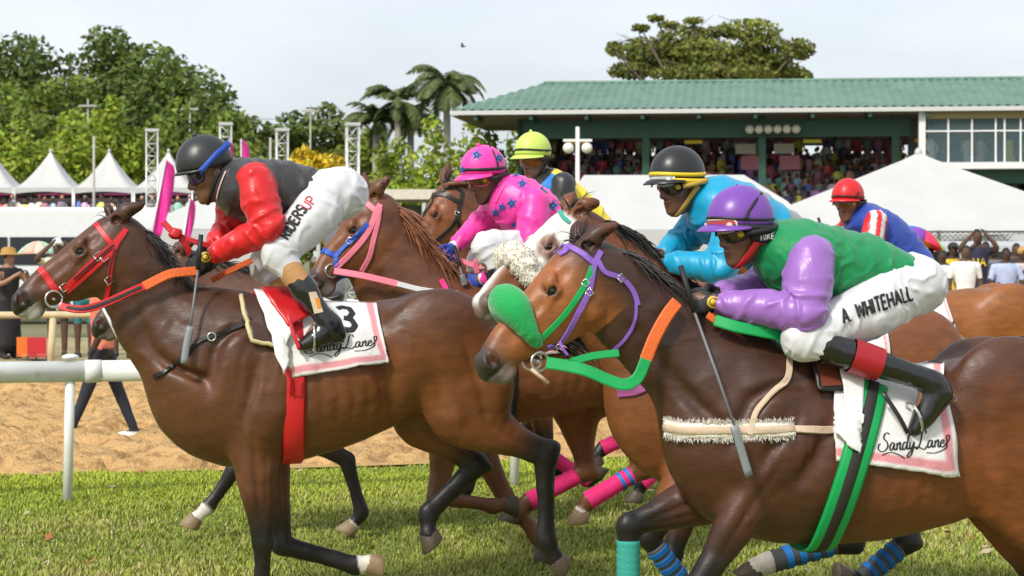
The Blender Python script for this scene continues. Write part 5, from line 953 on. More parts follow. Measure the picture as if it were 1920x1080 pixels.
HA2 = dict(key='A2', px=450, D=11.4, h=.018, hf=.010, coat=dict(BAY, base=(.14, .05, .022), top=(.10, .042, .024)), label='brown racehorse with white noseband, hidden behind the leading bay, muzzle showing',
  torso=[((925, 620), (925, 720), .17), ((880, 580), (880, 765), .25), ((820, 570), (815, 760), .26), ((740, 572), (740, 775), .25), ((660, 568), (660, 798), .28), ((590, 553), (590, 815), .27), ((530, 532), (525, 815), .25), ((488, 540), (480, 790), .22), ((465, 600), (460, 730), .16)],
  neck=[((505, 522), (412, 690), .15, 0), ((445, 500), (352, 645), .11, 0), ((400, 490), (312, 605), .088, 0), ((368, 482), (300, 575), .076, 0)],
  poll=(350, 482), muzzle=(172, 616), ears=[(362, 452), (345, 455)],
  NF=[(520, 790), (650, 862), (677, 962), (660, 986), (632, 1010)], FF=[(505, 790), (440, 880), (388, 952), (366, 972), (338, 1008)],
  NH=[(870, 640), (850, 740), (905, 840), (872, 915), (868, 932), (858, 955)], FH=[(860, 640), (830, 740), (900, 835), (860, 905), (855, 920), (850, 940)],
  socks={'FF': 2.0, 'NF': 2.75}, whoof={'FF': True, 'NF': True})
# ================================================================== LETTERING (stroke letters laid on surfaces)
def letter_mesh(fr, T, st, width, p0, p1, hgt, w, shear=0, smooth=False, off=.004, w_italic=False):
    """p0,p1: photo pixels of the baseline ends; hgt: (dx,dy) pixel vector of the letter height."""
    B = MB(); p0, p1, hv = np.array(p0, float), np.array(p1, float), np.array(hgt, float)
    for s in st:
        q = np.array(s, float); n = max(2, int(6))
        if smooth: q = crom(q, 5)
        else:
            qq = [q[0]]
            for i in range(len(q) - 1): qq += [q[i] + (q[i + 1] - q[i]) * t for t in np.linspace(0, 1, 7)[1:]]
            q = np.array(qq)
        pts, nr = [], []
        for a, b in q:
            xy = p0 + (p1 - p0) * (a / width) + hv * b; h_, n_ = hit(fr, T, *xy); pts.append(h_); nr.append(n_)
        ww = w
        if w_italic:
            d = np.gradient(q, axis=0); an = np.abs(d[:, 1]) / np.maximum(np.linalg.norm(d, axis=1), 1e-6); ww = w * (.45 + .9 * an)
        v, f = ribbon(pts, nr, ww, .0012, off, 1); B.add(v, f)
    return B
def star_mesh(fr, T, px, py, r, rot=0.0):
    B = MB(); pts = []
    for ring in (0, .5, 1):
        for k in range(10):
            rr = (r if k % 2 == 0 else r * .42) * ring; a = rot + math.pi * k / 5 - math.pi / 2
            h_, n_ = hit(fr, T, px + rr * math.cos(a), py + rr * math.sin(a)); pts.append(h_ + n_ * .005)
    F = [(10 + k, 10 + (k + 1) % 10, 20 + (k + 1) % 10, 20 + k) for k in range(10)] + [(0, 10 + k, 10 + (k + 1) % 10) for k in range(10)]
    return mesh('star', pts, F)
# ================================================================== JOCKEYS
SKIN = (.17, .078, .046)
def hand_mesh(Wp, d, n, k, h=.005, col=None, sc=1.0):
    d = d / np.linalg.norm(d); n = n - d * (n @ d); n /= np.linalg.norm(n); k = np.cross(d, n) * np.sign(np.cross(d, n) @ k)
    G = SDF(Wp - .17, Wp + .17, h)
    G.tube([Wp - d * .03, Wp + d * .02], [.03, .028], [.027, .024], k=.01, side=n)
    G.tube([Wp + d * .02, Wp + d * .055, Wp + d * .085], [.036, .043, .042], [.02, .018, .015], k=.012, side=n)
    for i in range(4):
        o = Wp + k * (.033 - .022 * i); L = (.95, 1.08, 1.0, .8)[i]
        G.tube([o + d * .08, o + d * (.08 + .03 * L) - n * .012, o + d * (.08 + .026 * L) - n * .044, o + d * .062 - n * .056, o + d * .045 - n * .042], [.0115, .0115, .0105, .0095, .0085], k=.004, res=3)
    G.tube([Wp + d * .025 + k * .03, Wp + d * .062 + k * .056 - n * .012, Wp + d * .095 + k * .05 - n * .034, Wp + d * .112 + k * .03 - n * .045], [.016, .0135, .0115, .009], k=.008, res=3)
    V, F = G.surf(1); return V, F
def garment(name, G, m, root, colf=None, amp=.004, sc=11, seed=0, smooth=2, mode=None, axes=None, lam=.055, along=0.0):
    V, F = G.surf(smooth)
    if axes is not None: V = folds(V, F, axes, amp, lam, seed, along=along)
    elif amp: V = wrinkle(V, F, amp, sc, seed, mode)
    o = put(name, mesh(name, V, F, colf(V) if colf else None), m, root); return o, V, F
def bounds(pts, r): P_ = np.array(pts); return P_.min(0) - r, P_.max(0) + r
def ring_mesh(hd, c, rad, z0f, z1f, n=40, t=.004, az=(0, 2 * math.pi)):
    """band round an upright ellipse in head coordinates; z0f,z1f give lower/upper height by azimuth."""
    V, F = [], []
    full = abs(az[1] - az[0] - 2 * math.pi) < 1e-6; m = n if full else n + 1
    for i in range(m):
        a = az[0] + (az[1] - az[0]) * i / n
        for z, dr in ((z0f(a), 0), (z0f(a) , t), (z1f(a), t), (z1f(a), 0)):
            zz = min(max((z - c[2]) / rad[2], -.98), .98); q = math.sqrt(max(1 - zz * zz, .02)) if z > c[2] - .02 else 1.0
            V.append(hd(c[0] + (rad[0] * q + dr) * math.cos(a), c[1] + (rad[1] * q + dr) * math.sin(a), z))
    for i in range(n):
        j = (i + 1) % m
        for k in range(4): F.append((i * 4 + k, j * 4 + k, j * 4 + (k + 1) % 4, i * 4 + (k + 1) % 4))
    return V, F
def goggles(hd, root, c, rad, zc, hh, lens_m, frame_m, strap_m, strap=True, tilt=0.0, srad=None, half=62, sw=.013, sz=.03, vent_m=None):
    g0 = None; V, F = [], []; n, m = 26, 6
    for i in range(n + 1):
        a = R(-half) + R(2 * half) * i / n; notch = .016 * math.exp(-(a / R(14)) ** 2); ed = math.sqrt(max(0, 1 - (abs(a) / R(half)) ** 6))
        for j in range(m + 1):
            t = j / m * 2 - 1; z = zc + (hh * t * (.35 + .65 * ed)) + (notch if t < 0 else 0) * (1 - j / m) * 1.6; bul = .006 * (1 - t * t)
            V.append(hd(c[0] + (rad[0] + bul) * math.cos(a), c[1] + (rad[1] + bul) * math.sin(a), z))
    F = [(i * (m + 1) + j, (i + 1) * (m + 1) + j, (i + 1) * (m + 1) + j + 1, i * (m + 1) + j + 1) for i in range(n) for j in range(m)]
    lens = put('goggles', mesh('lens', V, F), lens_m, root)
    bor = [V[i * (m + 1)] for i in range(n + 1)] + [V[n * (m + 1) + j] for j in range(1, m + 1)] + [V[i * (m + 1) + m] for i in range(n - 1, -1, -1)] + [V[j] for j in range(m - 1, -1, -1)]
    fb = MB(); fb.tube(bor + bor[:1], .0048, 6); obj('frame', mesh('goggle_frame', fb.v, fb.f), frame_m, lens)
    for s_ in (1, -1):
        b = MB(); b.tube([hd(c[0] + rad[0] * math.cos(R(half - 12)), s_ * (rad[1] + .003) * math.sin(R(half - 12)), zc), hd(c[0] + (rad[0] + .014) * math.cos(R(half - 12)), s_ * (rad[1] + .014) * math.sin(R(half - 12)), zc)], .013, 12)
        obj('vent', mesh('vent', b.v, b.f), vent_m or frame_m, lens)
    if strap:
        sr = srad or rad
        zf = lambda a: zc + (sz - zc) * sstep(R(half - 15), R(115), min(a, 2 * math.pi - a)) + tilt * (1 - math.cos(a)) / 2
        v, f = ring_mesh(hd, c, (sr[0], sr[1], sr[2] if len(sr) > 2 else .2), lambda a: zf(a) - sw, lambda a: zf(a) + sw, 36, .004, (R(half - 4), 2 * math.pi - R(half - 4)))
        obj('strap', mesh('goggle_strap', v, f), strap_m, lens)
    return lens
def build_jockey(H, sp):
    fr = H['fr']; P = fr.p; key = sp['key']; h = sp.get('h', .0068); big = sp.get('sc', 1.0)
    tor = [(P(*t, 0), P(*b, 0), w) for t, b, w in sp['torso']]; cen = np.array([(t + b) / 2 for t, b, w in tor]); a = np.array([np.linalg.norm(t - b) / 2 for t, b, w in tor]); wb = np.array([w for *_, w in tor])
    hc = P(*sp['head'], sp.get('headv', 0)); th, ph = R(sp['pitch']), R(sp['yaw'])
    f = np.array([math.cos(th) * math.cos(ph), math.cos(th) * math.sin(ph), -math.sin(th)]); l = np.array([-math.sin(ph), math.cos(ph), 0]); up = np.cross(f, l)
    rl = R(sp.get('roll', 0)); l, up = l * math.cos(rl) + up * math.sin(rl), up * math.cos(rl) - l * math.sin(rl)
    hd = lambda x, y, z: hc + (x * f + y * l + z * up) * big
    HM = np.column_stack([f, l, up])
    arms, lg = {}, {}
    for s_, k_ in ((1, 'NA'), (-1, 'FA')):
        q = sp[k_]; vs = (.17, .23, .075) if len(q[0]) == 2 else None
        arms[s_] = [P(c[0], c[1], s_ * vs[i] if vs else c[2]) for i, c in enumerate(q)]
    for s_, k_ in ((1, 'NL'), (-1, 'FL')):
        vs = sp.get('lv', (.11, .215, .30, .30, .30)); lg[s_] = [P(c[0], c[1], s_ * vs[i]) for i, c in enumerate(sp[k_])]       # hip knee ankle heel toe
    nb = cen[-1]
    root = fr.thing('person', sp['label'], 'jockey', tuple(np.round(cen[0], 3)), 'jockeys riding in the race')
    # --- skin: one continuous figure under the clothes
    allp = list(cen) + [hc + up * .1] + arms[1] + arms[-1] + lg[1] + lg[-1]
    lo, hi = bounds(allp, .17); G = SDF(lo, hi, h * 2.1, (hc - .16, hc + .16, sp.get('hf', .005)))
    G.tube(cen, a * .8, wb * .85, k=.03)
    G.tube([nb, lerp(nb, hd(-.02, 0, -.06), .5), hd(-.025, 0, -.04)], [.065, .052, .055], [.06, .05, .055], k=.04)
    for s_ in (1, -1):
        A = arms[s_]; G.tube([A[0], A[1], A[2]], [.05, .042, .026], k=.03); d_ = A[2] - A[1]; d_ /= np.linalg.norm(d_); G.tube([A[2], A[2] + d_ * .07], [.026, .03], [.02, .014], k=.02)
        Lq = lg[s_]; G.tube([Lq[0], Lq[1], Lq[2]], [.065, .040, .024], k=.02); G.tube([Lq[2], lerp(Lq[2], Lq[4], .5), Lq[4]], [.024, .022, .014], k=.015)
    G.ell(hd(.0, 0, .045), np.array((.098, .078, .098)) * big, .02, HM); G.ell(hd(.028, 0, -.032), np.array((.072, .062, .092)) * big, .03, HM)
    G.ell(hd(.055, 0, -.085), np.array((.042, .038, .034)) * big, .03, HM); G.ell(hd(.078, 0, -.105), np.array((.022, .024, .018)) * big, .015, HM)
    G.tube([hd(.088, 0, .02), hd(.112, 0, -.028)], [.010, .016], k=.012); G.ell(hd(.100, .014, -.036), .0105, .008); G.ell(hd(.100, -.014, -.036), .0105, .008)
    G.ell(hd(.092, 0, -.062), np.array((.013, .027, .0085)) * big, .006, HM); G.ell(hd(.089, 0, -.078), np.array((.013, .024, .0095)) * big, .006, HM)
    G.tube([hd(.104, -.022, -.070), hd(.110, 0, -.070), hd(.104, .022, -.070)], [.003, .0035, .003], k=.004, sub=True)
    G.ell(hd(.062, .046, -.02), .024, .02); G.ell(hd(.062, -.046, -.02), .024, .02); G.tube([hd(.082, -.045, .028), hd(.094, 0, .026), hd(.082, .045, .028)], [.012, .013, .012], k=.015)
    for s_ in (1, -1):
        G.ell(hd(.098, s_ * .032, .006), .014, .012, sub=True); G.ell(hd(-.012, s_ * .076, -.012), np.array((.021, .011, .033)), .006, HM); G.ell(hd(-.006, s_ * .088, -.010), np.array((.010, .006, .016)), .005, HM, sub=True)
    V, F = G.surf(1); g = fbm(V * 25, 3, 3); sk = np.tile(np.array(sp.get('skin', SKIN)), (len(V), 1)) * (1 + .25 * g[:, None])
    dl = np.linalg.norm((V - hd(.092, 0, -.07)) / .03, axis=1); sk = mixc(sk, np.array(sp.get('skin', SKIN)) * [.95, .7, .75], sstep(1.1, .5, dl))
    put('body', mesh('jockey_body', V, F, sk), mat('skin', attr=True, rough=.42, spec=.5, bump=.08, bscale=200), root)
    for s_ in (1, -1):
        e = MB(); e.ball(hd(.078, s_ * .032, .005), .0125, 10, 8); put('eye', mesh('eyeball', e.v, e.f), mat('eye_white', (.25, .22, .2), .2), root)
    # --- silks
    lo, hi = bounds(list(cen) + [arms[1][0], arms[-1][0]], .24); G = SDF(lo, hi, h); G.tube(cen, a, wb, k=.02)
    for s_ in (1, -1): G.tube([lerp(nb, arms[s_][0], .35), arms[s_][0]], [.075, .075], k=.06)
    G.tube([nb, lerp(nb, hd(-.03, 0, -.07), .42)], [.072, .062], [.068, .06], k=.04)
    o, Vt, Ft = garment('silks', G, sp['silk'], root, sp.get('silkcol') and (lambda V: sp['silkcol'](V, fr, H, arms, cen)), .0085, 10, 3, axes=[cen], lam=.085, along=.35); Ts = bvh(Vt, Ft); out = {'Ts': Ts, 'root': root, 'silks': o}
    for s_ in (1, -1):
        A = arms[s_]; lo, hi = bounds(A, .17); G = SDF(lo, hi, h); w_ = lerp(A[1], A[2], .9); pf = sp.get('puff', 1.0)
        G.tube([A[0] + (A[0] - A[1]) * .05, lerp(A[0], A[1], .3), lerp(A[0], A[1], .7), A[1], lerp(A[1], A[2], .35), lerp(A[1], A[2], .75), w_], np.array([.084, .088, .08, .072, .066, .052, .037]) * pf, k=.01)
        o, Va, Fa = garment('sleeve', G, sp['sleeve'], root, sp.get('sleevecol') and (lambda V: sp['sleevecol'](V, A)), .012, 11, 8 + s_, axes=[[A[0], A[1], A[2]]], lam=.062)
        out['Tn' if s_ > 0 else 'Tf'] = (Va, Fa)
        if s_ > 0: out['Tsl'] = bvh(Va, Fa)
        d_ = A[2] - A[1]; d_ /= np.linalg.norm(d_); hv_, hf_ = hand_mesh(A[2], d_ + np.array([.2, 0, -.25]), np.array([0, s_, .35]), np.array([0, 0, 1.]))
        put('glove' if sp.get('glove') else 'hand', mesh('hand', hv_, hf_, None if sp.get('glove') else np.tile(np.array(sp.get('skin', SKIN)), (len(hv_), 1))), sp.get('glove') or mat('skin'), root)
        if sp.get('glove'):
            c_ = MB(); c_.tube([A[2] - d_ * .035, A[2] - d_ * .005], .034, 14); put('glove_cuff', mesh('cuff', c_.v, c_.f), sp.get('cuff', sp['glove']), root)
    # --- breeches
    pel = cen[0]; hb = h; lo, hi = bounds([pel] + [q for s_ in (1, -1) for q in lg[s_][:2]], .2); G = SDF(lo, hi, h)
    G.ell(pel + sp.get('seat', np.zeros(3)), (.13, .165, .125), .04)
    cf = sp.get('cuffat', .3)
    for s_ in (1, -1):
        Lq = lg[s_]; G.tube([lerp(pel, Lq[0], .7), lerp(Lq[0], Lq[1], .3), lerp(Lq[0], Lq[1], .7), Lq[1], lerp(Lq[1], Lq[2], cf * .55), lerp(Lq[1], Lq[2], cf)], [.12, .112, .092, .078, .068, .057], [.105, .10, .085, .075, .064, .056], k=.035)
    o, Vb, Fb = garment('breeches', G, sp.get('breech') or mat('white_breeches', (.62, .62, .645), .6, var=.06, bump=.2, bscale=25, sheen=.2), root, sp.get('breechcol') and (lambda V: sp['breechcol'](V, fr)), .0085, 9, 17, axes=[[cen[0], lg[1][0], lg[1][1], lerp(lg[1][1], lg[1][2], cf)], [cen[0], lg[-1][0], lg[-1][1], lerp(lg[-1][1], lg[-1][2], cf)]], lam=.07, along=.25); out['Tb'] = bvh(Vb, Fb)
    # --- boots
    for s_ in (1, -1):
        kn, an, he, to = lg[s_][1:]; lo, hi = bounds([kn, an, he, to], .12)
        if sp.get('legging'):
            G = SDF(lo, hi, .008); G.tube([lerp(kn, an, cf - .06), lerp(kn, an, cf + .3)], [.060, .058], k=.01); garment('legging', G, sp['legging'], root, None, .002, 14)
        b0 = sp.get('boot0', cf - .02); G = SDF(lo, hi, .0085)
        G.tube([lerp(kn, an, b0), lerp(kn, an, b0 + .12), lerp(kn, an, .75), an], [.060, .063, .050, .044], [.058, .060, .048, .042], k=.01)
        sd = np.cross(to - he, an - he); sd = sd / np.linalg.norm(sd); G.tube([lerp(an, he, .45), lerp(lerp(he, to, .35), an, .28), lerp(lerp(he, to, .7), an, .1), to], [.055, .058, .045, .028], [.042, .046, .048, .033], k=.03, side=sd); G.ell(he, (.034, .034, .034), .03)
        o, vb_, fb_ = garment('boot', G, sp.get('bootm') or mat('black_boot', (.006, .006, .007), .22, spec=.6, coat=.3, bump=.1, bscale=30), root, None, .0035, 16, 5)
        if s_ > 0: out['Tboot'] = bvh(vb_, fb_)
        dn = he - an; n0 = np.cross(to - he, sd); n0 /= np.linalg.norm(n0); n0 = n0 if n0 @ (an - he) < 0 else -n0
        sb = MB(); q = [he + n0 * .028 - (to - he) * .06, lerp(he, to, .35) + n0 * .024, lerp(he, to, .7) + n0 * .022, to + n0 * .014]
        vv, ff = ribbon(q, [n0] * 4, [.05, .052, .07, .04], .008, 0, 4); obj('sole', mesh('sole', vv, ff), mat('boot_sole', (.05, .04, .03), .7), o)
        if sp.get('bootband') and True:
            b_ = MB(); t0, t1 = sp['bootband'][1:]; b_.tube([lerp(kn, an, t0), lerp(kn, an, (t0 + t1) / 2), lerp(kn, an, t1)], [.067, .068, .064], 24, caps=False); obj('boot_band', mesh('boot_band', b_.v, b_.f), sp['bootband'][0], o)
    # --- helmet
    hc_ = (.016, 0, .060); rr = sp.get('hr', (.132, .112, .128)); nA, nR = 40, 14; V, F = [], []
    low = lambda az: .030 + .020 * math.cos(az) + .004 * math.cos(2 * az)
    for i in range(nR + 3):
        for k in range(nA):
            az = 2 * math.pi * k / nA; pm = math.acos(max(-1, min(1, (low(az) - hc_[2]) / rr[2]))); t = min(i, nR) / nR; ph_ = pm * max(t, .001)
            g_ = -.0022 * math.exp(-((((az / (2 * math.pi) * 6) + .5) % 1 - .5) / .05) ** 2) * math.sin(ph_); ins = 0 if i <= nR else (-.008 if i == nR + 1 else -.016); dz = .0 if i <= nR else .004
            V.append(hd(hc_[0] + (rr[0] + g_ + ins) * math.sin(ph_) * math.cos(az), (rr[1] + g_ + ins) * math.sin(ph_) * math.sin(az), hc_[2] + (rr[2] + g_) * math.cos(ph_) + dz * (i - nR if i > nR else 0)))
    F = [(i * nA + k, (i + 1) * nA + k, (i + 1) * nA + (k + 1) % nA, i * nA + (k + 1) % nA) for i in range(nR + 2) for k in range(nA)]
    V = np.array(V); Fq = np.array(F); V = wrinkle(V, Fq, sp.get('hwr', .0025), 16, 2)
    hm = put('helmet', mesh('helmet', V, F, sp.get('hcol') and sp['hcol'](V, hd)), sp['helmet'], root); Th = bvh(V, Fq); out['Th'] = Th
    b_ = MB(); b_.ball(hd(hc_[0], 0, hc_[2] + rr[2] + .002), .012 if sp.get('button', True) else .004, 10, 6); obj('button', mesh('button', b_.v, b_.f), sp['helmet'], hm)
    bl = sp.get('brim', .045); V, F = [], []; nb_ = 24
    for i in range(nb_ + 1):
        az = R(-78) + R(156) * i / nb_; pm = math.acos((low(az) - hc_[2]) / rr[2]); e = max(0, math.cos(az * 90 / 80)) ** .6 * bl
        x0, y0 = hc_[0] + rr[0] * math.sin(pm) * math.cos(az), rr[1] * math.sin(pm) * math.sin(az); z0 = low(az)
        for dr, dz in ((-.006, .004), (e * .5, .003 - e * .12), (e, -e * .38), (e, -e * .38 - .005), (e * .5, -.004 - e * .12), (-.006, -.004)): V.append(hd(x0 + dr * math.cos(az * .8), y0 + dr * math.sin(az * .8), z0 + dz))
    F = [(i * 6 + k, (i + 1) * 6 + k, (i + 1) * 6 + (k + 1) % 6, i * 6 + (k + 1) % 6) for i in range(nb_) for k in range(6)]
    obj('visor', mesh('visor', V, F), sp.get('visor', sp['helmet']), hm)
    if sp.get('band'):
        lo_ = sp.get('bandz', .016); v, f_ = ring_mesh(hd, hc_, rr, lambda az: low(az) + lo_, lambda az: low(az) + lo_ + sp.get('bandw', .014), 44, .0035); obj('band', mesh('band', v, f_), sp['band'], hm)
    for (m_, q) in sp.get('hstraps', []):
        pts = [hit(fr, Th, *xy) for xy in q]; v, f_ = ribbon([x[0] for x in pts], [x[1] for x in pts], .011, .003, .001); obj('helmet_strap', mesh('helmet_strap', v, f_), m_, hm)
    cs = sp.get('chin', mat('black_webbing', (.012, .012, .013), .6)); pts, nr = [], []
    for x, y, z in ((-.02, .098, -.005), (.012, .083, -.04), (.045, .06, -.085), (.062, .03, -.118), (.066, 0, -.128), (.062, -.03, -.118), (.045, -.06, -.085), (.012, -.083, -.04), (-.02, -.098, -.005)): pts.append(hd(x, y, z)); nr.append(f * .15 + l * (y * 9) + up * min(0, z + .06) * 10 + 1e-3)
    v, f_ = ribbon(pts, nr, sp.get('chinw', .016), .004, .0, 4); put('chin_strap', mesh('chin_strap', v, f_), cs, root)
    if sp.get('earpad'):
        for s_ in (1, -1):
            b_ = MB(); b_.ball(hd(-.02, s_ * .084, -.008), (.048, .02, .042), 14, 8, M=Matrix(HM.tolist())); put('ear_cover', mesh('ear_cover', b_.v, b_.f), sp['earpad'], root)
    gm = sp['gog']; goggles(hd, root, (0, 0, 0), (.108, .088), .006, .030, gm[0], gm[1], gm[2], True, sp.get('gtilt', 0.0), (rr[0] - .012 + .004, rr[1] + .006, .5), sz=sp.get('gsz', .01), sw=sp.get('gsw', .01), vent_m=sp.get('ventm'))
    if sp.get('gog2'):
        g2 = sp['gog2']; goggles(hd, root, hc_, (rr[0] * .985, rr[1] * .985), .045, .026, g2[0], g2[1], g2[2], True, -.03, (rr[0] + .001, rr[1] + .001, rr[2]), 52, .011, .035)
    out.update(hd=hd, arms=arms, lg=lg, cen=cen, fr=fr, hm=hm); return out
HS = {}
for sp in (HA, HB, HC, HC2, HD, HE, HA2): HS[sp['key']] = build_horse(sp)
# ------------------------------------------------------------------ materials for kit
def satin(name, c, rough=.36): return mat(name, c, rough, var=.07, vscale=6, bump=.35, bscale=16, spec=.5, sheen=.1, bdist=.010, stretch=(1.8, .7, 1))
def cvx(name, rough=.4): return mat(name, attr=True, rough=rough, bump=.35, bscale=16, sheen=.1, bdist=.010, stretch=(1.8, .7, 1))
k_black = mat('black_webbing', (.012, .012, .013), .6); k_glove = mat('black_glove', (.012, .012, .013), .65, bump=.2, bscale=80)
gold = mat('gold_badge', (.65, .45, .03), .4); steel = mat('bit_steel', (.6, .6, .58), .2, metal=.9); whitem = mat('white_cotton', (.74, .74, .73), .75, bump=.25, bscale=40, var=.06)
lens_rb = mat('lens_rainbow', (.10, .03, .16), .06, spec=.8, var=.5, vscale=14, var2=((.05, .22, .10), 12, .45, .65)); lens_am = mat('lens_amber', (.42, .12, .01), .06, spec=.8, var=.3, vscale=10); lens_dk = mat('lens_dark', (.03, .018, .012), .06, spec=.8); lens_br = mat('lens_brown', (.14, .07, .025), .06, spec=.8, var=.4, vscale=12); lens_cl = mat('lens_clear', (.5, .5, .5), .05, spec=.8, var=.3, vscale=12)
lens_rd = mat('lens_red', (.35, .02, .02), .08, spec=.8)
# ------------------------------------------------------------------ jockeys
J = {}
J1 = dict(key='1', label='jockey in black vest and red sleeves crouched on the leading bay', h=.0066, torso=[((600, 322), (592, 402), .15), ((560, 308), (552, 412), .15), ((510, 299), (500, 420), .17), ((468, 297), (452, 412), .18), ((446, 306), (430, 388), .145)],
  head=(397, 325), pitch=20, yaw=4, NA=[(480, 346), (502, 428), (392, 482)], FA=[(452, 352, -.17), (432, 428, -.2), (398, 470, -.09)],
  NL=[(618, 372), (520, 474), (606, 592), (636, 628), (566, 648)], FL=[(610, 372), (497, 492), (560, 600), (590, 635), (525, 645)], seat=np.array([-.10, 0, .0]), cuffat=.26, legging=mat('tan_legging', (.45, .24, .09), .7, bump=.2, bscale=60), boot0=.47,
  silk=satin('black_silk', (.030, .026, .028), .42), sleeve=satin('red_silk', (.62, .008, .012), .40), glove=k_glove, helmet=mat('grey_helmet', (.022, .023, .024), .38, spec=.5), hwr=.004, brim=.016, gog=(lens_rb, k_black, mat('blue_strap', (.015, .07, .42), .6)), gtilt=.075, gsz=.03, gsw=.015, puff=1.05)
J['1'] = build_jockey(HS['A'], J1)
J6 = dict(ventm=gold, key='6', label='jockey in green vest and lilac sleeves on the nearest horse', h=.0066, torso=[((1695, 470), (1660, 568), .15), ((1632, 442), (1612, 570), .155), ((1562, 426), (1540, 578), .175), ((1505, 411), (1478, 558), .185), ((1478, 418), (1452, 522), .145)],
  head=(1398, 437), pitch=8, yaw=14, NA=[(1520, 490), (1506, 588), (1340, 566)], FA=[(1475, 490, -.17), (1425, 548, -.19), (1345, 552, -.08)],
  NL=[(1690, 553), (1500, 636), (1738, 712), (1772, 738), (1714, 806)], FL=[(1690, 553), (1505, 650), (1715, 705), (1765, 715), (1720, 790)], seat=np.array([-.08, 0, -.03]), cuffat=.2, boot0=.13,
  silk=satin('green_silk', (.0, .22, .065), .45), sleeve=satin('lilac_silk', (.30, .13, .46), .35), glove=k_glove, helmet=mat('purple_helmet', (.17, .055, .36), .35, spec=.5), hwr=.001, brim=.05, band=mat('black_band', (.012, .012, .012), .5), bandz=.022, bandw=.010, button=False, hr=(.138, .118, .132),
  gog=(lens_dk, k_black, k_black), gog2=(lens_rd, mat('clear_frame', (.62, .45, .42), .2), k_black), chin=mat('red_padding', (.62, .02, .02), .6), chinw=.03, earpad=mat('red_padding'), hstraps=[(k_black, [(1428, 362), (1416, 378), (1404, 396), (1393, 414), (1386, 428)])], bootband=(mat('red_band', (.33, .008, .015), .35), .40, .63), puff=1.12)
J['6'] = build_jockey(HS['B'], J6)
PINK, STAR = (.86, .045, .36), (.03, .13, .42)
J3 = dict(ventm=gold, key='3', label='jockey in pink silks with blue stars', h=.009, torso=[((1085, 425), (1060, 495), .145), ((1048, 382), (1005, 478), .155), ((1005, 342), (968, 446), .17), ((975, 331), (944, 420), .17), ((962, 336), (938, 398), .14)],
  head=(914, 335), pitch=14, yaw=24, NA=[(1000, 385), (995, 492), (900, 525)], FA=[(955, 385, -.14), (910, 412, -.17), (848, 465, -.07)],
  NL=[(1065, 470), (912, 460), (965, 600), (990, 635), (930, 645)], FL=[(1060, 475), (900, 490), (955, 610), (980, 640), (925, 650)], glove=mat('blue_glove', (.02, .06, .36), .6), cuff=whitem,
  silk=satin('pink_silk', PINK, .42), sleeve=satin('pink_silk', PINK, .42), helmet=satin('pink_silk', PINK, .42), hwr=.004, brim=.05, band=mat('black_band'), bandz=.02, bandw=.016, gog=(lens_br, mat('pink_frame', (.75, .12, .25), .4), k_black), hstraps=[(k_black, [(918, 274), (926, 288), (932, 304), (934, 320)])])
J['3'] = build_jockey(HS['C'], J3)
def col4(V, fr, H, arms, cen):
    c = np.tile(np.array((.03, .22, .62)), (len(V), 1)); ax = cen[-1] - cen[0]; t = (V - cen[0]) @ ax / (ax @ ax); nrm = np.array([-ax[2], 0, ax[0]]); nrm = nrm / np.linalg.norm(nrm); nrm = nrm if nrm[2] > 0 else -nrm; hh = (V - cen[0]) @ nrm
    c[hh > .055] = (.80, .62, .01); c[(t < .22)] = (.62, .015, .02); c[(t > 1.14)] = (.02, .02, .02); return c
J4 = dict(key='4', label='jockey in lime helmet with yellow, blue and red silks', h=.0095, torso=[((1150, 432), (1115, 500), .145), ((1118, 385), (1075, 480), .155), ((1080, 345), (1040, 450), .17), ((1050, 322), (1015, 415), .17), ((1042, 322), (1018, 382), .135)],
  head=(1004, 300), pitch=10, yaw=36, NA=[(1056, 350, .21), (1052, 455, .25), (960, 500, .08)], FA=[(1020, 372, -.17), (985, 440, -.2), (948, 488, -.08)], NL=[(1130, 480), (1010, 500), (1080, 620), (1100, 650), (1050, 660)], FL=[(1130, 480), (1005, 505), (1075, 625), (1095, 655), (1045, 660)],
  silk=cvx('tricolour_silk'), silkcol=col4, sleeve=satin('black_sleeve', (.02, .02, .021), .4), puff=.95, glove=k_glove, helmet=mat('lime_helmet', (.52, .68, .12), .4), hwr=.001, brim=.045, band=mat('black_band'), bandz=.03, bandw=.012, gog=(lens_am, mat('amber_frame', (.3, .09, .01), .3), k_black), skin=(.24, .13, .085), hstraps=[(k_black, [(1041, 272), (1025, 285), (1012, 297)])])
J['4'] = build_jockey(HS['C2'], J4)
def col5(V, fr, H, arms, cen):
    c = np.tile(np.array((.0, .30, .52)), (len(V), 1)); ax = cen[-1] - cen[0]; t = (V - cen[0]) @ ax / (ax @ ax); nrm = np.array([-ax[2], 0, ax[0]]); nrm /= np.linalg.norm(nrm); nrm = nrm if nrm[2] > 0 else -nrm; hh = (V - cen[0]) @ nrm
    c[(t > .30) & (t < .44) & (hh > .0)] = (.25, .25, .26); c[(t > .66) & (t < .76) & (hh > .02)] = (.25, .25, .26); return c
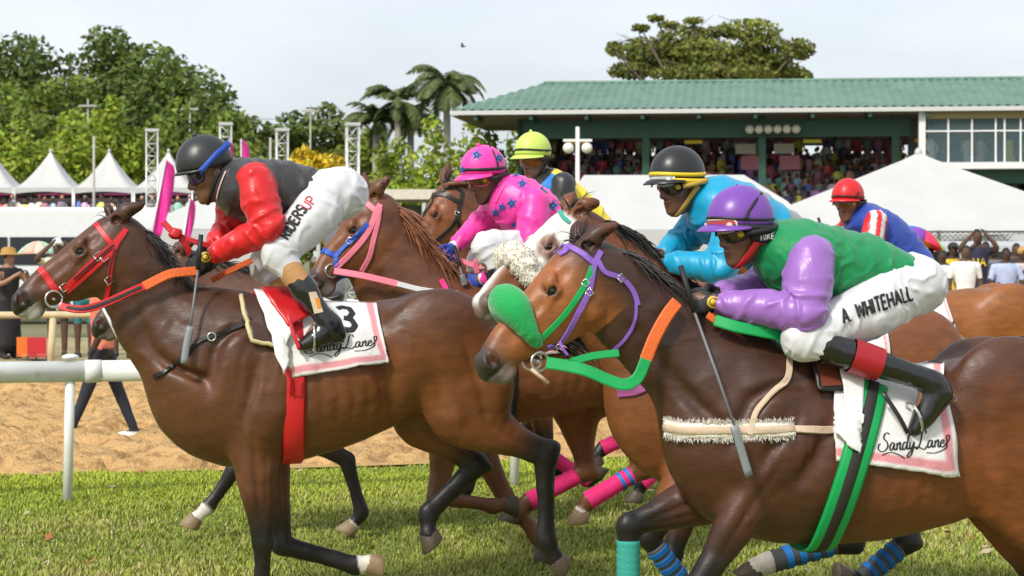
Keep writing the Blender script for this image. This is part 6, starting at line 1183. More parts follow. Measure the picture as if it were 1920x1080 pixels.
J5 = dict(ventm=gold, key='5', label='jockey in turquoise silks and black helmet with yellow band', h=.008, torso=[((1550, 448), (1505, 545), .15), ((1480, 396), (1435, 520), .16), ((1412, 350), (1372, 486), .178), ((1365, 332), (1330, 450), .178), ((1350, 340), (1325, 415), .142)],
  head=(1279, 349), pitch=10, yaw=16, NA=[(1375, 420), (1352, 502), (1246, 490)], FA=[(1325, 405, -.16), (1275, 455, -.18), (1240, 478, -.08)], NL=[(1530, 530), (1360, 555), (1500, 680), (1530, 702), (1470, 720)], FL=[(1530, 530), (1350, 560), (1490, 685), (1520, 710), (1460, 722)],
  silk=cvx('turquoise_silk', .4), silkcol=col5, sleeve=satin('turquoise_sleeve', (.0, .30, .52), .4), helmet=mat('black_helmet', (.016, .016, .017), .36), hwr=.001, brim=.04, band=mat('yellow_band', (.75, .52, .01), .5), bandz=.016, bandw=.018, button=False, gog=(lens_dk, k_black, mat('ochre_strap', (.5, .3, .05), .6)), gog2=(lens_cl, mat('clear_frame2', (.6, .6, .58), .2), mat('yellow_band')), chin=mat('ochre_strap'), chinw=.024)
J['5'] = build_jockey(HS['D'], J5)
def col7(V, A):
    d, par = seg_dist(V, A); ax = A[1] - A[0]; ax /= np.linalg.norm(ax); w = np.cross(ax, [0, 1, 0]); q = (V - A[0]) @ w + .3; c = np.tile(np.array((.62, .62, .66)), (len(V), 1)); c[(np.floor(q / .036).astype(int) % 2) == 0] = (.65, .015, .02); return c
J7 = dict(ventm=gold, key='7', label='jockey in red helmet and royal blue silks at the back', h=.01, torso=[((1735, 472), (1705, 540), .145), ((1700, 428), (1668, 520), .155), ((1662, 394), (1634, 490), .168), ((1632, 382), (1608, 452), .165), ((1626, 388), (1606, 432), .135)],
  head=(1593, 382), pitch=8, yaw=38, NA=[(1640, 418), (1632, 482), (1562, 500)], FA=[(1606, 412, -.16), (1575, 445, -.2), (1545, 470, -.08)], NL=[(1715, 510), (1590, 530), (1660, 640), (1680, 660), (1640, 670)], FL=[(1715, 510), (1585, 532), (1655, 645), (1675, 665), (1635, 672)],
  silk=satin('royal_blue_silk', (.015, .05, .33), .45), sleeve=cvx('striped_sleeve'), sleevecol=col7, glove=k_glove, helmet=mat('red_helmet', (.60, .012, .016), .4), hwr=.001, brim=.035, band=mat('black_band'), bandz=.014, bandw=.012, button=False, gog=(lens_br, mat('amber_frame'), k_black), hstraps=[(k_black, [(1610, 360), (1604, 372), (1600, 384)])])
J['7'] = build_jockey(HS['E'], J7)
# ------------------------------------------------------------------ lettering on the riders
def letters(name, jk, T, text, p0, p1, hgt, w, m, parent='root', script=False):
    st, W_ = strokes_of(text) if not script else (SCRIPT, 4.9)
    B = letter_mesh(J[jk]['fr'], J[jk][T], st, W_, p0, p1, hgt, w); o = put(name, mesh(name, B.v, B.f), m, J[jk]['root']); return o
ink = mat('black_ink', (.012, .012, .014), .6)
letters('name_print', '6', 'Tb', 'A. WHITEHALL', (1582, 606), (1711, 561), (-6, -25), .0105, ink)
letters('leg_print', '1', 'Tb', 'RIDERS', (540, 449), (576, 393), (-16, -10), .011, ink); letters('leg_print_red', '1', 'Tb', 'UP', (579, 394), (594, 376), (-15, -9), .006, mat('red_ink', (.6, .02, .04), .6))
letters('knee_print', '3', 'Tb', 'A', (962, 466), (970, 464), (-1, -13), .008, mat('blue_ink', (.02, .05, .3), .6))
for (x, y, r_, ro) in ((979, 345, 8, .1), (1014, 360, 9, .3), (960, 381, 9, -.2), (942, 388, 7, .2), (930, 398, 7, 0), (1036, 386, 9, .2), (964, 421, 6, 0), (968, 327, 6, .3)):
    put('star', star_mesh(J['3']['fr'], J['3']['Ts'], x, y, r_ * 1.35, ro), mat('blue_star', STAR, .5), J['3']['root'])
for (x, y, r_, ro) in ((894, 291, 9, .2), (935, 296, 8, -.1), (868, 318, 7, .1)): obj('star', star_mesh(J['3']['fr'], J['3']['Th'], x, y, r_ * 1.25, ro), mat('blue_star'), J['3']['hm'])
for jk, q, w in (('1', [(424, 322), (417, 340), (411, 358), (408, 374)], .009), ('3', [(948, 345), (938, 362), (930, 380)], .012)):
    h_ = [hit(J[jk]['fr'], J[jk]['Ts'], *p) for p in crom(np.array(q, float), 3)]; V, F = ribbon([x[0] for x in h_], [x[1] for x in h_], w, .003, .004, 2); put('collar_piping', mesh('collar_piping', V, F), mat('piping_' + jk, (.6, .42, .4) if jk == '1' else (.9, .12, .45), .6), J[jk]['root'])
# NIKE on the ear band
hd = J['6']['hd']; st, W_ = strokes_of('NIKE'); B = MB()
for s_ in st: B.tube([hd(-.052 + .064 * (1 - a / W_), .1165, -.030 + .022 * b_) for a, b_ in s_], .0025, 4)
put('band_print', mesh('band_print', B.v, B.f), mat('white_ink', (.7, .7, .7), .6), J['6']['root'])
b = MB(); b.ball(hd(-.02, .088, -.018), (.058, .026, .028), 16, 8); put('headband', mesh('headband', b.v, b.f), k_black, J['6']['root'])
# badges on gloves, oval patch on boot
for jk, px in (('1', (381, 484)), ('6', (1322, 568))):
    w = J[jk]['arms'][1][2]; b = MB(); 
    for r0, r1, m_, nm in ((0, .013, gold, 'badge'), (.018, .024, gold, 'badge_ring')):
        V, F = [], []
        for k in range(20): a = 2 * math.pi * k / 20; V += [w + [r0 * math.cos(a) + .02, .043, r0 * math.sin(a)], w + [r1 * math.cos(a) + .02, .041, r1 * math.sin(a)], w + [r1 * math.cos(a) + .02, .033, r1 * math.sin(a)]]
        F = [(3 * k, 3 * k + 1, 3 * ((k + 1) % 20) + 1, 3 * ((k + 1) % 20)) for k in range(20)] + [(3 * k + 1, 3 * k + 2, 3 * ((k + 1) % 20) + 2, 3 * ((k + 1) % 20) + 1) for k in range(20)]; put(nm, mesh(nm, V, F), m_, J[jk]['root'])
def patch(fr, T, c4, nu, nv, off=.006, flutter=0, seed=0):
    c = np.array(c4, float); V, N = [], []
    for j in range(nv + 1):
        for i in range(nu + 1):
            s_, t = i / nu, j / nv; p = (c[0] * (1 - s_) + c[1] * s_) * (1 - t) + (c[3] * (1 - s_) + c[2] * s_) * t; h_, n_ = hit(fr, T, *p); V.append(h_); N.append(n_)
    V, N = np.array(V), np.array(N); t = np.repeat(np.arange(nv + 1), nu + 1) / nv
    V = V + N * (off + flutter * t * (.5 + .8 * vnoise(V * 9, seed)))[:, None]
    F = [(j * (nu + 1) + i, (j + 1) * (nu + 1) + i, (j + 1) * (nu + 1) + i + 1, j * (nu + 1) + i + 1) for j in range(nv) for i in range(nu)]; return V, F, N
V, F, N = patch(J['1']['fr'], J['1']['Tboot'], [(578, 548), (592, 547), (606, 585), (590, 588)], 6, 8, .004); put('boot_patch', mesh('boot_patch', V, F), mat('cream_patch', (.6, .48, .33), .6), J['1']['root'])
V, F, N = patch(J['1']['fr'], J['1']['Tboot'], [(590, 560), (597, 559), (602, 576), (595, 578)], 3, 4, .007); put('boot_mark', mesh('boot_mark', V, F), mat('orange_mark', (.75, .25, .02), .6), J['1']['root'])
# ------------------------------------------------------------------ tack
def mirror(H, V): V = np.array(V); return V - 2 * ((V - H['poll']) @ H['ey'])[:, None] * H['ey']
class Tack:
    def __init__(s, key, name, label, cat, group=None):
        s.H = HS[key]; s.fr = s.H['fr']; s.root = s.fr.thing(name, label, cat, tuple(np.round(s.H['poll'] if cat == 'bridle' else s.H['cen'][4], 3)), group); s.T = s.H['T']
    def strap(s, name, pts, w, m, both=True, off=.002, t=.005):
        pts = crom(np.array(pts, float), 4); q = [hit(s.fr, s.T, *p, .07) for p in pts]; V, F = ribbon([x[0] for x in q], [x[1] for x in q], w, t, off + .002, 2); o = put(name, mesh(name, V, F, None, False), m, s.root)
        if both: put(name, mesh(name, mirror(s.H, V), [f[::-1] for f in F], None, False), m, s.root)
        return [x[0] for x in q]
    def free(s, name, pts, w, m, nrm=(0, 1, .2), t=.004, res=5):
        P_ = [s.fr.p(*p[:2], p[2]) for p in pts]; V, F = ribbon(P_, [nrm] * len(P_), w, t, 0, res); return put(name, mesh(name, V, F, None, False), m, s.root)
    def ring(s, p, r, m, v=.075):
        c = s.fr.p(*p, v); b = MB(); b.tube([c + [r * math.cos(a), .012 * math.cos(a), r * math.sin(a)] for a in np.linspace(0, 2 * math.pi, 25)], .0055, 8, caps=False); put('bit_ring', mesh('bit_ring', b.v, b.f), m, s.root)
        q = mirror(s.H, b.v); put('bit_ring', mesh('bit_ring', q, b.f), m, s.root); b = MB(); b.tube([c - [.0, .012, 0], mirror(s.H, [c])[0] + [0, .012, 0]], .008, 8); put('bit_bar', mesh('bit_bar', b.v, b.f), m, s.root)
    def buckle(s, p, sz=.016):
        h_, n_ = hit(s.fr, s.T, *p); b = MB(); e = np.array(s.H['ex']); z = np.cross(e, n_); z /= np.linalg.norm(z); c = h_ + n_ * .009; b.tube([c + e * sz + z * sz, c + e * sz - z * sz, c - e * sz - z * sz, c - e * sz + z * sz, c + e * sz + z * sz], .003, 6); put('buckle', mesh('buckle', b.v, b.f), steel, s.root)
red = mat('red_strap', (.55, .012, .016), .45, bump=.15, bscale=60); orange = mat('orange_rubber', (.72, .13, .02), .5, bump=.4, bscale=120); pink = mat('pink_strap', (.80, .20, .28), .5); blue = mat('blue_strap2', (.01, .08, .45), .5); green = mat('green_strap', (.0, .33, .08), .5); purple = mat('purple_strap', (.22, .10, .45), .5); leather = mat('black_leather', (.012, .010, .009), .4); ctan = mat('cream_webbing', (.55, .42, .30), .7, bump=.3, bscale=90)
b_ = Tack('A', 'bridle', 'red bridle with orange rubber reins on the leading bay', 'bridle', 'bridles')
b_.strap('browband', [(176, 416), (192, 436), (209, 458)], .026, red); b_.strap('cheek_strap', [(237, 430), (212, 459), (180, 486), (150, 514), (121, 543)], .026, red); b_.strap('cheek_strap', [(214, 470), (190, 492), (160, 519), (126, 548)], .018, red)
b_.strap('cheek_strap', [(213, 459), (196, 473), (170, 496), (140, 522)], .007, k_black, False, .008); b_.strap('throat_lash', [(234, 436), (217, 462), (208, 500), (204, 540), (200, 560)], .022, red); b_.strap('throat_lash', [(215, 466), (206, 500), (203, 530)], .006, k_black, False, .008); b_.strap('noseband', [(72, 499), (88, 520), (106, 546)], .034, red)
for p in ((185, 481), (196, 482), (205, 524), (121, 538)): b_.buckle(p)
b_.ring((101, 561), .037, steel, .062)
b_.free('rein', [(112, 572, .07), (122, 576, .08), (157, 580, .105), (201, 567, .125), (240, 549, .135), (272, 536, .14)], .036, red); b_.free('rein_lining', [(125, 576, .085), (157, 579, .11), (201, 566, .13), (265, 538, .145)], .014, k_black); b_.free('rein_grip', [(270, 537, .141), (315, 515, .13), (345, 510, .115), (372, 508, .10)], .042, orange)
b_.free('rein', [(306, 416, -.06), (317, 428, -.05), (327, 437, -.04)], .03, red); b_.free('rein', [(332, 440, -.04), (345, 446, -.05), (372, 455, -.05), (402, 464, -.06)], .026, red); b_.free('rein', [(338, 442, -.045), (350, 462, -.05), (361, 486, -.06)], .030, red)
b = MB(); c = b_.fr.p(329, 438, -.04); b.ball(c, (.034, .022, .026), 12, 8); V = np.array(b.v); V += vnoise(V * 60, 3)[:, None] * .008; put('rein_knot', mesh('knot', V, b.f), red, b_.root)
b_.free('rein', [(396, 526, -.1), (430, 508, -.12), (472, 488, -.13)], .028, orange)
b_ = Tack('B', 'bridle', 'purple and green bridle with green shadow roll on the nearest bay', 'bridle', 'bridles')
b_.strap('browband', [(1036, 460), (1062, 462), (1090, 475), (1115, 495)], .026, purple); b_.strap('cheek_strap', [(1126, 472), (1114, 498), (1104, 545), (1080, 595), (1052, 640), (1030, 660)], .024, purple); b_.strap('cheek_strap', [(1110, 500), (1096, 535), (1060, 588), (1010, 640)], .024, green)
b_.strap('throat_lash', [(1120, 488), (1134, 510), (1165, 522), (1186, 545), (1196, 572)], .022, purple); b_.strap('throat_lash', [(1192, 560), (1190, 600), (1172, 635), (1148, 658)], .013, purple); b_.free('strap_end', [(1049, 640, .09), (1054, 652, .1), (1064, 666, .1)], .012, purple)
for p in ((1097, 531), (1104, 548), (1046, 645), (1163, 521)): b_.buckle(p, .012)
sr = SDF(*bounds([b_.H['hp'](.62, 0, .1)], .24), .008); hp = b_.H['hp']; sr.tube([hp(.66, .065, -.13), hp(.64, .072, -.02), hp(.61, .05, .10), hp(.60, 0, .15), hp(.61, -.05, .10), hp(.64, -.072, -.02), hp(.66, -.065, -.13)], [.02, .042, .066, .072, .066, .042, .02], k=.01); V, F = sr.surf(2); V = wrinkle(V, F, .006, 16, 3); put('shadow_roll', mesh('shadow_roll', V, F), mat('green_fleece', (.0, .32, .07), .85, bump=.5, bscale=90, sheen=.4), b_.root)
b_.ring((1012, 678), .036, steel, .07); b = MB(); b.tube([b_.fr.p(996, 692, .08), b_.fr.p(1008, 702, .09), b_.fr.p(1028, 718, .09)], .008, 8); put('bit_shank', mesh('bit_shank', b.v, b.f), ctan, b_.root)
b_.free('rein', [(1024, 680, .09), (1062, 686, .11), (1100, 695, .13), (1140, 712, .14), (1172, 721, .15), (1196, 708, .15), (1212, 672, .15)], .046, green); b_.free('rein_grip', [(1211, 674, .15), (1228, 632, .15), (1250, 592, .14), (1270, 566, .12)], .050, orange); b_.free('rein', [(1060, 682, .08), (1110, 668, .08), (1160, 662, .09)], .030, green)
b_.free('rein_grip', [(1326, 590, .12), (1340, 600, .12)], .03, orange); b_.free('rein', [(1340, 600, .13), (1380, 612, .16), (1430, 622, .17), (1466, 632, .16), (1482, 664, .18)], .045, green)
b_ = Tack('C', 'bridle', 'pink bridle with blue noseband on the chestnut', 'bridle', 'bridles')
b_.strap('browband', [(664, 371), (684, 380), (704, 395)], .034, pink); b_.strap('cheek_strap', [(713, 384), (704, 402), (695, 425), (680, 450), (655, 478), (630, 502)], .032, pink); b_.strap('throat_lash', [(712, 390), (707, 420), (700, 450), (692, 482), (678, 508)], .028, pink); b_.strap('noseband', [(592, 462), (612, 472), (630, 480)], .03, blue); b_.strap('noseband', [(628, 482), (648, 462), (690, 420)], .026, blue, True, .004); b_.strap('noseband', [(630, 482), (632, 500), (640, 520)], .03, blue); b_.buckle((657, 452)); b_.ring((622, 508), .035, steel, .085)
b_.free('rein', [(626, 508, .1), (680, 517, .14), (745, 532, .17)], .036, pink); b_.free('rein_grip', [(744, 532, .17), (800, 545, .16), (868, 550, .12)], .03, whitem); b_.free('rein', [(822, 468, -.03), (850, 482, -.02), (880, 495, 0), (905, 500, .02), (908, 486, .03), (892, 490, .02), (895, 512, .02)], .03, pink)
ct = Tack('C', 'neck_strap', 'bright pink neck strap on the chestnut', 'strap'); ct.strap('strap', [(826, 525), (836, 545), (836, 570)], .03, mat('hot_pink', (.85, .03, .25), .5), False, .006)
b_ = Tack('C2', 'bridle', 'black leather bridle on the bay by the rail', 'bridle', 'bridles')
b_.strap('browband', [(812, 365), (835, 366), (862, 380)], .028, leather); b_.strap('cheek_strap', [(868, 362), (862, 384), (856, 410), (840, 432), (812, 456), (800, 466)], .026, leather); b_.strap('cheek_strap', [(862, 385), (860, 415), (864, 440)], .02, leather); b_.strap('face_strap', [(825, 362), (800, 380), (773, 405)], .014, leather); b_.buckle((856, 400), .012); b_.strap('headpiece', [(822, 362), (845, 352), (868, 360)], .024, leather)
b_ = Tack('D', 'bridle', 'bridle with fluffy sheepskin noseband on the bald-faced bay', 'bridle', 'bridles')
b_.strap('cheek_strap', [(1050, 397), (1056, 408), (1068, 418)], .02, mat('teal_strap', (.03, .35, .25), .5), False)
hp = b_.H['hp']; G = SDF(*bounds([hp(.62, 0, .0)], .28), .009); ctr = [hp(.60, .08, -.13), hp(.60, .085, -.03), hp(.59, .06, .08), hp(.59, 0, .125), hp(.59, -.06, .08), hp(.60, -.085, -.03), hp(.60, -.08, -.13)]; G.tube(ctr, [.04, .052, .055, .055, .055, .052, .04], k=.01); V, F = G.surf(2); N = vnormals(V, F); V = V + N * (fbm(V * 42, 4, 3) * .02)[:, None]; put('sheepskin_noseband', mesh('sheepskin', V, F), mat('sheepskin', (.80, .75, .64), .9, var=.18, vscale=40, bump=.8, bscale=120, sheen=.5), b_.root)
rs = np.random.default_rng(3); idx = rs.choice(len(V), min(1500, len(V)), False); lk = locks(V[idx] - N[idx] * .004, N[idx] + .7 * rs.normal(size=(len(idx), 3)), rs.uniform(.012, .03, len(idx)), .0032, .6, .1, 3, 3); put('fleece', mesh('fleece', lk.v, lk.f), mat('sheepskin'), b_.root)
b_.ring((985, 560), .03, steel, .2)
b_ = Tack('A2', 'bridle', 'white noseband bridle of the half-hidden brown horse', 'bridle', 'bridles'); b_.strap('noseband', [(196, 578), (206, 598), (220, 630)], .03, whitem); b_.strap('cheek_strap', [(214, 615), (240, 590), (290, 545), (330, 500)], .022, whitem)
# saddle cloths, saddles, girths
def cloth(key, c4, label, ncell=(44, 34), flut=.02, bord=(.06, .055)):
    H = HS[key]; fr = H['fr']; V, F, N = patch(fr, H['T'], c4, *ncell, .012, flut, len(key)); nu, nv = ncell; root = fr.thing('saddle_cloth', label, 'saddle cloth', tuple(np.round(V.mean(0), 3)), 'saddle cloths')
    i = np.tile(np.arange(nu + 1), nv + 1) / nu; j = np.repeat(np.arange(nv + 1), nu + 1) / nv; col = np.tile(np.array((.72, .71, .70)), (len(V), 1)); pk = ((i > .90) & (i < .965) & (j < .95)) | ((j > .86) & (j < .95) & (i < .965) ); col[pk] = (.66, .27, .30); col *= (1 + .05 * fbm(V * 12, 3, 3))[:, None]
    M = V * [1, -1, 1]; n = len(V); VV = np.vstack([V, M]); FF = F + [tuple(x + n for x in f[::-1]) for f in F] + [(k + 1, k, n + k, n + k + 1) for k in range(nu)]
    o = put('cloth', mesh('cloth', VV, FF, np.vstack([col, col])), mat('cloth_cotton', attr=True, rough=.8, bump=.3, bscale=70, sheen=.1), root); sm = o.modifiers.new('s', 'SOLIDIFY'); sm.thickness = .004; sm.offset = 1
    return root, bvh(np.array(V), np.array(F)), fr
def sandy(cl, p0, p1, hgt, w): B = letter_mesh(cl[2], cl[1], SCRIPT, 4.9, p0, p1, hgt, w, smooth=True, off=.006, w_italic=True); put('cloth_script', mesh('script', B.v, B.f), ink, cl[0])
clA = cloth('A', [(500, 566), (706, 572), (731, 678), (545, 708)], 'white saddle cloth numbered 3 with pink border on the leading bay')
st, W_ = strokes_of('3'); B = letter_mesh(clA[2], clA[1], st, W_, (636, 618), (668, 622), (-6, -42), .028, off=.006); put('cloth_number', mesh('number', B.v, B.f), ink, clA[0]); sandy(clA, (575, 664), (700, 648), (2, -24), .0048)
clB = cloth('B', [(1560, 690), (1772, 686), (1790, 893), (1565, 862)], 'white saddle cloth with pink border and script on the nearest horse'); sandy(clB, (1648, 846), (1772, 838), (3, -32), .0048)
clD = cloth('D', [(1560, 606), (1662, 602), (1676, 720), (1565, 720)], 'white saddle cloth with pink edge behind the white thigh', (30, 24))
clE = cloth('E', [(1700, 550), (1768, 548), (1792, 625), (1705, 640)], 'white saddle cloth with pink edge on the light chestnut', (30, 24)); sandy(clE, (1745, 612), (1786, 610), (2, -12), .006)
clA2 = cloth('A2', [(600, 560), (690, 562), (700, 640), (610, 650)], 'white saddle cloth of the half-hidden brown horse', (24, 18)); clC = cloth('C', [(960, 556), (1060, 556), (1070, 660), (965, 670)], 'white saddle cloth under the jockey in pink', (24, 18)); clC2 = cloth('C2', [(1090, 534), (1180, 534), (1185, 620), (1095, 625)], 'white saddle cloth under the jockey in lime helmet', (24, 18))
def girth(key, pts, w, m, label, mid=None, off=.016):
    H = HS[key]; fr = H['fr']; pts = crom(np.array(pts, float), 2); q = [hit(fr, H['T'], *p, .1) for p in pts]; P_ = [x[0] for x in q]; N_ = [x[1] for x in q]; e = P_[-1]
    for k in (.66, .33, 0): P_.append(np.array([e[0], e[1] * k, e[2] - .02 * (1 - k)])); N_.append(np.array([0, .3 * k, -1.]))
    P_ += [p * [1, -1, 1] for p in P_[-2::-1]]; N_ += [n * [1, -1, 1] for n in N_[-2::-1]]
    P_, N_ = np.array(P_), np.array(N_)
    for _ in range(2): P_[1:-1] = P_[1:-1] * .5 + (P_[:-2] + P_[2:]) * .25; N_[1:-1] = N_[1:-1] * .4 + (N_[:-2] + N_[2:]) * .3
    root = fr.thing('girth', label, 'girth', tuple(np.round(P_[0], 3)), 'girths'); V, F = ribbon(P_, N_, w, .008, off); put('band', mesh('girth_band', V, F), m, root)
    if mid: V, F = ribbon(P_, N_, mid[0], .004, off + .008); put('centre_strip', mesh('girth_strip', V, F), mid[1], root)
    return root
gA = girth('A', [(548, 600), (552, 660), (553, 720), (552, 780), (550, 830), (549, 858)], .105, red, 'broad red elastic girth on the leading bay'); H = HS['A']
V, F, N = patch(H['fr'], H['T'], [(538, 712), (569, 712), (568, 741), (538, 741)], 6, 6, .028); put('girth_patch', mesh('girth_patch', V, F), mat('red_leather', (.42, .008, .012), .35), gA)
girth('B', [(1632, 730), (1622, 780), (1604, 840), (1592, 880), (1572, 940), (1545, 1000), (1538, 1012)], .118, green, 'green girth with dark centre on the nearest bay', (.045, mat('dark_elastic', (.02, .018, .016), .7)), .036); girth('C', [(955, 600), (955, 700), (954, 750), (953, 785)], .09, k_black, 'black girth with blue edge on the chestnut', (.03, blue)); girth('D', [(1450, 640), (1445, 760), (1440, 860), (1438, 905)], .1, k_black, 'black girth on the bald-faced bay')
def saddle(key, pom, can, label, m, rim):
    H = HS[key]; fr = H['fr']; a_, b2 = fr.p(*pom, 0), fr.p(*can, 0); root = fr.thing('saddle', label, 'saddle', tuple(np.round(lerp(a_, b2, .5), 3)), 'racing saddles'); G = SDF(*bounds([a_, b2], .22), .009); mid = lerp(a_, b2, .5) + [0, 0, -.02]
    G.tube([a_ + [-.02, 0, .005], mid, b2 + [.03, 0, .02]], [.035, .035, .045], [.07, .12, .14], k=.01); V, F = G.surf(2); put('seat', mesh('seat', V, F), m, root); return root
sA = saddle('A', (470, 560), (575, 572), 'small red racing saddle on the leading bay', mat('red_saddle', (.50, .012, .016), .35), None); fr = HS['A']['fr']; T = HS['A']['T']
def sheetpart(name, key, c4, m, parent, off, flut=0, nu=10, nv=12, edge=None):
    H = HS[key]; V, F, N = patch(H['fr'], H['T'], c4, nu, nv, off, flut, 4); o = put(name, mesh(name, V, F), m, parent); s_ = o.modifiers.new('s', 'SOLIDIFY'); s_.thickness = .006; s_.offset = 1
    if edge:
        idx = [j * (nu + 1) for j in range(nv + 1)] + [nv * (nu + 1) + i for i in range(1, nu + 1)]; b = MB(); b.tube([V[k] for k in idx], .011, 8); put('rim', mesh('rim', b.v, b.f), edge, parent)
brown = mat('brown_leather', (.055, .025, .016), .45, bump=.2, bscale=50); cream = mat('cream_edge', (.55, .47, .26), .6)
sheetpart('flap', 'A', [(450, 562), (500, 566), (545, 660), (470, 640)], brown, sA, .030, edge=cream); sheetpart('pad', 'A', [(478, 562), (520, 568), (548, 628), (530, 705)], whitem, sA, .042, .02); sheetpart('pad', 'A', [(475, 560), (540, 566), (562, 612), (520, 612)], whitem, sA, .045); sheetpart('panel', 'A', [(488, 560), (560, 562), (585, 600), (540, 622)], mat('red_saddle'), sA, .055)
V, F = ribbon([fr.p(540, 590, .3), fr.p(552, 630, .33), fr.p(562, 655, .34)], [(0, 1, 0)] * 3, .018, .004, 0); put('stirrup_leather', mesh('stirrup_leather', V, F), red, sA); b = MB(); c = J['1']['lg'][1][4]; b.tube([c + [-.05, .055 * math.cos(q), .035 + .06 * math.sin(q)] for q in np.linspace(0, 6.283, 17)], .006, 8, caps=False); put('stirrup_iron', mesh('stirrup_iron', b.v, b.f), steel, sA)
sB = saddle('B', (1520, 668), (1640, 690), 'small brown racing saddle on the nearest horse', brown, None); sheetpart('flap', 'B', [(1515, 672), (1575, 680), (1590, 735), (1530, 735)], mat('chestnut_leather', (.16, .04, .02), .35), sB, .03, edge=leather); sheetpart('pad', 'B', [(1560, 688), (1610, 700), (1612, 790), (1580, 780)], whitem, sB, .042, .03); sheetpart('pad', 'B', [(1580, 770), (1616, 785), (1600, 850), (1548, 800)], whitem, sB, .045, .02)
fr = HS['B']['fr']; V, F = ribbon([fr.p(1655, 735, .30), fr.p(1685, 780, .33), fr.p(1702, 812, .33)], [(0, 1, 0)] * 3, .018, .004, 0); put('stirrup_leather', mesh('stirrup_leather', V, F), leather, sB); b = MB(); c = J['6']['lg'][1][4]; b.tube([c + [.02 * math.sin(q), .055 * math.cos(q), .05 + .055 * math.sin(q)] for q in np.linspace(0, 6.283, 17)], .006, 8, caps=False); put('stirrup_iron', mesh('stirrup_iron', b.v, b.f), steel, sB)
for key, p, c, lab in (('C', (930, 545), (1010, 560), 'black racing saddle under the jockey in pink'), ('C2', (1070, 522), (1130, 536), 'black racing saddle under the lime helmet jockey'), ('D', (1420, 595), (1520, 608), 'black racing saddle under the turquoise jockey'), ('E', (1620, 540), (1690, 548), 'black racing saddle under the jockey in royal blue'), ('A2', (560, 548), (640, 562), 'black racing saddle on the half-hidden brown horse')): saddle(key, p, c, lab, leather, None)
# breastplates
bp = Tack('A', 'breastplate', 'thin black breastplate strap round the leading bay chest', 'breastplate'); q = [tuple(x) for x in crom(np.array([(480, 600), (440, 615), (405, 628), (372, 642), (345, 668), (315, 694), (290, 706)], float), 4)]; bp.strap('strap', q, .02, leather, False, .006, .006)
P_ = [hit(bp.fr, bp.T, *p)[0] for p in q]; V, F = ribbon([p * [1, -1, 1] for p in P_], [hit(bp.fr, bp.T, *p)[1] * [1, -1, 1] for p in q], .02, .006, .006); put('strap', mesh('strap', V, F), leather, bp.root); b = MB(); b.tube([P_[9] + np.array([.018 * math.cos(a), .012, .018 * math.sin(a)]) for a in np.linspace(0, 6.29, 14)], .005, 6, caps=False); put('ring', mesh('ring', b.v, b.f), steel, bp.root)
bp = Tack('B', 'breastplate', 'cream webbing breastplate with sheepskin on the nearest bay', 'breastplate'); q = [(1250, 800), (1285, 806), (1330, 808), (1380, 807), (1430, 806), (1490, 806), (1560, 806), (1630, 808)]; bp.strap('strap', q[3:], .03, ctan, False, .008, .006); qq = [hit(bp.fr, bp.T, *p) for p in q[:6]]; flc = mat('sheepskin'); V, F = ribbon([x[0] for x in qq], [x[1] for x in qq], .062, .012, .004); put('sheepskin_sleeve', mesh('sleeve_pad', V, F), flc, bp.root); V, F = ribbon([x[0] for x in qq], [x[1] for x in qq], .03, .004, .017); put('strap', mesh('strap', V, F), ctan, bp.root)
R0, D0 = [], []
for i in range(900):
    t = rs.uniform(0, len(qq) - 1.001); k = int(t); p = lerp(qq[k][0], qq[k + 1][0], t - k); n = lerp(qq[k][1], qq[k + 1][1], t - k); s_ = rs.choice((-1, 1)); R0.append(p + n * .012 + [0, 0, s_ * rs.uniform(.018, .034)]); D0.append(n * .4 + np.array([rs.normal() * .4, rs.normal() * .3, s_]))
lk = locks(R0, D0, rs.uniform(.008, .022, 900), .003, .5, .1, 4, 3); put('fleece', mesh('fleece', lk.v, lk.f), mat('white_fleece', (.74, .70, .64), .9), bp.root)
bp.strap('neck_strap', [(1480, 672), (1474, 710), (1440, 750), (1420, 775), (1408, 815)], .026, ctan, False, .008, .006)
bp = Tack('D', 'neck_strap', 'striped purple neck strap on the bald-faced bay chest', 'strap'); bp.strap('strap', [(1160, 735), (1190, 732), (1216, 722)], .05, mat('striped_strap', (.30, .06, .22), .6, var=.5, vscale=60, stretch=(.1, .1, 1)), False, .006)
# bandages
def wrap(key, leg, t0, t1, m, label=None, extra=0.005, pars=None):
    H = HS[key]; q = H['legs'][leg][1:] if leg[1] == 'H' else H['legs'][leg]; K, Ft = q[1], q[2]; Cn = q[3]; n, k = 18, 20; V = []; ax0 = Ft - K
    for i in range(n + 1):
        t = t0 + (t1 - t0) * i / n; c = lerp(K, Ft, t) if t <= 1 else lerp(Ft, Cn, t - 1); ax = ax0 / np.linalg.norm(ax0); e1 = np.cross(ax, [0, 1, 0]); e1 /= np.linalg.norm(e1); e2 = np.cross(ax, e1)
        for j in range(k):
            a = 2 * math.pi * j / k; d = e1 * math.cos(a) + e2 * math.sin(a); r_ = (.044 if leg[1] == 'H' else .041) * (1 + .25 * max(0, abs(t - .5) - .2)) + extra + .002 * math.sin(i * 2.6 + a); V.append(c + d * r_)
    F = [(i * k + j, i * k + (j + 1) % k, (i + 1) * k + (j + 1) % k, (i + 1) * k + j) for i in range(n) for j in range(k)] + [tuple(range(k))[::-1], tuple(n * k + j for j in range(k))]
    return put('leg_bandage', mesh('bandage', V, F), m, H['root'])
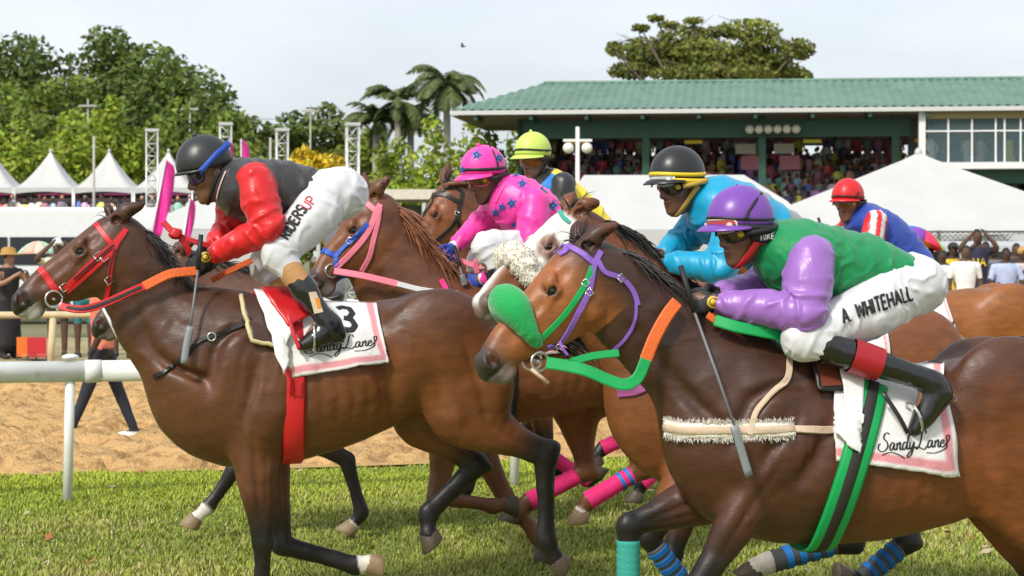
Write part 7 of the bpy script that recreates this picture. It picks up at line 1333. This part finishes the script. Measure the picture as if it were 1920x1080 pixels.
bpk = mat('pink_bandage', (.78, .02, .18), .8, bump=.4, bscale=60, var=.15, vscale=10); bbl = mat('blue_tape', (.01, .20, .62), .6); bgr = mat('grey_boot', (.06, .065, .07), .7); bte = mat('teal_bandage', (.03, .30, .24), .8, bump=.4, bscale=70)
for key, leg in (('C', 'NH'), ('C', 'FH'), ('C2', 'NF'), ('C2', 'NH'), ('C2', 'FH')): wrap(key, leg, .18, 1.12, bpk)
for t in (.22, .36): wrap('C', 'NH', t, t + .06, bbl, extra=.008)
wrap('B', 'FF', .22, 1.0, bte)
for leg in ('NF', 'NH', 'FH'):
    wrap('D', leg, .18, .95, bgr)
    for t in (.24, .40, .56, .72): wrap('D', leg, t, t + .085, bbl, extra=.009)
# whips
def whip(jk, pts, flap, label):
    fr = J[jk]['fr']; root = fr.thing('whip', label, 'whip', tuple(np.round(fr.p(*pts[0]), 3)), 'riding whips'); b = MB(); P_ = [fr.p(*p) for p in pts]; b.tube(P_[:2], [.011, .011], 8); put('grip', mesh('grip', b.v, b.f), k_black, root); b = MB(); b.tube(P_[1:], .0055, 8); put('shaft', mesh('shaft', b.v, b.f), mat('whip_grey', (.16, .17, .18), .5), root)
    V, F = ribbon([fr.p(*p) for p in flap], [(0, 1, 0)] * len(flap), .034, .008, 0); put('flap', mesh('flap', V, F), mat('whip_flap', (.22, .235, .25), .5), root)
whip('1', [(377, 440, .16), (371, 505, .17), (362, 575, .20), (356, 615, .22)], [(357, 612, .22), (350, 645, .23), (345, 682, .24)], 'grey padded whip in the gloved hand of the leading jockey'); whip('6', [(1276, 498, .12), (1302, 585, .15), (1340, 690, .24), (1378, 800, .31)], [(1376, 798, .31), (1390, 845, .31), (1404, 892, .31)], 'long thin grey whip held by the jockey in green')
whip('3', [(852, 462, .0), (862, 500, .08), (868, 520, .12)], [(866, 515, .12), (872, 535, .12)], 'short black whip held by the jockey in pink'); whip('7', [(1534, 408, -.05), (1545, 440, -.05), (1550, 470, -.05)], [(1549, 465, -.05), (1552, 490, -.05)], 'black whip tip beside the jockey in royal blue')
